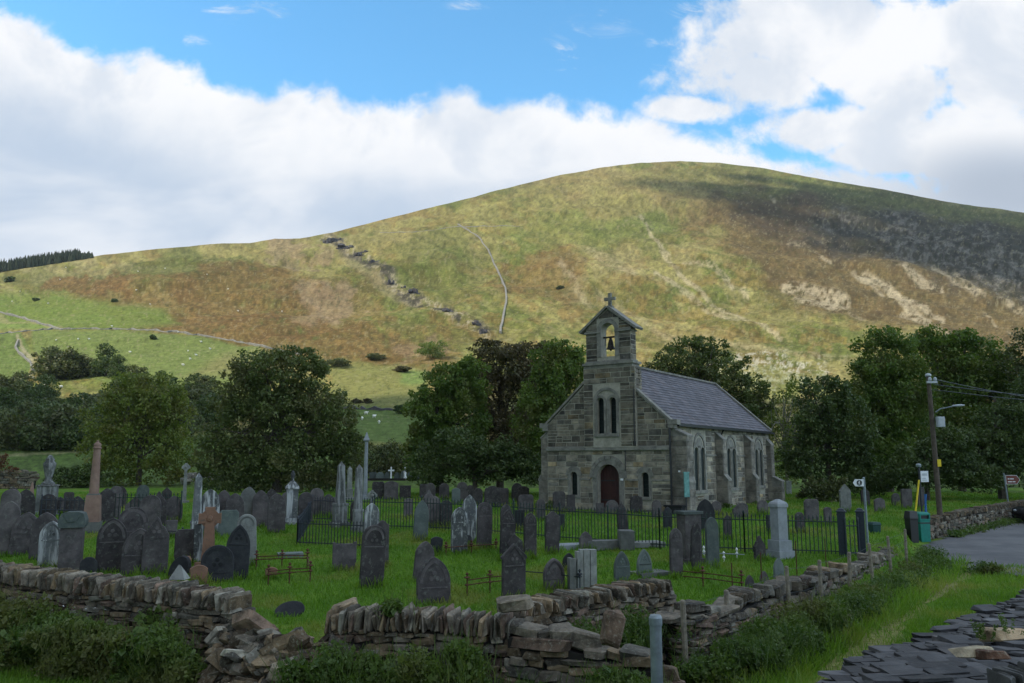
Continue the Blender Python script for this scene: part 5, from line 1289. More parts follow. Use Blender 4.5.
# railed plot round the obelisks
q0=on_ground(297,545)[:2]; q1=on_ground(366,548)[:2]; q2=on_ground(312,521)[:2]; q3=on_ground(372,523)[:2]
railing(q0,q1,.80,'low rusty topped railing along the front of the obelisk plot','iron',sp=.115)
railing(q2,q3,.95,'taller blue grey railing at the back of the obelisk plot','ironb',sp=.115)
railing(q0,q2,.85,'left side railing of the obelisk plot','ironb',sp=.13); railing(q1,q3,.85,'right side railing of the obelisk plot','ironb',sp=.13)
railing(on_ground(110,523)[:2],on_ground(180,523)[:2],1.15,'railing behind the big left group of stones','irong',sp=.15)
railing(on_ground(40,522)[:2],on_ground(92,523)[:2],1.0,'low blue railing behind the left urn pedestal','ironb',sp=.2,rails=(.5,.9))
def tomb_rail(p0,p1,zs,label,fleur=(0,.5,1),m='rust'):
    (x0,y0),(x1,y1)=p0[:2],p1[:2]; z0=gz(x0,y0); r_=empty('tomb_rail',(x0,y0,z0)); tag(r_,label,'grave rail')
    dx,dy,dz=x1-x0,y1-y0,gz(x1,y1)-z0
    for z in zs: MB().tube([(0,0,z),(dx/2,dy/2,z+dz/2+.01),(dx,dy,z+dz-.01)],.014,5).build('rail',M[m],r_)
    for f in fleur:
        t=MB(); zt=max(zs)+.16; t.tube([(dx*f,dy*f,dz*f-.1),(dx*f,dy*f,dz*f+zt)],.017,5)
        for (h_,w_) in((zt-.02,.045),(zt-.10,.09),(min(zs)+.0,.07)): t.lathe([(.01,h_-.03),(w_,h_),(.01,h_+.04)],dx*f,dy*f,4,z0=dz*f)
        t.build('finial_post',M[m],r_)
P=lambda x,y:on_ground(x,y)[:2]
tomb_rail(P(256,570),P(307,568),(.28,.36),'rusty low rail with fleur finials, upper of the two left of the square tabbed stone')
tomb_rail(P(268,586),P(310,582),(.28,.36),'rusty low rail with fleur finials, lower and nearer of the two')
tomb_rail(P(307,568),P(310,582),(.3,),'short rusty end rail joining the two low rails',fleur=())
tomb_rail(P(467,596),P(512,590),(.25,.36),'rusty rail running to the pedimented stone from the left')
tomb_rail(P(522,586),P(580,592),(.36,),'thin dark rail between the pedimented stone and the ribbed slab',fleur=(0,1),m='iron')
tomb_rail(P(446,556),P(496,552),(.25,),'rusty rail round the foot of the white lichened pair')
tomb_rail(P(683,585),P(742,592),(.22,.34),'rusty double rail in front of the three tall slabs',fleur=(.35,1))
tomb_rail(P(700,562),P(745,563),(.25,),'thin pale rail carrying the white turned posts',fleur=(),m='galv')
tomb_rail(P(164,540),P(182,541),(.3,),'short dark rail beside the low square stump',fleur=(0,1),m='iron')

# ------------------------------------------------------------------ wooden posts and wires along the roadside wall
pp=[(685,600,672),(727,590,650),(788.5,566,612),(820.5,560,601),(849,552,592),(872,543,585),(890,536,570),(905.5,529,560)]
pl_=['leaning weathered fence post nearest the grey steel post','second fence post, beside the thin slate wall end','fence post in the brambles, first past the slate wall end','fence post left of the two beside the stony gap','fence post just left of the footpath sign foot','fence post just right of the footpath sign foot','thin fence post left of the bins','last fence post below the turquoise bin']
tops=[]
for (x,t,b),l in zip(pp,pl_):
    X_,Y_,z_=on_ground(x,b); Y_-=.60; X_=at_dir(x,(t+b)/2)[0]*Y_; z_=gz(X_,Y_); h=at(x,t,Y_)[2]-z_; mb=MB(); e=rs.uniform(-.05,.05); r0=.047
    mb.tube([(0,0,-.3),(e*.4,0,h*.5),(e,0,h-.02),(e,0,h)],[r0,r0*.95,r0*.9,r0*.7],7); o=mb.build('fence_post',M['post']); o.location=(X_,Y_,z_); tag(o,l,'fence post','wooden posts along the roadside wall'); tops.append((X_,Y_,z_,h,e))
for k,f in enumerate((.95,.72,.5,.28)):
    mb=MB(); pts=[]
    for i,(X_,Y_,z_,h,e) in enumerate(tops):
        pts.append((X_+e*f,Y_-.06,z_+h*f))
        if i<len(tops)-1: n_=tops[i+1]; pts.append(((X_+n_[0])/2,(Y_+n_[1])/2-.06,(z_+h*f+n_[2]+n_[3]*f)/2-.03))
    mb.tube(pts,.0035,4); o=mb.build('fence_wire',M['iron']); tag(o,['top fence wire strung between the wooden posts','second fence wire down on the wooden posts','third fence wire down on the wooden posts','lowest fence wire on the wooden posts'][k],'wire','fence wires of the roadside wall')
for i,(x,t,b) in enumerate([(745,571,600),(774,560,592),(809,548,580),(838,545,572)]):
    X_,Y_,z_=on_ground(x,b); h=at(x,t,Y_)[2]-z_+.15; mb=MB(); mb.tube([(0,0,-.2),(0,0,h)],.014,5); o=mb.build('iron_stake',M['rust']); o.location=(X_-.2,Y_+.3,z_); tag(o,['thin rusty stake by the two tiny pointed stones','thin rusty stake below the small pointed stone by the pale pillar','thin rusty stake right of the pale pillar base','thin rusty stake left of the gate posts'][i],'stake','thin rusty stakes behind the fence')
# galvanised post
X_,Y_,z_=at(657.5,700,8.4); zt=at(657.5,615,8.4)[2]; zg=gz(X_,Y_); r_=empty('steel_post',(X_,Y_,zg)); tag(r_,'thick galvanised steel post in front of the low broken wall','post')
MB().lathe([(.06,-.2),(.06,zt-zg-.10)],0,0,20).build('tube',M['galv'],r_); MB().lathe([(.066,0),(.068,.015),(.068,.075),(.055,.10),(.0,.102)],0,0,20,z0=zt-zg-.10).build('cap',M['galv'],r_)
MB().box(.055,.085,-.03,.03,.28,.34).box(.055,.08,-.03,.03,.9,.95).build('bracket',M['galv'],r_)

# ------------------------------------------------------------------ street things by the lane
def postY(x,base,zg=-.3):
    a,t=at_dir(x,base); Yd=(zg-HC)/t; return a*Yd,Yd
# telegraph pole
Y_=36.9; X_=at_dir(936,460)[0]*Y_; zt=at(930,376,Y_)[2]; z_=gz(X_,Y_); H=zt-z_
r_=empty('telegraph_pole',(X_,Y_,z_),R(0)); tag(r_,'tall wooden telegraph pole with lamp arm beside the lane wall','utility pole')
lx=-.06
MB().tube([(0,0,-.4),(lx*.5,0,H*.5),(lx,0,H)],[.125,.11,.09],12).build('shaft',M['pole'],r_)
mb=MB(); mb.box(-.16+lx,.30+lx,-.20,-.11,H-.35,H-.25); mb.lathe([(.05,0),(.08,.04),(.08,.12),(.04,.18)],.22+lx,-.15,8,z0=H-.25); mb.lathe([(.05,0),(.08,.04),(.08,.12),(.04,.18)],-.02+lx,-.15,8,z0=H-.25); mb.lathe([(.12,H-.02),(.14,H+.03),(.10,H+.10),(.02,H+.13)],lx,0,10); mb.build('insulator_bracket',M['lamp'],r_)
mb=MB(); Hl=at(930,409,Y_)[2]-z_; mb.tube([(.10,-.1,Hl-.15),(.3,-.15,Hl),(.8,-.3,Hl+.10),(1.0,-.3,Hl+.12)],.03,6); arm=mb.build('lamp_arm',M['galv'],r_)
mb=MB(); mb.lathe([(.02,-.32),(.09,-.26),(.12,-.05),(.11,.15),(.05,.3),(.02,.33)],0,0,10,sy=.45); mb.v=[(1.05+z*.9,-.3+x,Hl+.14+y*1.0+z*.05) for x,y,z in mb.v]; mb.build('street_lamp_head',M['lamp'],arm,smooth=True)
Hb=at(932,418,Y_)[2]-z_; MB().box(.06,.38,-.32,-.12,Hb-.42,Hb+.05).box(.10,.34,-.34,-.32,Hb-.38,Hb+.0).build('fuse_box',M['lamp'],r_)
Hy=at(934,463,Y_)[2]-z_; MB().box(-.03,.14,-.165,-.155,Hy-.16,Hy+.16).box(-.0,.11,-.17,-.165,Hy-.10,Hy-.02).build('warning_plate',M['yellow'],r_)
for i,(ex,ey,ez) in enumerate([(60,58,8.2),(62,52,9.0),(64,47,8.0)]):
    s0=Vector((X_+lx+.1,Y_-.15,z_+H-.15-.25*i)); s1=Vector((ex,ey,ez)); pts=[]
    for k in range(15):
        f=k/14; p=s0.lerp(s1,f); p.z-=4*1.5*f*(1-f); pts.append(p)
    mb=MB(); mb.tube(pts,.014,4); tag(mb.build('overhead_cable',M['black']),['upper overhead cable sagging right from the telegraph pole','middle overhead cable sagging right from the telegraph pole','lower overhead cable sagging right from the telegraph pole'][i],'cable','cables from the telegraph pole')
s0=Vector((X_+lx-.1,Y_,z_+H-.3)); s1=Vector(tuple(CH.matrix_world@Vector((0,0,0)))); 
# bus stop
X_,Y_=postY(924,540); z_=gz(X_,Y_); H=at(923,465,Y_)[2]-z_; r_=empty('bus_stop',(X_,Y_,z_),R(10)); tag(r_,'bus stop pole with white flag sign and round top','bus stop')
MB().tube([(0,0,-.2),(0,0,H-.1)],.04,10).build('pole',M['iron'],r_); MB().lathe([(.02,H-.12),(.10,H-.08),(.11,H),(.08,H+.05),(.0,H+.07)],0,0,12).build('round_cap',M['galv'],r_)
fz=at(930,482,Y_)[2]-z_; mb=MB(); mb.box(.06,.42,-.02,.02,fz,fz+.46); fo=mb.build('flag_sign',M['signw'],r_)
def text(body,size,loc,m,parent,name='lettering',align='CENTER',rot=(R(90),0,0)):
    c=bpy.data.curves.new(name,'FONT'); c.body=body; c.size=size; c.extrude=.002; c.align_x=align; c.align_y='CENTER'
    to=bpy.data.objects.new(name,c); S.collection.objects.link(to)
    dg=bpy.context.evaluated_depsgraph_get(); me=bpy.data.meshes.new_from_object(to.evaluated_get(dg)); bpy.data.objects.remove(to)
    me.materials.clear(); me.materials.append(m); o=bpy.data.objects.new(name,me); link(o,parent); o.location=loc; o.rotation_euler=rot; return o
MB().box(.12,.36,-.025,-.021,fz+.26,fz+.36).box(.12,.28,-.025,-.021,fz+.12,fz+.16).box(.12,.32,-.025,-.021,fz+.06,fz+.09).build('printed_panel',M['lamp'],fo)
# bins
def bin_(x,base,top,wpx,m,label,hood=True,yaw=10):
    X_,Y_=postY(x,base); z_=gz(X_,Y_); px=Y_/805; h=at(x,top,Y_)[2]-z_; a=wpx*px/2/1.12; r_=empty('litter_bin',(X_,Y_,z_),R(yaw)); tag(r_,label,'litter bin')
    mb=MB(); mb.lathe([(a*1.22,0),(a*1.24,.06),(a*1.36,h*.72),(a*1.38,h*.74)],0,0,4,rot=.785); mb.build('body',M[m],r_)
    if hood:
        mb=MB(); b=a*1.0; 
        mb.box(-b,-b*.8,-b,b,h*.74,h*.9); mb.box(b*.8,b,-b,b,h*.74,h*.9); mb.box(-b*.8,b*.8,b*.8,b,h*.74,h*.9); mb.box(-b*.8,b*.8,-b,-b*.8,h*.74,h*.78)
        mb.lathe([(b*1.42,h*.9),(b*1.42,h*.95),(b*1.1,h),(b*.2,h*1.01)],0,0,4,rot=.785); mb.build('hood',M[m],r_)
        MB().box(-b*.8,b*.8,-b*.7,-b*.6,h*.78,h*.9).build('slot',M['black'],r_); MB().box(-b*1.02,b*1.02,-b*1.02,b*1.02,h*.62,h*.66).build('band',M['black'],r_)
    else: MB().lathe([(a*1.45,h*.74),(a*1.48,h*.76),(a*1.46,h*.8),(a*1.2,h*1.0)],0,0,4,rot=.785).build('lid',M[m],r_)
    return r_
bin_(923,541,512,12.5,'teal','turquoise hooded litter bin at the edge of the lane')
bin_(913,545,511,10,'black','black bin directly left of the turquoise one',hood=False)
bin_(876,551,522,10,'darkteal','dark green bin beside the footpath sign post',hood=False)
X_,Y_=postY(917,541); z_=gz(X_,Y_); p0=at(915.5,512,Y_+.3); p1=at(919,480,Y_+.4); mb=MB(); mb.tube([(p0[0]-.07,p0[1],z_),p0,p1],.035,8); tag(mb.build('yellow_pole',M['yellow']),'thin yellow pole leaning behind the bins','pole')
p0=at(925.8,512,Y_+.5); p1=at(925.4,494,Y_+.5); mb=MB(); mb.tube([(p0[0],p0[1],z_),p0,p1],.055,8); tag(mb.build('blue_post',M['blue']),'blue post behind the turquoise bin','post')
# footpath finger sign
X_,Y_=postY(869,562); z_=gz(X_,Y_); H=at(867.5,478,Y_)[2]-z_; r_=empty('footpath_sign',(X_,Y_,z_),R(8)); tag(r_,'footpath sign post with white finger and walker symbol','sign')
MB().lathe([(.04,-.2),(.04,H),(.02,H+.03)],0,0,10).build('pole',M['galv'],r_)
mb=MB(); mb.plate([(-.42,H-.16),(-.34,H-.27),(-.04,H-.27),(-.04,H-.04),(-.34,H-.04)],[],-.055,-.035); fg_=mb.build('finger_board',M['signw'],r_)
mb=MB(); mb.plate([(-.20+.095*math.cos(6.283*k/20),H-.155+.095*math.sin(6.283*k/20)) for k in range(20)],[],-.062,-.056); dk=mb.build('symbol_disc',M['black'],fg_)
mb=MB(); W_=[(-.20,-.095),(0,0)]
mb.plate([(-.205+.016*math.cos(6.283*k/8),H-.100+.016*math.sin(6.283*k/8)) for k in range(8)],[],-.067,-.062)
mb.plate([(-.222,H-.165),(-.196,H-.165),(-.190,H-.120),(-.216,H-.120)],[],-.067,-.0625); mb.plate([(-.222,H-.165),(-.208,H-.165),(-.220,H-.225),(-.234,H-.222)],[],-.067,-.0625); mb.plate([(-.208,H-.168),(-.196,H-.165),(-.172,H-.222),(-.186,H-.225)],[],-.067,-.0625); mb.plate([(-.216,H-.125),(-.210,H-.140),(-.245,H-.165),(-.250,H-.155)],[],-.067,-.0625)
mb.build('walker_symbol',M['signw'],fg_)
# brown tourist sign
X_,Y_=postY(1011,520); z_=gz(X_,Y_); H=at(1007,473,Y_)[2]-z_; r_=empty('tourist_sign',(X_,Y_,z_),R(0)); tag(r_,'leaning pole with brown arrow sign by the far end of the lane wall','sign')
MB().tube([(0,0,-.2),(-.18,0,H)],.038,10).build('pole',M['galv'],r_)
mb=MB(); pts=[(-.12,H-.62),(.50,H-.62),(.68,H-.37),(.50,H-.12),(-.12,H-.12)]; mb.plate(pts,[],-.06,-.04); b_=mb.build('arrow_board',M['signw'],r_)
mb=MB(); mb.plate([(-.10,H-.60),(.49,H-.60),(.655,H-.37),(.49,H-.14),(-.10,H-.14)],[],-.067,-.0605); mb.build('brown_face',M['signbrown'],b_)
mb=MB(); 
for k,(a,b,z) in enumerate([(0,.10,.26),(.14,.34,.26),(.0,.22,.42),(.26,.42,.42)]): mb.box(a-.02,b-.02,-.071,-.0675,H-z-.03-.06,H-z-.06+.02)
mb.build('faded_markings',M['signw'],b_)
# gate posts and gate
for i,(x,w_) in enumerate([(843.5,9),(862.5,9)]):
    X_,Y_,z_=on_ground(x,556); h=at(x,509.5,Y_)[2]-z_; r_=empty('gate_post',(X_,Y_,z_),R(-25)); tag(r_,['left dark blue iron gate post at the end of the railings','right dark blue iron gate post near the footpath sign'][i],'gate post','gate posts of the churchyard')
    a=.115; MB().box(-a,a,-a,a,-.2,h-.08).build('shaft',M['ironb'],r_); MB().lathe([(a*1.7,0),(a*1.75,.03),(a*1.2,.06),(a*1.0,.10),(.02,.13)],0,0,4,z0=h-.08,rot=.785).build('cap',M['ironb'],r_)
gp0=on_ground(847,557)[:2]; gp1=on_ground(860,557)[:2]; railing(gp0,gp1,1.05,'narrow iron gate between the two dark blue posts','ironb',sp=.12,post=5)
# notice on chapel side
X_,Y_,z_=at(687,500,37.2); zt=at(687,473,37.2)[2]; zb=at(687,497,37.2)[2]; z_=gz(X_,Y_); r_=empty('notice_board',(X_,Y_,z_),R(35)); tag(r_,'narrow turquoise notice board on a post by the chapel corner','notice board')
MB().box(-.16,.16,-.03,.02,zb-z_,zt-z_).box(-.19,.19,-.04,.03,zt-z_,zt-z_+.05).build('board',M['tealsign'],r_); MB().tube([(0,.05,-.2),(0,.05,zt-z_-.1)],.03).build('post',M['iron'],r_)
# parked car at the right edge (mostly out of frame)
X_,Y_=postY(1022,524,-.31); z_=gz(X_+2,Y_); r_=empty('parked_car',(X_+.15,Y_,z_),R(4)); tag(r_,'black hatchback parked at the far end of the lane, cut by the right edge','car')
prof=[(-.05,.32),(-.08,.55),(.0,.78),(.35,.88),(1.15,.95),(1.75,1.38),(2.2,1.46),(3.0,1.44),(3.7,1.10),(4.0,.95),(4.05,.5),(3.95,.30)]
def arcw(cx): return [(cx+.38*math.cos(R(a)),.30+.38*math.sin(R(a))) for a in range(0,181,20)]
low=[(-.05,.28)]+prof[1:-1]+[(3.95,.28)]+[(3.62,.28)]+arcw(3.22)[0:]+[(2.84,.28),(1.12,.28)]+arcw(.74)+[(.30,.28)]
mb=MB(); mb.plate(low,[],-.86,.86); body=mb.build('body',M['carpaint'],r_)
for sy in(-.868,.862):
    mb=MB(); mb.plate([(1.30,.98),(1.82,1.34),(2.22,1.40),(2.25,.98)],[],sy,sy+.006); mb.plate([(2.32,.98),(2.30,1.40),(2.95,1.38),(3.45,1.08),(3.3,.98)],[],sy,sy+.006); mb.build('side_window',M['carglass'],r_)
mb=MB(); mb.add([(1.14,-.74,.965),(1.14,.74,.965),(1.74,.66,1.40),(1.74,-.66,1.40)],[(0,1,2,3)]); mb.v=[(x-.012,y,z+.012) for x,y,z in mb.v]; mb.add([(x+.02,y,z-.02) for x,y,z in mb.v[:4]],[(3,2,1,0)]); mb.build('windscreen',M['carglass'],r_)
for cx_ in(.74,3.22):
    for sy in(-1,1):
        mb=MB(); mb.lathe([(.20,-.09),(.30,-.10),(.31,-.06),(.31,.06),(.30,.10),(.20,.09)],0,0,24); mb.v=[(cx_+x,sy*.78+z,.31+y) for x,y,z in mb.v]; wl_=mb.build('wheel',M['tyre'],r_,smooth=False)
        mb=MB(); 
        for k in range(5): 
            a=6.283*k/5; mb.plate([(cx_+.03*math.cos(a+1.57),.31+.03*math.sin(a+1.57)),(cx_+.2*math.cos(a+.12),.31+.2*math.sin(a+.12)),(cx_+.2*math.cos(a-.12),.31+.2*math.sin(a-.12)),(cx_-.03*math.cos(a+1.57),.31-.03*math.sin(a+1.57))],[],sy*.875-.01,sy*.875+.01)
        mb.build('rim',M['rim'],wl_)
for sy in(-.62,.62): MB().lathe([(.05,-.04),(.13,0),(.12,.05),(.03,.08)],-.02,sy,10,z0=.66,sx=.6).build('headlight',M['lamp'],r_)
for sy in(-1,1): MB().box(1.35,1.5,sy*.88-.06,sy*.88+.06,.98,1.08).build('door_mirror',M['carpaint'],r_)

# ------------------------------------------------------------------ slate bank, bottom right
sb=Stones(77); r=sb.r; e_=np.array([.7071,.7071]); p_=np.array([.7071,-.7071]); O_=np.array([-.26,3.50])
for w_ in np.arange(-.04,2.6,.058):
    s=r.uniform(0,.3)
    while s<11.5:
        ln=r.uniform(.10,.25); hh=r.uniform(.010,.026)
        bow=.07*math.sin(s*.9)+.04*math.sin(s*2.3)
        c2=O_+e_*s+p_*(w_+bow+r.uniform(-.03,.03))
        zt=1.36+.10*sst(0,.5,w_)+.025*math.sin(s*1.7+w_*3)+.015*math.sin(s*4.1-w_*5)+r.uniform(-.03,.035)-.09*max(0,w_-1.1)
        b_=r.uniform(.020,.075)*(2.0 if r.rand()<.10 else 1); c_=(b_*1.02,b_,b_*1.02) if r.rand()<.85 else (b_*1.3,b_*1.2,b_*1.15)
        for k in range(2):
            sb.add((c2[0]+r.uniform(-.04,.04),c2[1]+r.uniform(-.03,.03),zt-k*.05),(ln*.75,r.uniform(.05,.12),hh),rotz(r.normal(.10,.07))@roty(r.normal(0,.035))@rotx(r.normal(-.03,.07)),c_,bev=.1,jit=.16)
        s+=ln*1.25
for s in np.arange(0,11.5,.16):      # outer face of the bank
    for z in np.arange(-.3,1.28,.055):
        c2=O_+e_*(s+r.uniform(-.05,.05))+p_*(.0+.10*z/1.3+r.uniform(-.03,.03)); b_=r.uniform(.045,.10)
        sb.add((c2[0],c2[1],z),(r.uniform(.12,.3),r.uniform(.1,.2),r.uniform(.012,.028)),rotz(r.normal(.3,.3)),(b_,b_*1.02,b_*1.1),bev=.1)
tag(sb.build('slate_bank',M['slabs']),'long bank of loose grey roofing slates in the near right corner','slate pile',kind='stuff')
ed=Stones(78); 
for k in range(11):
    p=at(1000+k*5.2,677-k*1.0,4.95); ed.add((p[0],p[1],p[2]-.06),(.014,.10,.08),rotz(r.normal(.1,.1))@roty(r.normal(0,.12)),(.07,.07,.065),bev=.1)
tag(ed.build('upright_slates',M['slabs']),'row of slates standing on edge at the very corner of the photo','slates')
for (x,y,Yd,dm,c_,rz,lab) in [(1002,634,5.9,(.16,.10,.045),(.46,.36,.26),.2,'pale orange rock lying on the slate bank'),(972,652,5.6,(.12,.06,.03),(.42,.38,.30),.1,'pale cream stone chip in front of the pale orange rock'),(992,655,5.5,(.10,.05,.028),(.13,.075,.055),-.1,'reddish brown stone beside the cream chip')]:
    p=at(x,y,Yd); q=Stones(int(x)); q.add((0,0,0),dm,rotz(rz)@rotx(-.15),c_,jit=.3); o=q.build('loose_rock',M['drystone']); o.location=p; tag(o,lab,'rock')
# ------------------------------------------------------------------ foliage
M['leaf_dark']=leaf_mat('leaf_dark',(.055,.085,.020),(.155,.180,.058),.34,(.150,.135,.055))
M['leaf_green']=leaf_mat('leaf_green',(.055,.110,.018),(.155,.205,.042),.4,(.15,.15,.042))
M['leaf_yellow']=leaf_mat('leaf_yellow',(.100,.150,.022),(.200,.215,.050),.35,(.13,.115,.030))
M['leaf_brown']=leaf_mat('leaf_brown',(.058,.050,.022),(.140,.110,.048),.25,(.050,.058,.018))
M['leaf_light']=leaf_mat('leaf_light',(.055,.095,.018),(.105,.150,.032),.38)
M['leaf_deep']=leaf_mat('leaf_deep',(.036,.064,.016),(.098,.130,.036),.25)
M['leaf_hedge']=leaf_mat('leaf_hedge',(.055,.072,.022),(.120,.125,.042),.25)
M['leaf_far']=leaf_mat('leaf_far',(.062,.085,.032),(.125,.145,.052),.25,(.09,.08,.035))
M['bramble']=leaf_mat('bramble_leaf',(.038,.080,.015),(.115,.165,.034),.38,(.12,.115,.035))
M['blade']=leaf_mat('grass_blade',(.062,.150,.010),(.145,.265,.024),.38,(.21,.22,.045))
M['blade_rank']=leaf_mat('rank_grass_blade',(.080,.175,.014),(.180,.290,.030),.42,(.27,.26,.07))
M['bracken']=leaf_mat('red_leaf',(.09,.035,.018),(.15,.065,.025),.3)
def leaves(cen,size,r,up=.35,asp=.6,outn=None):
    n=len(cen); a=r.normal(0,1,(n,3)); 
    if outn is not None: a=a+outn*1.1
    a[:,2]+=up; a/=np.linalg.norm(a,axis=1,keepdims=True)+1e-9
    b=r.normal(0,1,(n,3)); u=np.cross(a,b); u/=np.linalg.norm(u,axis=1,keepdims=True)+1e-9; v=np.cross(a,u)
    s=(size*r.uniform(.6,1.35,n))[:,None]
    V=np.stack([cen-u*s*.5,cen+v*s*asp*.5+a*s*.06,cen+u*s*.5,cen-v*s*asp*.5+a*s*.06],1).reshape(-1,3)
    return V,np.arange(4*n).reshape(-1,4)
def crown_pts(blobs,n,r,clump=.24,inner=.22,ncl=46):
    """blobs: (cx,cy,cz,rx,ry,rz). leaves gathered into clumps over each blob"""
    w_=np.array([b[3]*b[5]+b[4]*b[5] for b in blobs]); w_/=w_.sum(); P=[];N=[]
    for b,wt in zip(blobs,w_):
        k=int(n*wt); c=np.array(b[:3]); rd=np.array(b[3:6])
        nc=max(10,int(ncl*(.6+.8*r.rand()))); d=r.normal(0,1,(nc,3)); d/=np.linalg.norm(d,axis=1,keepdims=True); d[:,2]=np.where(d[:,2]<-.75,-d[:,2],d[:,2])
        q=r.uniform(.66,1.06,nc)[:,None]; cc=d*q; sz=clump*r.uniform(.6,1.4,nc)
        ki=int(k*inner); idx=r.choice(nc,k-ki,p=(sz**2)/(sz**2).sum())
        g_=r.normal(0,1,(k-ki,3)); g_/=np.linalg.norm(g_,axis=1,keepdims=True); rad=r.uniform(0,1,(k-ki,1))**.45
        pt=cc[idx]+g_*rad*sz[idx][:,None]*np.array([1,1,.8]); 
        i_=r.normal(0,1,(ki,3)); i_/=np.linalg.norm(i_,axis=1,keepdims=True); ip=i_*r.uniform(.2,.85,(ki,1))
        pp_=np.concatenate([pt,ip]); P.append(c+pp_*rd); o_=pp_/(np.linalg.norm(pp_,axis=1,keepdims=True)+1e-6); N.append(o_)
    return np.concatenate(P),np.concatenate(N)
def trunk_mesh(mb,h,r0,targets,rg,lean=0):
    mb.tube([(0,0,-.4),(lean*.3,0,h*.33),(lean*.7,.1,h*.7),(lean,0,h)],[r0,r0*.8,r0*.6,r0*.35],8)
    for t in targets:
        f=rg.uniform(.3,.8); s=Vector((lean*f,0,h*f)); e=Vector(t); m_=s.lerp(e,.5)+Vector((rg.uniform(-.4,.4),rg.uniform(-.4,.4),rg.uniform(0,.6)))
        mb.tube([s,m_,e],[r0*.42,r0*.25,r0*.07],6)
def tree(name,label,px,base_y,Yd,blobs,n,size,lm,seed,trunk=True,tr=.32,bark='bark',inner=.22,clump=.24,ncl=46,gap=False,cat='tree',group=None,extra=0):
    """blobs in picture units at distance Yd: (px,py,rx,ry[,dy])"""
    r=np.random.RandomState(seed); rg=random.Random(seed); k=Yd/805.
    a,t=at_dir(px,460); X_=a*Yd; z_=gz(X_,Yd) if Yd<74 else float(hill_z(X_,Yd))
    root=empty(name,(X_,Yd,z_)); tag(root,label,cat,group)
    bl=[]
    for b in blobs:
        p=at(b[0],b[1],Yd); dy=b[4]*k if len(b)>4 else 0; rx,rz_=b[2]*k,b[3]*k
        bl.append((p[0]-X_,dy,p[2]-z_,rx,(rx+rz_)*.5*.85,rz_))
    P_,N_=crown_pts(bl,n,r,clump,inner,ncl); P_=P_[P_[:,2]>.05] if True else P_
    N_=N_[:len(P_)] if len(N_)!=len(P_) else N_
    V,Fc=leaves(P_,size,r,outn=None)
    npmesh('crown',V,Fc,lm,root)
    if trunk:
        mb=MB(); top=max(b[2] for b in bl); tg=[(b[0]+rg.uniform(-.5,.5)*b[3],b[1]+rg.uniform(-.4,.4)*b[4],b[2]+rg.uniform(-.3,.6)*b[5]) for b in bl for _ in range(3)]
        for _ in range(extra):
            b=rg.choice(bl); th=rg.uniform(0,6.28); tg.append((b[0]+math.cos(th)*b[3]*1.02,b[1]+rg.uniform(-.5,.5)*b[4],b[2]+abs(math.sin(th))*b[5]*.95))
        trunk_mesh(mb,top*.92,tr,tg,rg); mb.build('trunk',M[bark],root)
    return root
L=M
tree('birch_tree','loose yellow green tree left of the big dark tree, behind the pink column',140,492,78,[(130,415,36,36),(160,405,28,32),(105,430,24,34),(175,430,22,42),(140,455,46,34),(115,470,24,22),(170,470,26,20),(150,392,20,18)],21000,.30,L['leaf_yellow'],1,tr=.3,extra=10,clump=.26)
tree('sycamore_tree','big rounded dark tree standing alone behind the left graves',278,490,63,[(278,388,44,40),(240,400,28,34),(318,395,26,34),(230,435,34,34),(290,430,46,46),(335,432,24,34),(255,462,44,26),(315,462,38,26),(350,455,16,24),(212,455,18,26),(300,365,24,18),(255,368,24,18),(230,478,34,14),(280,480,40,14),(325,478,34,14)],46000,.26,L['leaf_dark'],2,tr=.42,clump=.24)
tree('hawthorn_hedge','olive hedge bush filling the gap between the two big trees',380,490,99,[(372,462,20,20),(395,460,18,20),(350,468,20,18),(410,468,20,18),(383,474,26,12)],9000,.30,L['leaf_hedge'],3,trunk=False,cat='hedge',inner=.4)
tree('maple_tree','dark green tree at the left of the group beside the chapel',440,490,60,[(447,390,32,28),(432,420,28,36),(460,425,34,40),(425,455,22,26),(450,466,40,24),(470,385,22,26)],24000,.25,L['leaf_green'],4,clump=.23)
tree('copper_tree','brownish rounded tree in the middle of the group beside the chapel',500,490,64,[(505,375,40,36),(480,392,30,34),(530,365,30,24),(510,410,44,44),(495,450,44,34),(530,450,30,34),(490,355,26,16)],27000,.25,L['leaf_brown'],5,clump=.22)
tree('lime_tree','light green tree touching the left gable of the chapel',555,490,57,[(562,385,24,38),(545,400,26,36),(555,355,24,16),(540,430,28,36),(545,465,36,26),(575,370,14,24)],17000,.24,L['leaf_green'],6,clump=.23)
tree('holly_tree','deep green crown low in front of the chapel side tree group',475,492,55,[(462,455,36,26),(500,462,34,24),(430,470,24,18),(525,470,26,18)],13000,.22,L['leaf_deep'],7,tr=.2,inner=.35)
tree('oak_tree','dark olive tree rising behind the chapel roof',702,492,68,[(690,365,34,28),(720,372,32,28),(665,375,24,22),(745,392,24,26),(760,410,16,20),(700,400,60,30),(735,425,40,36),(708,348,22,12)],24000,.26,L['leaf_dark'],8,clump=.21,extra=8)
tree('ash_tree','sparse pale twiggy tree between chapel end and dark shrubs',786,492,64,[(788,425,20,40),(782,450,20,34),(798,400,16,24),(780,470,18,20)],4200,.22,L['leaf_yellow'],9,bark='barkpale',tr=.16,inner=.1,extra=26)
tree('elder_tree','dark leafy tree over the peaked grey stone',828,492,54,[(822,412,28,34),(808,440,24,30),(846,430,28,36),(826,462,42,28),(838,398,14,22),(856,460,18,30),(800,468,18,18)],22000,.21,L['leaf_deep'],10,tr=.22,clump=.22,extra=8)
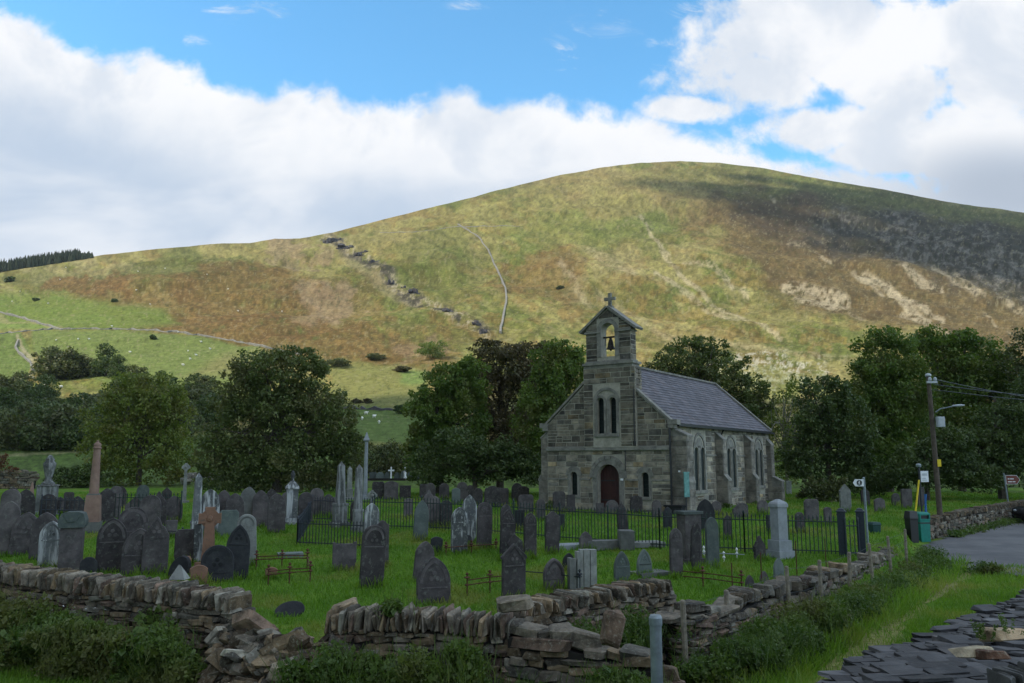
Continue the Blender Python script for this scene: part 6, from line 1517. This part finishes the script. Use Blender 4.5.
tree('willow_tree','tall green tree left of the telegraph pole',888,492,63,[(886,365,30,34),(870,395,24,34),(905,395,30,44),(880,425,34,40),(890,455,44,30),(892,340,14,14),(868,370,14,16)],34000,.25,L['leaf_green'],11,clump=.26,inner=.4)
tree('beech_tree','tall broad green tree behind the telegraph pole and lamp arm',960,492,66,[(940,360,30,30),(975,368,36,34),(1005,385,30,34),(950,400,44,44),(1000,420,40,44),(920,345,16,16),(960,440,50,34),(965,342,18,12)],44000,.26,L['leaf_green'],12,clump=.26,inner=.4)
tree('laurel_tree','very dark tree at the right edge over the lane',1000,498,52,[(1005,440,34,40),(985,460,28,30),(1030,430,28,50),(1020,470,40,24),(1045,390,24,34)],20000,.21,L['leaf_deep'],13,clump=.24)
tree('thorn_tree','dark shrubby tree above the lane wall left of the brown sign',925,498,50,[(905,470,26,22),(935,468,28,26),(962,472,28,24),(985,480,22,16),(950,450,24,26)],15000,.20,L['leaf_deep'],14,tr=.16,inner=.35)
tree('olive_tree','brownish green crown topping the trees at the far right edge',1052,498,62,[(1040,360,34,30),(1070,390,40,50),(1030,385,20,26)],12000,.25,L['leaf_hedge'],15)
def shrub(label,px,Yd,blobs,n,size,lm,seed,name='bush',cat='bush',group=None):
    return tree(name,label,px,0,Yd,blobs,n,size,lm,seed,trunk=False,cat=cat,group=group,inner=.4,ncl=24)
shrub('dark rounded bush behind the pink column',73,74,[(68,478,18,13),(85,476,18,14),(96,482,16,12)],4500,.22,L['leaf_deep'],31)
shrub('reddish twiggy bush on the far left wall',4,72,[(2,464,8,10),(12,472,8,6)],900,.16,L['bracken'],32)
shrub('low dark thicket under the big left tree',285,66,[(230,488,30,12),(275,490,34,12),(320,488,30,12)],6000,.2,L['leaf_deep'],33)
shrub('dark overgrown shrubs by the peaked grey stone',822,48,[(812,490,14,12),(828,492,14,14),(838,488,10,14)],4500,.16,L['leaf_hedge'],34)
shrub('low dark growth behind the grass right of the chapel',862,52,[(858,484,16,14),(876,486,16,14),(893,480,18,12)],4500,.18,L['leaf_deep'],35)
shrub('green plants growing against the foot of the chapel side wall',722,0,[],0,0,None,0) if False else None
shrub('small plant at the left foot of the chapel front',547,41.2,[(549,508,6,7)],500,.12,L['leaf_light'],36)
shrub('green shrub against the chapel side wall under the middle window',728,42,[(727,512,7,8),(735,514,5,6)],900,.12,L['leaf_light'],37)
shrub('green undergrowth between wide stone and last buttress',751,46,[(752,508,6,6)],500,.12,L['leaf_light'],38)
dry_wall([at(-20,470,72)[:2]+(at(0,470,72)[2],),at(36,470,72)[:2]+(at(36,470,72)[2],)],'far field wall behind the urn pedestal at the left',19,cope='flat',cope_h=.3,size=(.5,.2),back=False)
for nm,(x,y,Yd,n,lb) in {'a':(208,478,70,30,'pale tumbled stones glimpsed under the big left tree'),'b':(552,476,58,16,'pale stones glimpsed under the trees left of the chapel')}.items():
    q=Stones(int(x)); r=q.r
    for i in range(n):
        p=at(x+r.uniform(-1,1)*(24 if nm=='a' else 14),y+r.uniform(-5,4),Yd+r.uniform(-.5,.5)); b_=r.uniform(.15,.42); q.add(p,r.uniform(.12,.4,3)*np.array([1,1,.6]),rotz(r.uniform(0,6)),(b_,b_,b_))
    tag(q.build('stone_heap',M['drystone']),lb,'stones',kind='stuff')

# brambles and rank growth at the foot of the walls
def undergrowth(label,pts,n,size,h,spread,seed,lm,name='bramble_bush',group='brambles along the near walls'):
    r=np.random.RandomState(seed); P_=[]
    x0,y0=pts[0]; 
    L_=[math.hypot(b[0]-a[0],b[1]-a[1]) for a,b in zip(pts,pts[1:])]; T_=sum(L_)
    cl=[]
    for i in range(max(8,int(T_*26))):
        s=r.uniform(0,T_); k=0
        while s>L_[k] and k<len(L_)-1: s-=L_[k]; k+=1
        f=s/L_[k]; x=pts[k][0]+(pts[k+1][0]-pts[k][0])*f+r.normal(0,spread*.55); y=pts[k][1]+(pts[k+1][1]-pts[k][1])*f+r.normal(0,spread*.55)
        hh=h*r.uniform(.1,1.0)*float(.25+1.5*fbm(np.array([x*1.1+seed]),np.array([y*1.1]),3)[0]); cl.append((x,y,gz(x,y)+hh,r.uniform(.14,.36)))
    cl=np.array(cl); idx=r.randint(0,len(cl),n); g_=r.normal(0,1,(n,3)); g_/=np.linalg.norm(g_,axis=1,keepdims=True)
    P_=cl[idx,:3]+g_*(r.uniform(0,1,(n,1))**.5)*cl[idx,3:4]*np.array([1,1,.8])
    P_=P_[P_[:,2]>g(P_[:,0],P_[:,1])-.02]
    o_=np.array([x0,y0,gz(x0,y0)]); V,Fc=leaves(P_-o_,size,r,up=.6,asp=.55)
    k1=r.randint(0,len(P_),n//9); V1,_=leaves(P_[k1]-o_,size*1.9,r,up=.8,asp=.7)
    k2=r.randint(0,len(cl),n//18); b2=np.stack([cl[k2,0]+r.normal(0,.2,len(k2)),cl[k2,1]+r.normal(0,.2,len(k2)),cl[k2,2]+r.uniform(-.15,.05,len(k2))],1)-o_; h2=r.uniform(.12,.34,len(k2)); l2=r.normal(0,.10,(len(k2),2)); w2=.006
    V2=np.stack([b2+[-w2,0,0],b2+[w2,0,0],b2+np.stack([l2[:,0]+.002,l2[:,1],h2],1),b2+np.stack([l2[:,0]-.002,l2[:,1],h2],1)],1).reshape(-1,3)
    V=np.concatenate([V,V1,V2]); Fc=np.arange(len(V)).reshape(-1,4)
    o=npmesh(name,V,Fc,lm); o.location=o_; return tag(o,label,'bush',group)
def off(p,d): return (p[0]+d[0],p[1]+d[1])
undergrowth('tall brambles hiding the wall foot at the far left',[(-13.5,17.2),(-10.8,15.6),(-8.6,14.7)],30000,.07,.85,.55,41,L['bramble'])
undergrowth('brambles and ferns below the middle of the left wall',[(-8.6,14.7),(-6.9,14.0),(-5.8,13.5)],24000,.065,.80,.45,42,L['bramble'])
undergrowth('dark brambles at the left side of the collapsed heap',[(-6.0,13.3),(-5.1,12.9)],10000,.07,.7,.35,43,L['bramble'])
undergrowth('brambles below the upright coping, right of the heap',[(-2.5,11.4),(-1.5,11.2),(-.5,10.9)],36000,.058,.95,.42,44,L['bramble'])
undergrowth('low growth at the foot of the broken low wall',[(-.5,10.9),(.6,10.7),(1.6,10.45)],24000,.05,.60,.3,45,L['bramble'])
undergrowth('ferns growing in the pocket behind the broken low wall',[(1.0,12.2),(1.8,12.7),(2.3,13.3)],16000,.055,.62,.36,46,L['bramble'])
undergrowth('nettles at the foot of the thin slate wall end',[(2.6,12.1),(3.3,12.4),(4.0,12.9)],15000,.055,.5,.3,47,L['bramble'])
undergrowth('dense brambles swallowing the roadside wall past the slate wall end',[(3.9,13.3),(5.0,14.7),(6.1,16.1)],34000,.055,.55,.30,48,L['bramble'])
undergrowth('brambles along the roadside wall below the footpath sign',[(6.3,16.5),(7.8,18.3),(9.3,20.4)],20000,.06,.34,.28,49,L['bramble'])
undergrowth('rank weeds below the last fence posts by the lane',[(9.3,20.4),(11.0,22.6),(12.7,24.9),(14.0,27.8)],14000,.065,.32,.3,50,L['bramble'])
undergrowth('weeds at the foot of the far lane wall',[(19.0,35.4),(22.9,39.6),(28.6,45.5)],3500,.09,.18,.2,51,L['bramble'])
undergrowth('tuft of weeds at the lane edge right of the verge',[flat(975,573),flat(995,575)],1500,.06,.25,.2,52,L['bramble'])
# weed on slates
for (x,y,lab,n) in [(985,640,'small green weed growing through the slates',340),(1010,632,'low weed beside the pale orange rock',200)]:
    r=np.random.RandomState(int(x)); p=np.array(at(x,y,5.75)); st_=r.normal(0,.035,(6,2)); k_=r.randint(0,6,n); hz=r.uniform(0,.11,n); c=np.stack([st_[k_,0]*(1+hz*6)+r.normal(0,.006,n),st_[k_,1]*(1+hz*6)+r.normal(0,.006,n),hz],1); V,Fc=leaves(c,.022,r,asp=.4); o=npmesh('weed',V,Fc,L['leaf_light']); o.location=p; tag(o,lab,'weed')

ctr=[flat(968,570),flat(935,588),flat(900,612),flat(868,640),flat(845,672),flat(825,710)]
V_=[];F2=[]
rgp=np.random.RandomState(4)
pc=[]
for (a0,b0_),(a1,b1_) in zip(ctr,ctr[1:]):
    for k in range(8): pc.append((a0+(a1-a0)*k/8,b0_+(b1_-b0_)*k/8))
nn=9
for i,(x,y) in enumerate(pc):
    wd=.42+.16*math.sin(i*.9)+.1*math.sin(i*2.3)
    for k in range(nn):
        u=(k/(nn-1)*2-1)*wd; xx=x+u*.83; yy=y-u*.55; V_.append((xx,yy,gz(xx,yy)+.006))
for i in range(len(pc)-1):
    for k in range(nn-1): q=i*nn+k; F2.append([q,q+1,q+nn+1,q+nn])
M['trod']=grass_ground('trodden_turf',(.16,.175,.05),(.20,.20,.07),(.22,.19,.10))
tag(npmesh('path',V_,F2,M['trod'],smooth=True),'worn yellowish footpath through the roadside verge',kind='structure')
# ------------------------------------------------------------------ grass blades
def blades(name,label,n,reg,hmin,hmax,wd,seed,lm,dens=None):
    r=np.random.RandomState(seed)
    u=r.uniform(0,1,n*3); Yd=reg[2]+(reg[3]-reg[2])*u**1.0; Xd=r.uniform(-1,1,n*3)*.70*Yd
    keep=reg[4](Xd,Yd); keep&=r.rand(len(Xd))<np.clip((reg[2]/Yd)**.35,0,1); 
    pn=fbm(Xd*.8,Yd*.8,3)
    Xd,Yd,pn=Xd[keep][:n],Yd[keep][:n],pn[keep][:n]; n=len(Xd); z=g(Xd,Yd)
    th=r.uniform(0,6.283,n); h=r.uniform(hmin,hmax,n)*(.55+.9*pn); w_=wd*(.6+.8*r.rand(n))*(Yd/14)**.6
    bx,by=np.cos(th)*w_/2,np.sin(th)*w_/2; lx,ly=r.normal(0,.45,n)*h,r.normal(0,.45,n)*h
    V=np.stack([np.stack([Xd-bx,Yd-by,z-.01],1),np.stack([Xd+bx,Yd+by,z-.01],1),np.stack([Xd+lx+bx*.4,Yd+ly+by*.4,z+h],1),np.stack([Xd+lx-bx*.4,Yd+ly-by*.4,z+h],1)],1).reshape(-1,3)
    return tag(npmesh(name,V,np.arange(4*n).reshape(-1,4),lm),label,'grass',kind='stuff')
xsw=[2.5,2.6,4.2,7.2,12.1,13.9,15.6,17.3,22.2,28.3,34.5,60]; ysw=[9,12.6,14.8,18.4,25.0,28.2,31.7,34.6,39.9,46,52,78]
def in_yard(X,Y):
    dr=np.interp(Y,ysw,xsw); yf=np.interp(X,[-60,-14.5,-10.8,-4.5,-2.5,0,1.8,2.6],[45,19.6,17,13.9,12.2,11.7,11.1,11])
    u=(X-7.44)*math.cos(R(35))-(Y-38)*math.sin(R(35)); v_=(X-7.44)*math.sin(R(35))+(Y-38)*math.cos(R(35))
    ch=(u>-6.9)&(u<.1)&(v_>-.1)&(v_<15)
    return (X<dr-.2)&(Y>yf+.3)&~ch
def in_verge(X,Y):
    dr=np.interp(Y,ysw,xsw); ln=X-Y+3.2
    rd=np.zeros(len(X),bool); 
    for i in range(len(X)): pass
    yr=np.interp(X,[p[0] for p in rp],[p[1] for p in rp])
    cxp=np.interp(Y,[p[1] for p in ctr][::-1],[p[0] for p in ctr][::-1]); onp=(np.abs(X-cxp)<.5)&(np.random.RandomState(3).rand(len(X))<.75)
    return ~onp&(X>dr+.1)&(ln<-.3)&(Y<np.minimum(yr+.15*np.sin(X*3),27))
def in_field(X,Y):
    yf=np.interp(X,[-60,-14.5,-10.8,-4.5,-2.5,0,1.8,2.6],[45,19.6,17,13.9,12.2,11.7,11.1,11]); return (Y<yf-.3)&(X<2.6)&(X-Y+3.2<.1)
blades('churchyard_grass','short bright grass between the graves',260000,(0,0,12,62,in_yard),.035,.12,.018,61,L['blade'])
def tufts():
    r=np.random.RandomState(88); P_=[];H_=[]
    for (X_,Y_,wd) in GB:
        if Y_>60: continue
        n=int(90*min(1,20/Y_)+25); u=r.uniform(-.6,.6,n)*wd*1.15; v_=np.where(r.rand(n)<.75,-1,1)*r.uniform(.05,.14,n); c,s=math.cos(.38),math.sin(.38)
        P_.append(np.stack([X_+u*c-v_*s*.3,Y_+u*s+v_],1)); H_.append(r.uniform(.08,.26,n)*(.6+.8*r.rand()))
    P_=np.concatenate(P_);H_=np.concatenate(H_); n=len(P_); z=g(P_[:,0],P_[:,1]); w_=.010*(P_[:,1]/14)**.6; th=r.uniform(0,6.28,n); bx,by=np.cos(th)*w_,np.sin(th)*w_; lx,ly=r.normal(0,.35,n)*H_,r.normal(0,.35,n)*H_
    V=np.stack([np.stack([P_[:,0]-bx,P_[:,1]-by,z-.01],1),np.stack([P_[:,0]+bx,P_[:,1]+by,z-.01],1),np.stack([P_[:,0]+lx+bx*.3,P_[:,1]+ly+by*.3,z+H_],1),np.stack([P_[:,0]+lx-bx*.3,P_[:,1]+ly-by*.3,z+H_],1)],1).reshape(-1,3)
    tag(npmesh('grass_tufts',V,np.arange(4*n).reshape(-1,4),L['blade_rank']),'longer grass tufts at the feet of the headstones','grass',kind='stuff')
tufts()
blades('verge_grass','longer grass on the roadside verge',110000,(0,0,8,26,in_verge),.04,.17,.014,62,L['blade_rank'])
blades('field_grass','grass in front of the left wall',60000,(0,0,10,17,in_field),.04,.16,.014,63,L['blade_rank'])
# longer tufts at the foot of wall D
def near_d(X,Y):
    dr=np.interp(Y,ysw,xsw); return (X>dr+.3)&(X<dr+1.7)&(Y<27)
blades('rank_grass','rank grass below the brambles of the roadside wall',42000,(0,0,11,27,near_d),.15,.42,.016,64,L['blade_rank'])

# ------------------------------------------------------------------ far side of the valley
def far_strip(name,label,pts,w_,h_,m='farwall',jit=.8,seed=1,cat='wall',group='field walls on the hillside'):
    r=random.Random(seed); P_=[]
    for (x0,y0),(x1,y1) in zip(pts,pts[1:]):
        n=max(2,int(math.hypot(x1-x0,y1-y0)/4))
        for k in range(n): 
            f=k/n; P_.append(on_hill(x0+(x1-x0)*f+r.uniform(-.4,.4),y0+(y1-y0)*f+r.uniform(-.4,.4)))
    P_.append(on_hill(*pts[-1])); o_=P_[0]; mb=MB(); v=[];f=[]
    for i,p in enumerate(P_):
        q=P_[min(i+1,len(P_)-1)]; b=P_[max(i-1,0)]; dx,dy=q[0]-b[0],q[1]-b[1]; l=math.hypot(dx,dy)+1e-6; nx_,ny_=-dy/l*w_/2,dx/l*w_/2; hh=h_*r.uniform(1-jit,1+jit*.4)
        for (s,z) in((1,-1.5),(.8,hh),(-.8,hh),(-1,-1.5)):
            X_,Y_=p[0]+nx_*s,p[1]+ny_*s; zz=float(hill_z(X_,Y_)); v.append((X_-o_[0],Y_-o_[1],zz+z-o_[2]))
    n=len(P_)
    for i in range(n-1):
        for k in range(3): f.append((i*4+k,i*4+k+1,(i+1)*4+k+1,(i+1)*4+k))
    f.append((0,1,2,3)); f.append((4*n-1,4*n-2,4*n-3,4*n-4)); mb.add(v,f)
    o=mb.build(name,M[m]); o.location=o_; return tag(o,label,cat,group)
far_strip('field_wall','long pale stone wall climbing the middle of the mountain',[(500,333),(503,318),(506,302),(506,290),(500,276),(494,264),(488,250),(478,237),(468,230),(458,225)],1.5,1.1,seed=2)
far_strip('field_wall','pale wall along the top edge of the bright green field',[(0,334),(30,331),(60,329),(100,329),(140,330),(180,333),(215,338),(262,347),(300,355)],1.0,.8,seed=3)
far_strip('field_wall','wall slanting down from the left edge to the field corner',[(0,313),(20,318),(40,324),(62,330)],1.2,1.1,seed=4)
far_strip('field_wall','short wall winding down the left green field',[(18,340),(15,348),(22,356),(31,364),(33,372)],1.0,1.0,seed=5)
far_strip('field_wall','wall below the olive pasture right of the big left tree',[(330,408),(370,410),(410,412),(440,412)],.7,1.0,seed=6,m='outcrop')
far_strip('field_wall','faint wall running along the slope below the crest',[(380,233),(420,232),(455,227),(520,226)],1.0,.5,seed=7)
# far woodland: one oak of each kind, copied
protos=[]
def far_tree(seed,lm,rr_=(1,1,1)):
    r=np.random.RandomState(seed); rg=random.Random(seed); root=empty('woodland_tree')
    bl=[(0,0,7.5,4.0*rr_[0],4.0,3.6),(2.6,0,5.8,3.0,3,3),(-2.6,.5,5.6,3.0,3,3),(0,-1.5,5.0,3.6,3.2,3.0),(.5,0,9.6*rr_[2],2.4,2.4,2.0)]
    P_,N_=crown_pts(bl,3600,r,.28,.3,30); V,Fc=leaves(P_,.62,r); npmesh('crown',V,Fc,lm,root)
    mb=MB(); trunk_mesh(mb,8.5,.35,[(b[0],b[1],b[2]) for b in bl],rg); mb.build('trunk',M['bark'],root); return root
protos=[far_tree(201,L['leaf_far']),far_tree(202,L['leaf_hedge'],(1.2,1,.9)),far_tree(203,L['leaf_deep'],(.8,1,1.15))]
spots=[ # x, base y, height px, kind
(50,379,30,0),(66,379,31,1),(80,378,26,1),(106,376,24,2),(118,378,18,2),(135,385,20,1),(160,392,18,2),(205,400,26,0),(192,396,20,2),
(10,416,32,1),(30,420,28,2),(52,424,28,0),(74,424,26,2),(95,420,28,1),(118,412,30,2),(140,404,28,0),
(128,428,34,0),(150,430,32,1),(165,412,28,2),(180,438,34,0),(0,400,26,1),(20,398,24,0),(44,402,24,2),(205,430,30,2),(-15,420,30,2),(-20,440,34,1),(5,434,34,2),(26,438,34,0),(48,440,34,2),(70,442,34,1),(92,440,36,0),(110,436,36,2),
(2,448,34,0),(18,450,36,1),(38,450,38,2),(60,450,40,0),(84,450,34,2),(190,420,30,1)]
pos_words=['at the left end of','second in','third in','right in']
used=set()
for i,(x,by,hp,kd) in enumerate(spots):
    src=protos[kd]; 
    o=src if kd not in used else copy_tree(src); used.add(kd)
    X_,Y_,z_=on_hill(x,by); s=hp*1.45*Y_/800/11.3; o.location=(X_,Y_,z_-3.0*s); o.scale=(s*rs.uniform(1.0,1.25),s*1.1,s*rs.uniform(.9,1.05)); o.rotation_euler=(0,0,rs.uniform(0,6.28))
    tag(o,'rounded tree of the far wood on the valley floor at the left' if by>395 else 'tree of the small clump in the bright green field at the left','tree','trees of the far wood' if by>395 else 'trees of the clump in the green field')
for (x,y,w_,h_,lab,lmn,sd) in [(433,352,15,17,'rounded green bush on the slope above the brown tree','leaf_green',71),(400,411,7,8,'small dark bush on the wall below the olive pasture','leaf_deep',72),(357,402,5,4,'low reddish bush at the top of the small green field','leaf_brown',73),(368,402,5,4,'low reddish bush right of its twin at the small green field','leaf_brown',74),(338,364,13,7,'scrubby thorn patch above the big left tree','leaf_hedge',75),(375,358,10,6,'scrubby thorn patch left of the rounded green bush','leaf_hedge',76),(153,338,3,4,'tiny dark bush on the top field wall','leaf_deep',77),(36,300,3,3,'tiny dark bush in the upper left pasture','leaf_deep',78),(114,301,3,3,'tiny dark bush in the upper middle pasture','leaf_deep',79),(10,280,5,5,'small dark bush under the conifer skyline','leaf_deep',80),(402,370,9,5,'brownish scrub below the rounded green bush','leaf_brown',81),(560,288,4,3,'tiny bush on the brown slope in the middle','leaf_hedge',82)]:
    X_,Y_,z_=on_hill(x,y+h_*.4); k=Y_/800; r=np.random.RandomState(sd)
    P_,N_=crown_pts([(0,0,h_*k*.5,w_*k,w_*k,h_*k*.6)],int(1200+w_*120),r,.35,.4,18); P_=P_[P_[:,2]>-.5]; V,Fc=leaves(P_,k*1.5,r); o=npmesh('hill_bush',V,Fc,L[lmn]); o.location=(X_,Y_,z_); tag(o,lab,'bush')
# bare pale trunk at the wood edge
X_,Y_,z_=on_hill(18,449); k=Y_/800; mb=MB(); mb.tube([(0,0,0),(.1,0,9*k),(0,0,20*k)],[.35,.22,.08],6); mb.tube([(.1,0,9*k),(1.2,0,14*k)],[.12,.05],5); o=mb.build('dead_tree',M['barkpale']); o.location=(X_,Y_-2,z_); tag(o,'bare pale dead tree in front of the far wood','tree')
# conifer plantation on the skyline
def conifer_strip():
    r=random.Random(9); mb=MB()
    for i in range(620):
        x=r.uniform(-70,92); d=r.uniform(0,1); by=np.interp(x,[-60,0,60,92],[275,271.5,262.5,257.8]); X_,Y_,z_=on_hill(x,by+.2); Y_+=d*45-8; X_=at_dir(x,by)[0]*Y_; z_=float(hill_z(X_,Y_)) if Y_<float(rs_of(X_/Y_)) else HC+float(hill_t(X_/Y_,Y_))*Y_
        h=r.uniform(9,15)*(1 if x<80 else .6); w_=r.uniform(1.6,2.6)
        mb.lathe([(w_,1.0),(w_*.75,h*.35),(w_*.8,h*.36),(w_*.4,h*.7),(.05,h)],X_,Y_,5,z0=z_-1,rot=r.random())
    return mb
M['conifer']=simple('conifer_needles',(.022,.034,.018),.95,.4,.6)
tag(conifer_strip().build('conifer_forest',M['conifer']),'dark conifer plantation along the left skyline','forest',kind='stuff')
# rock outcrops
for (x,y,w_,h_,lab) in [(330,243,7,5,'uppermost dark rock knob near the left crest'),(346,248,10,4.5,'wide dark rock knob right of the uppermost one'),(357,256,5,3.5,'third dark rock knob down the rocky spur'),(374,262,6,3,'small grey rock knob in the middle of the spur'),(391,284,4,5,'dark upright rock in the middle of the spur'),(415,293,7,4,'flat dark rock left of the pit'),(447,312,6,4,'dark slate pit upper left of the wall foot'),(476,325,5,4,'dark slate pit left of the wall foot'),(483,333,5,4,'lower dark slate pit beside the wall foot'),(338,240,4,2,'small dark rock touching the uppermost knob'),(365,252,4,2,'thin rock rib near the left crest'),(404,288,3,2,'tiny rock left of the flat dark one')]:
    X_,Y_,z_=on_hill(x,y); k=Y_/800; q=Stones(int(x)); r=q.r
    for i in range(14): q.add((r.uniform(-1,1)*w_*k*.8,r.uniform(-2,2),r.uniform(-.8,.7)*h_*k-.15*0),np.array([w_*.35,w_*.3,h_*.45])*k*r.uniform(.5,1.1,3),rotz(r.uniform(0,6))@roty(r.uniform(-.5,.5)),(1,1,1),jit=.3)
    o=q.build('rock_outcrop',M['outcrop']); o.location=(X_,Y_,z_); tag(o,lab,'rock','rock outcrops of the hillside')
# sheep
mb=MB(); mb.lathe([(.10,-.55),(.28,-.45),(.34,-.15),(.34,.2),(.30,.42),(.12,.52)],0,0,10)
mb.v=[(z,x,.62+y) for x,y,z in mb.v]; mb.tube([(.45,0,.75),(.62,0,.88),(.82,0,.80)],[.16,.12,.05],7)
for sx_ in(-.32,.32):
    for sy in(-.14,.14): mb.tube([(sx_,sy,.45),(sx_,sy,0)],[.07,.045],5)
sheep0=mb.build('sheep',M['sheep'],smooth=True); first=True
for (x,y) in [(33,379),(45,387),(61,388),(89,340),(56,341),(20,292),(48,304),(138,272),(165,269),(136,291),(150,305),(112,327),(78,340),(188,352),(196,356),(190,360),(210,350),(183,366),(201,343),(362,420),(379,424),(374,418),(366,415),(238,312),(228,290),(207,275),(12,302),(178,333),(282,312),(130,353),(66,268),(60,280)]:
    X_,Y_,z_=on_hill(x,y); o=sheep0 if first else sheep0.copy()
    if not first: S.collection.objects.link(o)
    first=False; o.location=(X_,Y_,z_); s=1.0; o.scale=(s,s,s); o.rotation_euler=(0,0,rs.uniform(0,6.28)); tag(o,'tiny white sheep grazing on the far hillside fields','sheep','sheep on the hillside fields')
# a few white flowers by the left brambles
r=np.random.RandomState(5)
P_=[]
for (x,y,Yd) in [(110,655,14.2),(124,657,14.1),(45,608,15.5),(70,607,15.4),(98,609,15.0)]:
    p=np.array(at(x,y,Yd)); P_.append(p+r.normal(0,1,(9,3))*np.array([.08,.05,.03]))
V,Fc=leaves(np.concatenate(P_),.045,r,up=2); tag(npmesh('white_flowers',V,Fc,M['white']),'sprinkle of white flower heads in the brambles at the left','flowers',kind='stuff')

hz=MB(); hz.box(-1600,1600,-400,2100,-2,600)
me=bpy.data.meshes.new('haze'); me.from_pydata(hz.v,[],hz.f); hm_=bpy.data.materials.new('haze_air'); hm_.use_nodes=True; hm_.node_tree.nodes.clear()
hn_=NT(hm_.node_tree); pv=hn_.n('ShaderNodeVolumePrincipled',ins={'Color':(.85,.92,1,1),'Density':.00005,'Anisotropy':.2}); hn_.t.links.new(pv.outputs[0],hn_.n('ShaderNodeOutputMaterial').inputs['Volume'])
me.materials.append(hm_); o=link(bpy.data.objects.new('haze',me)); tag(o,'thin blue air haze over the valley',kind='stuff')
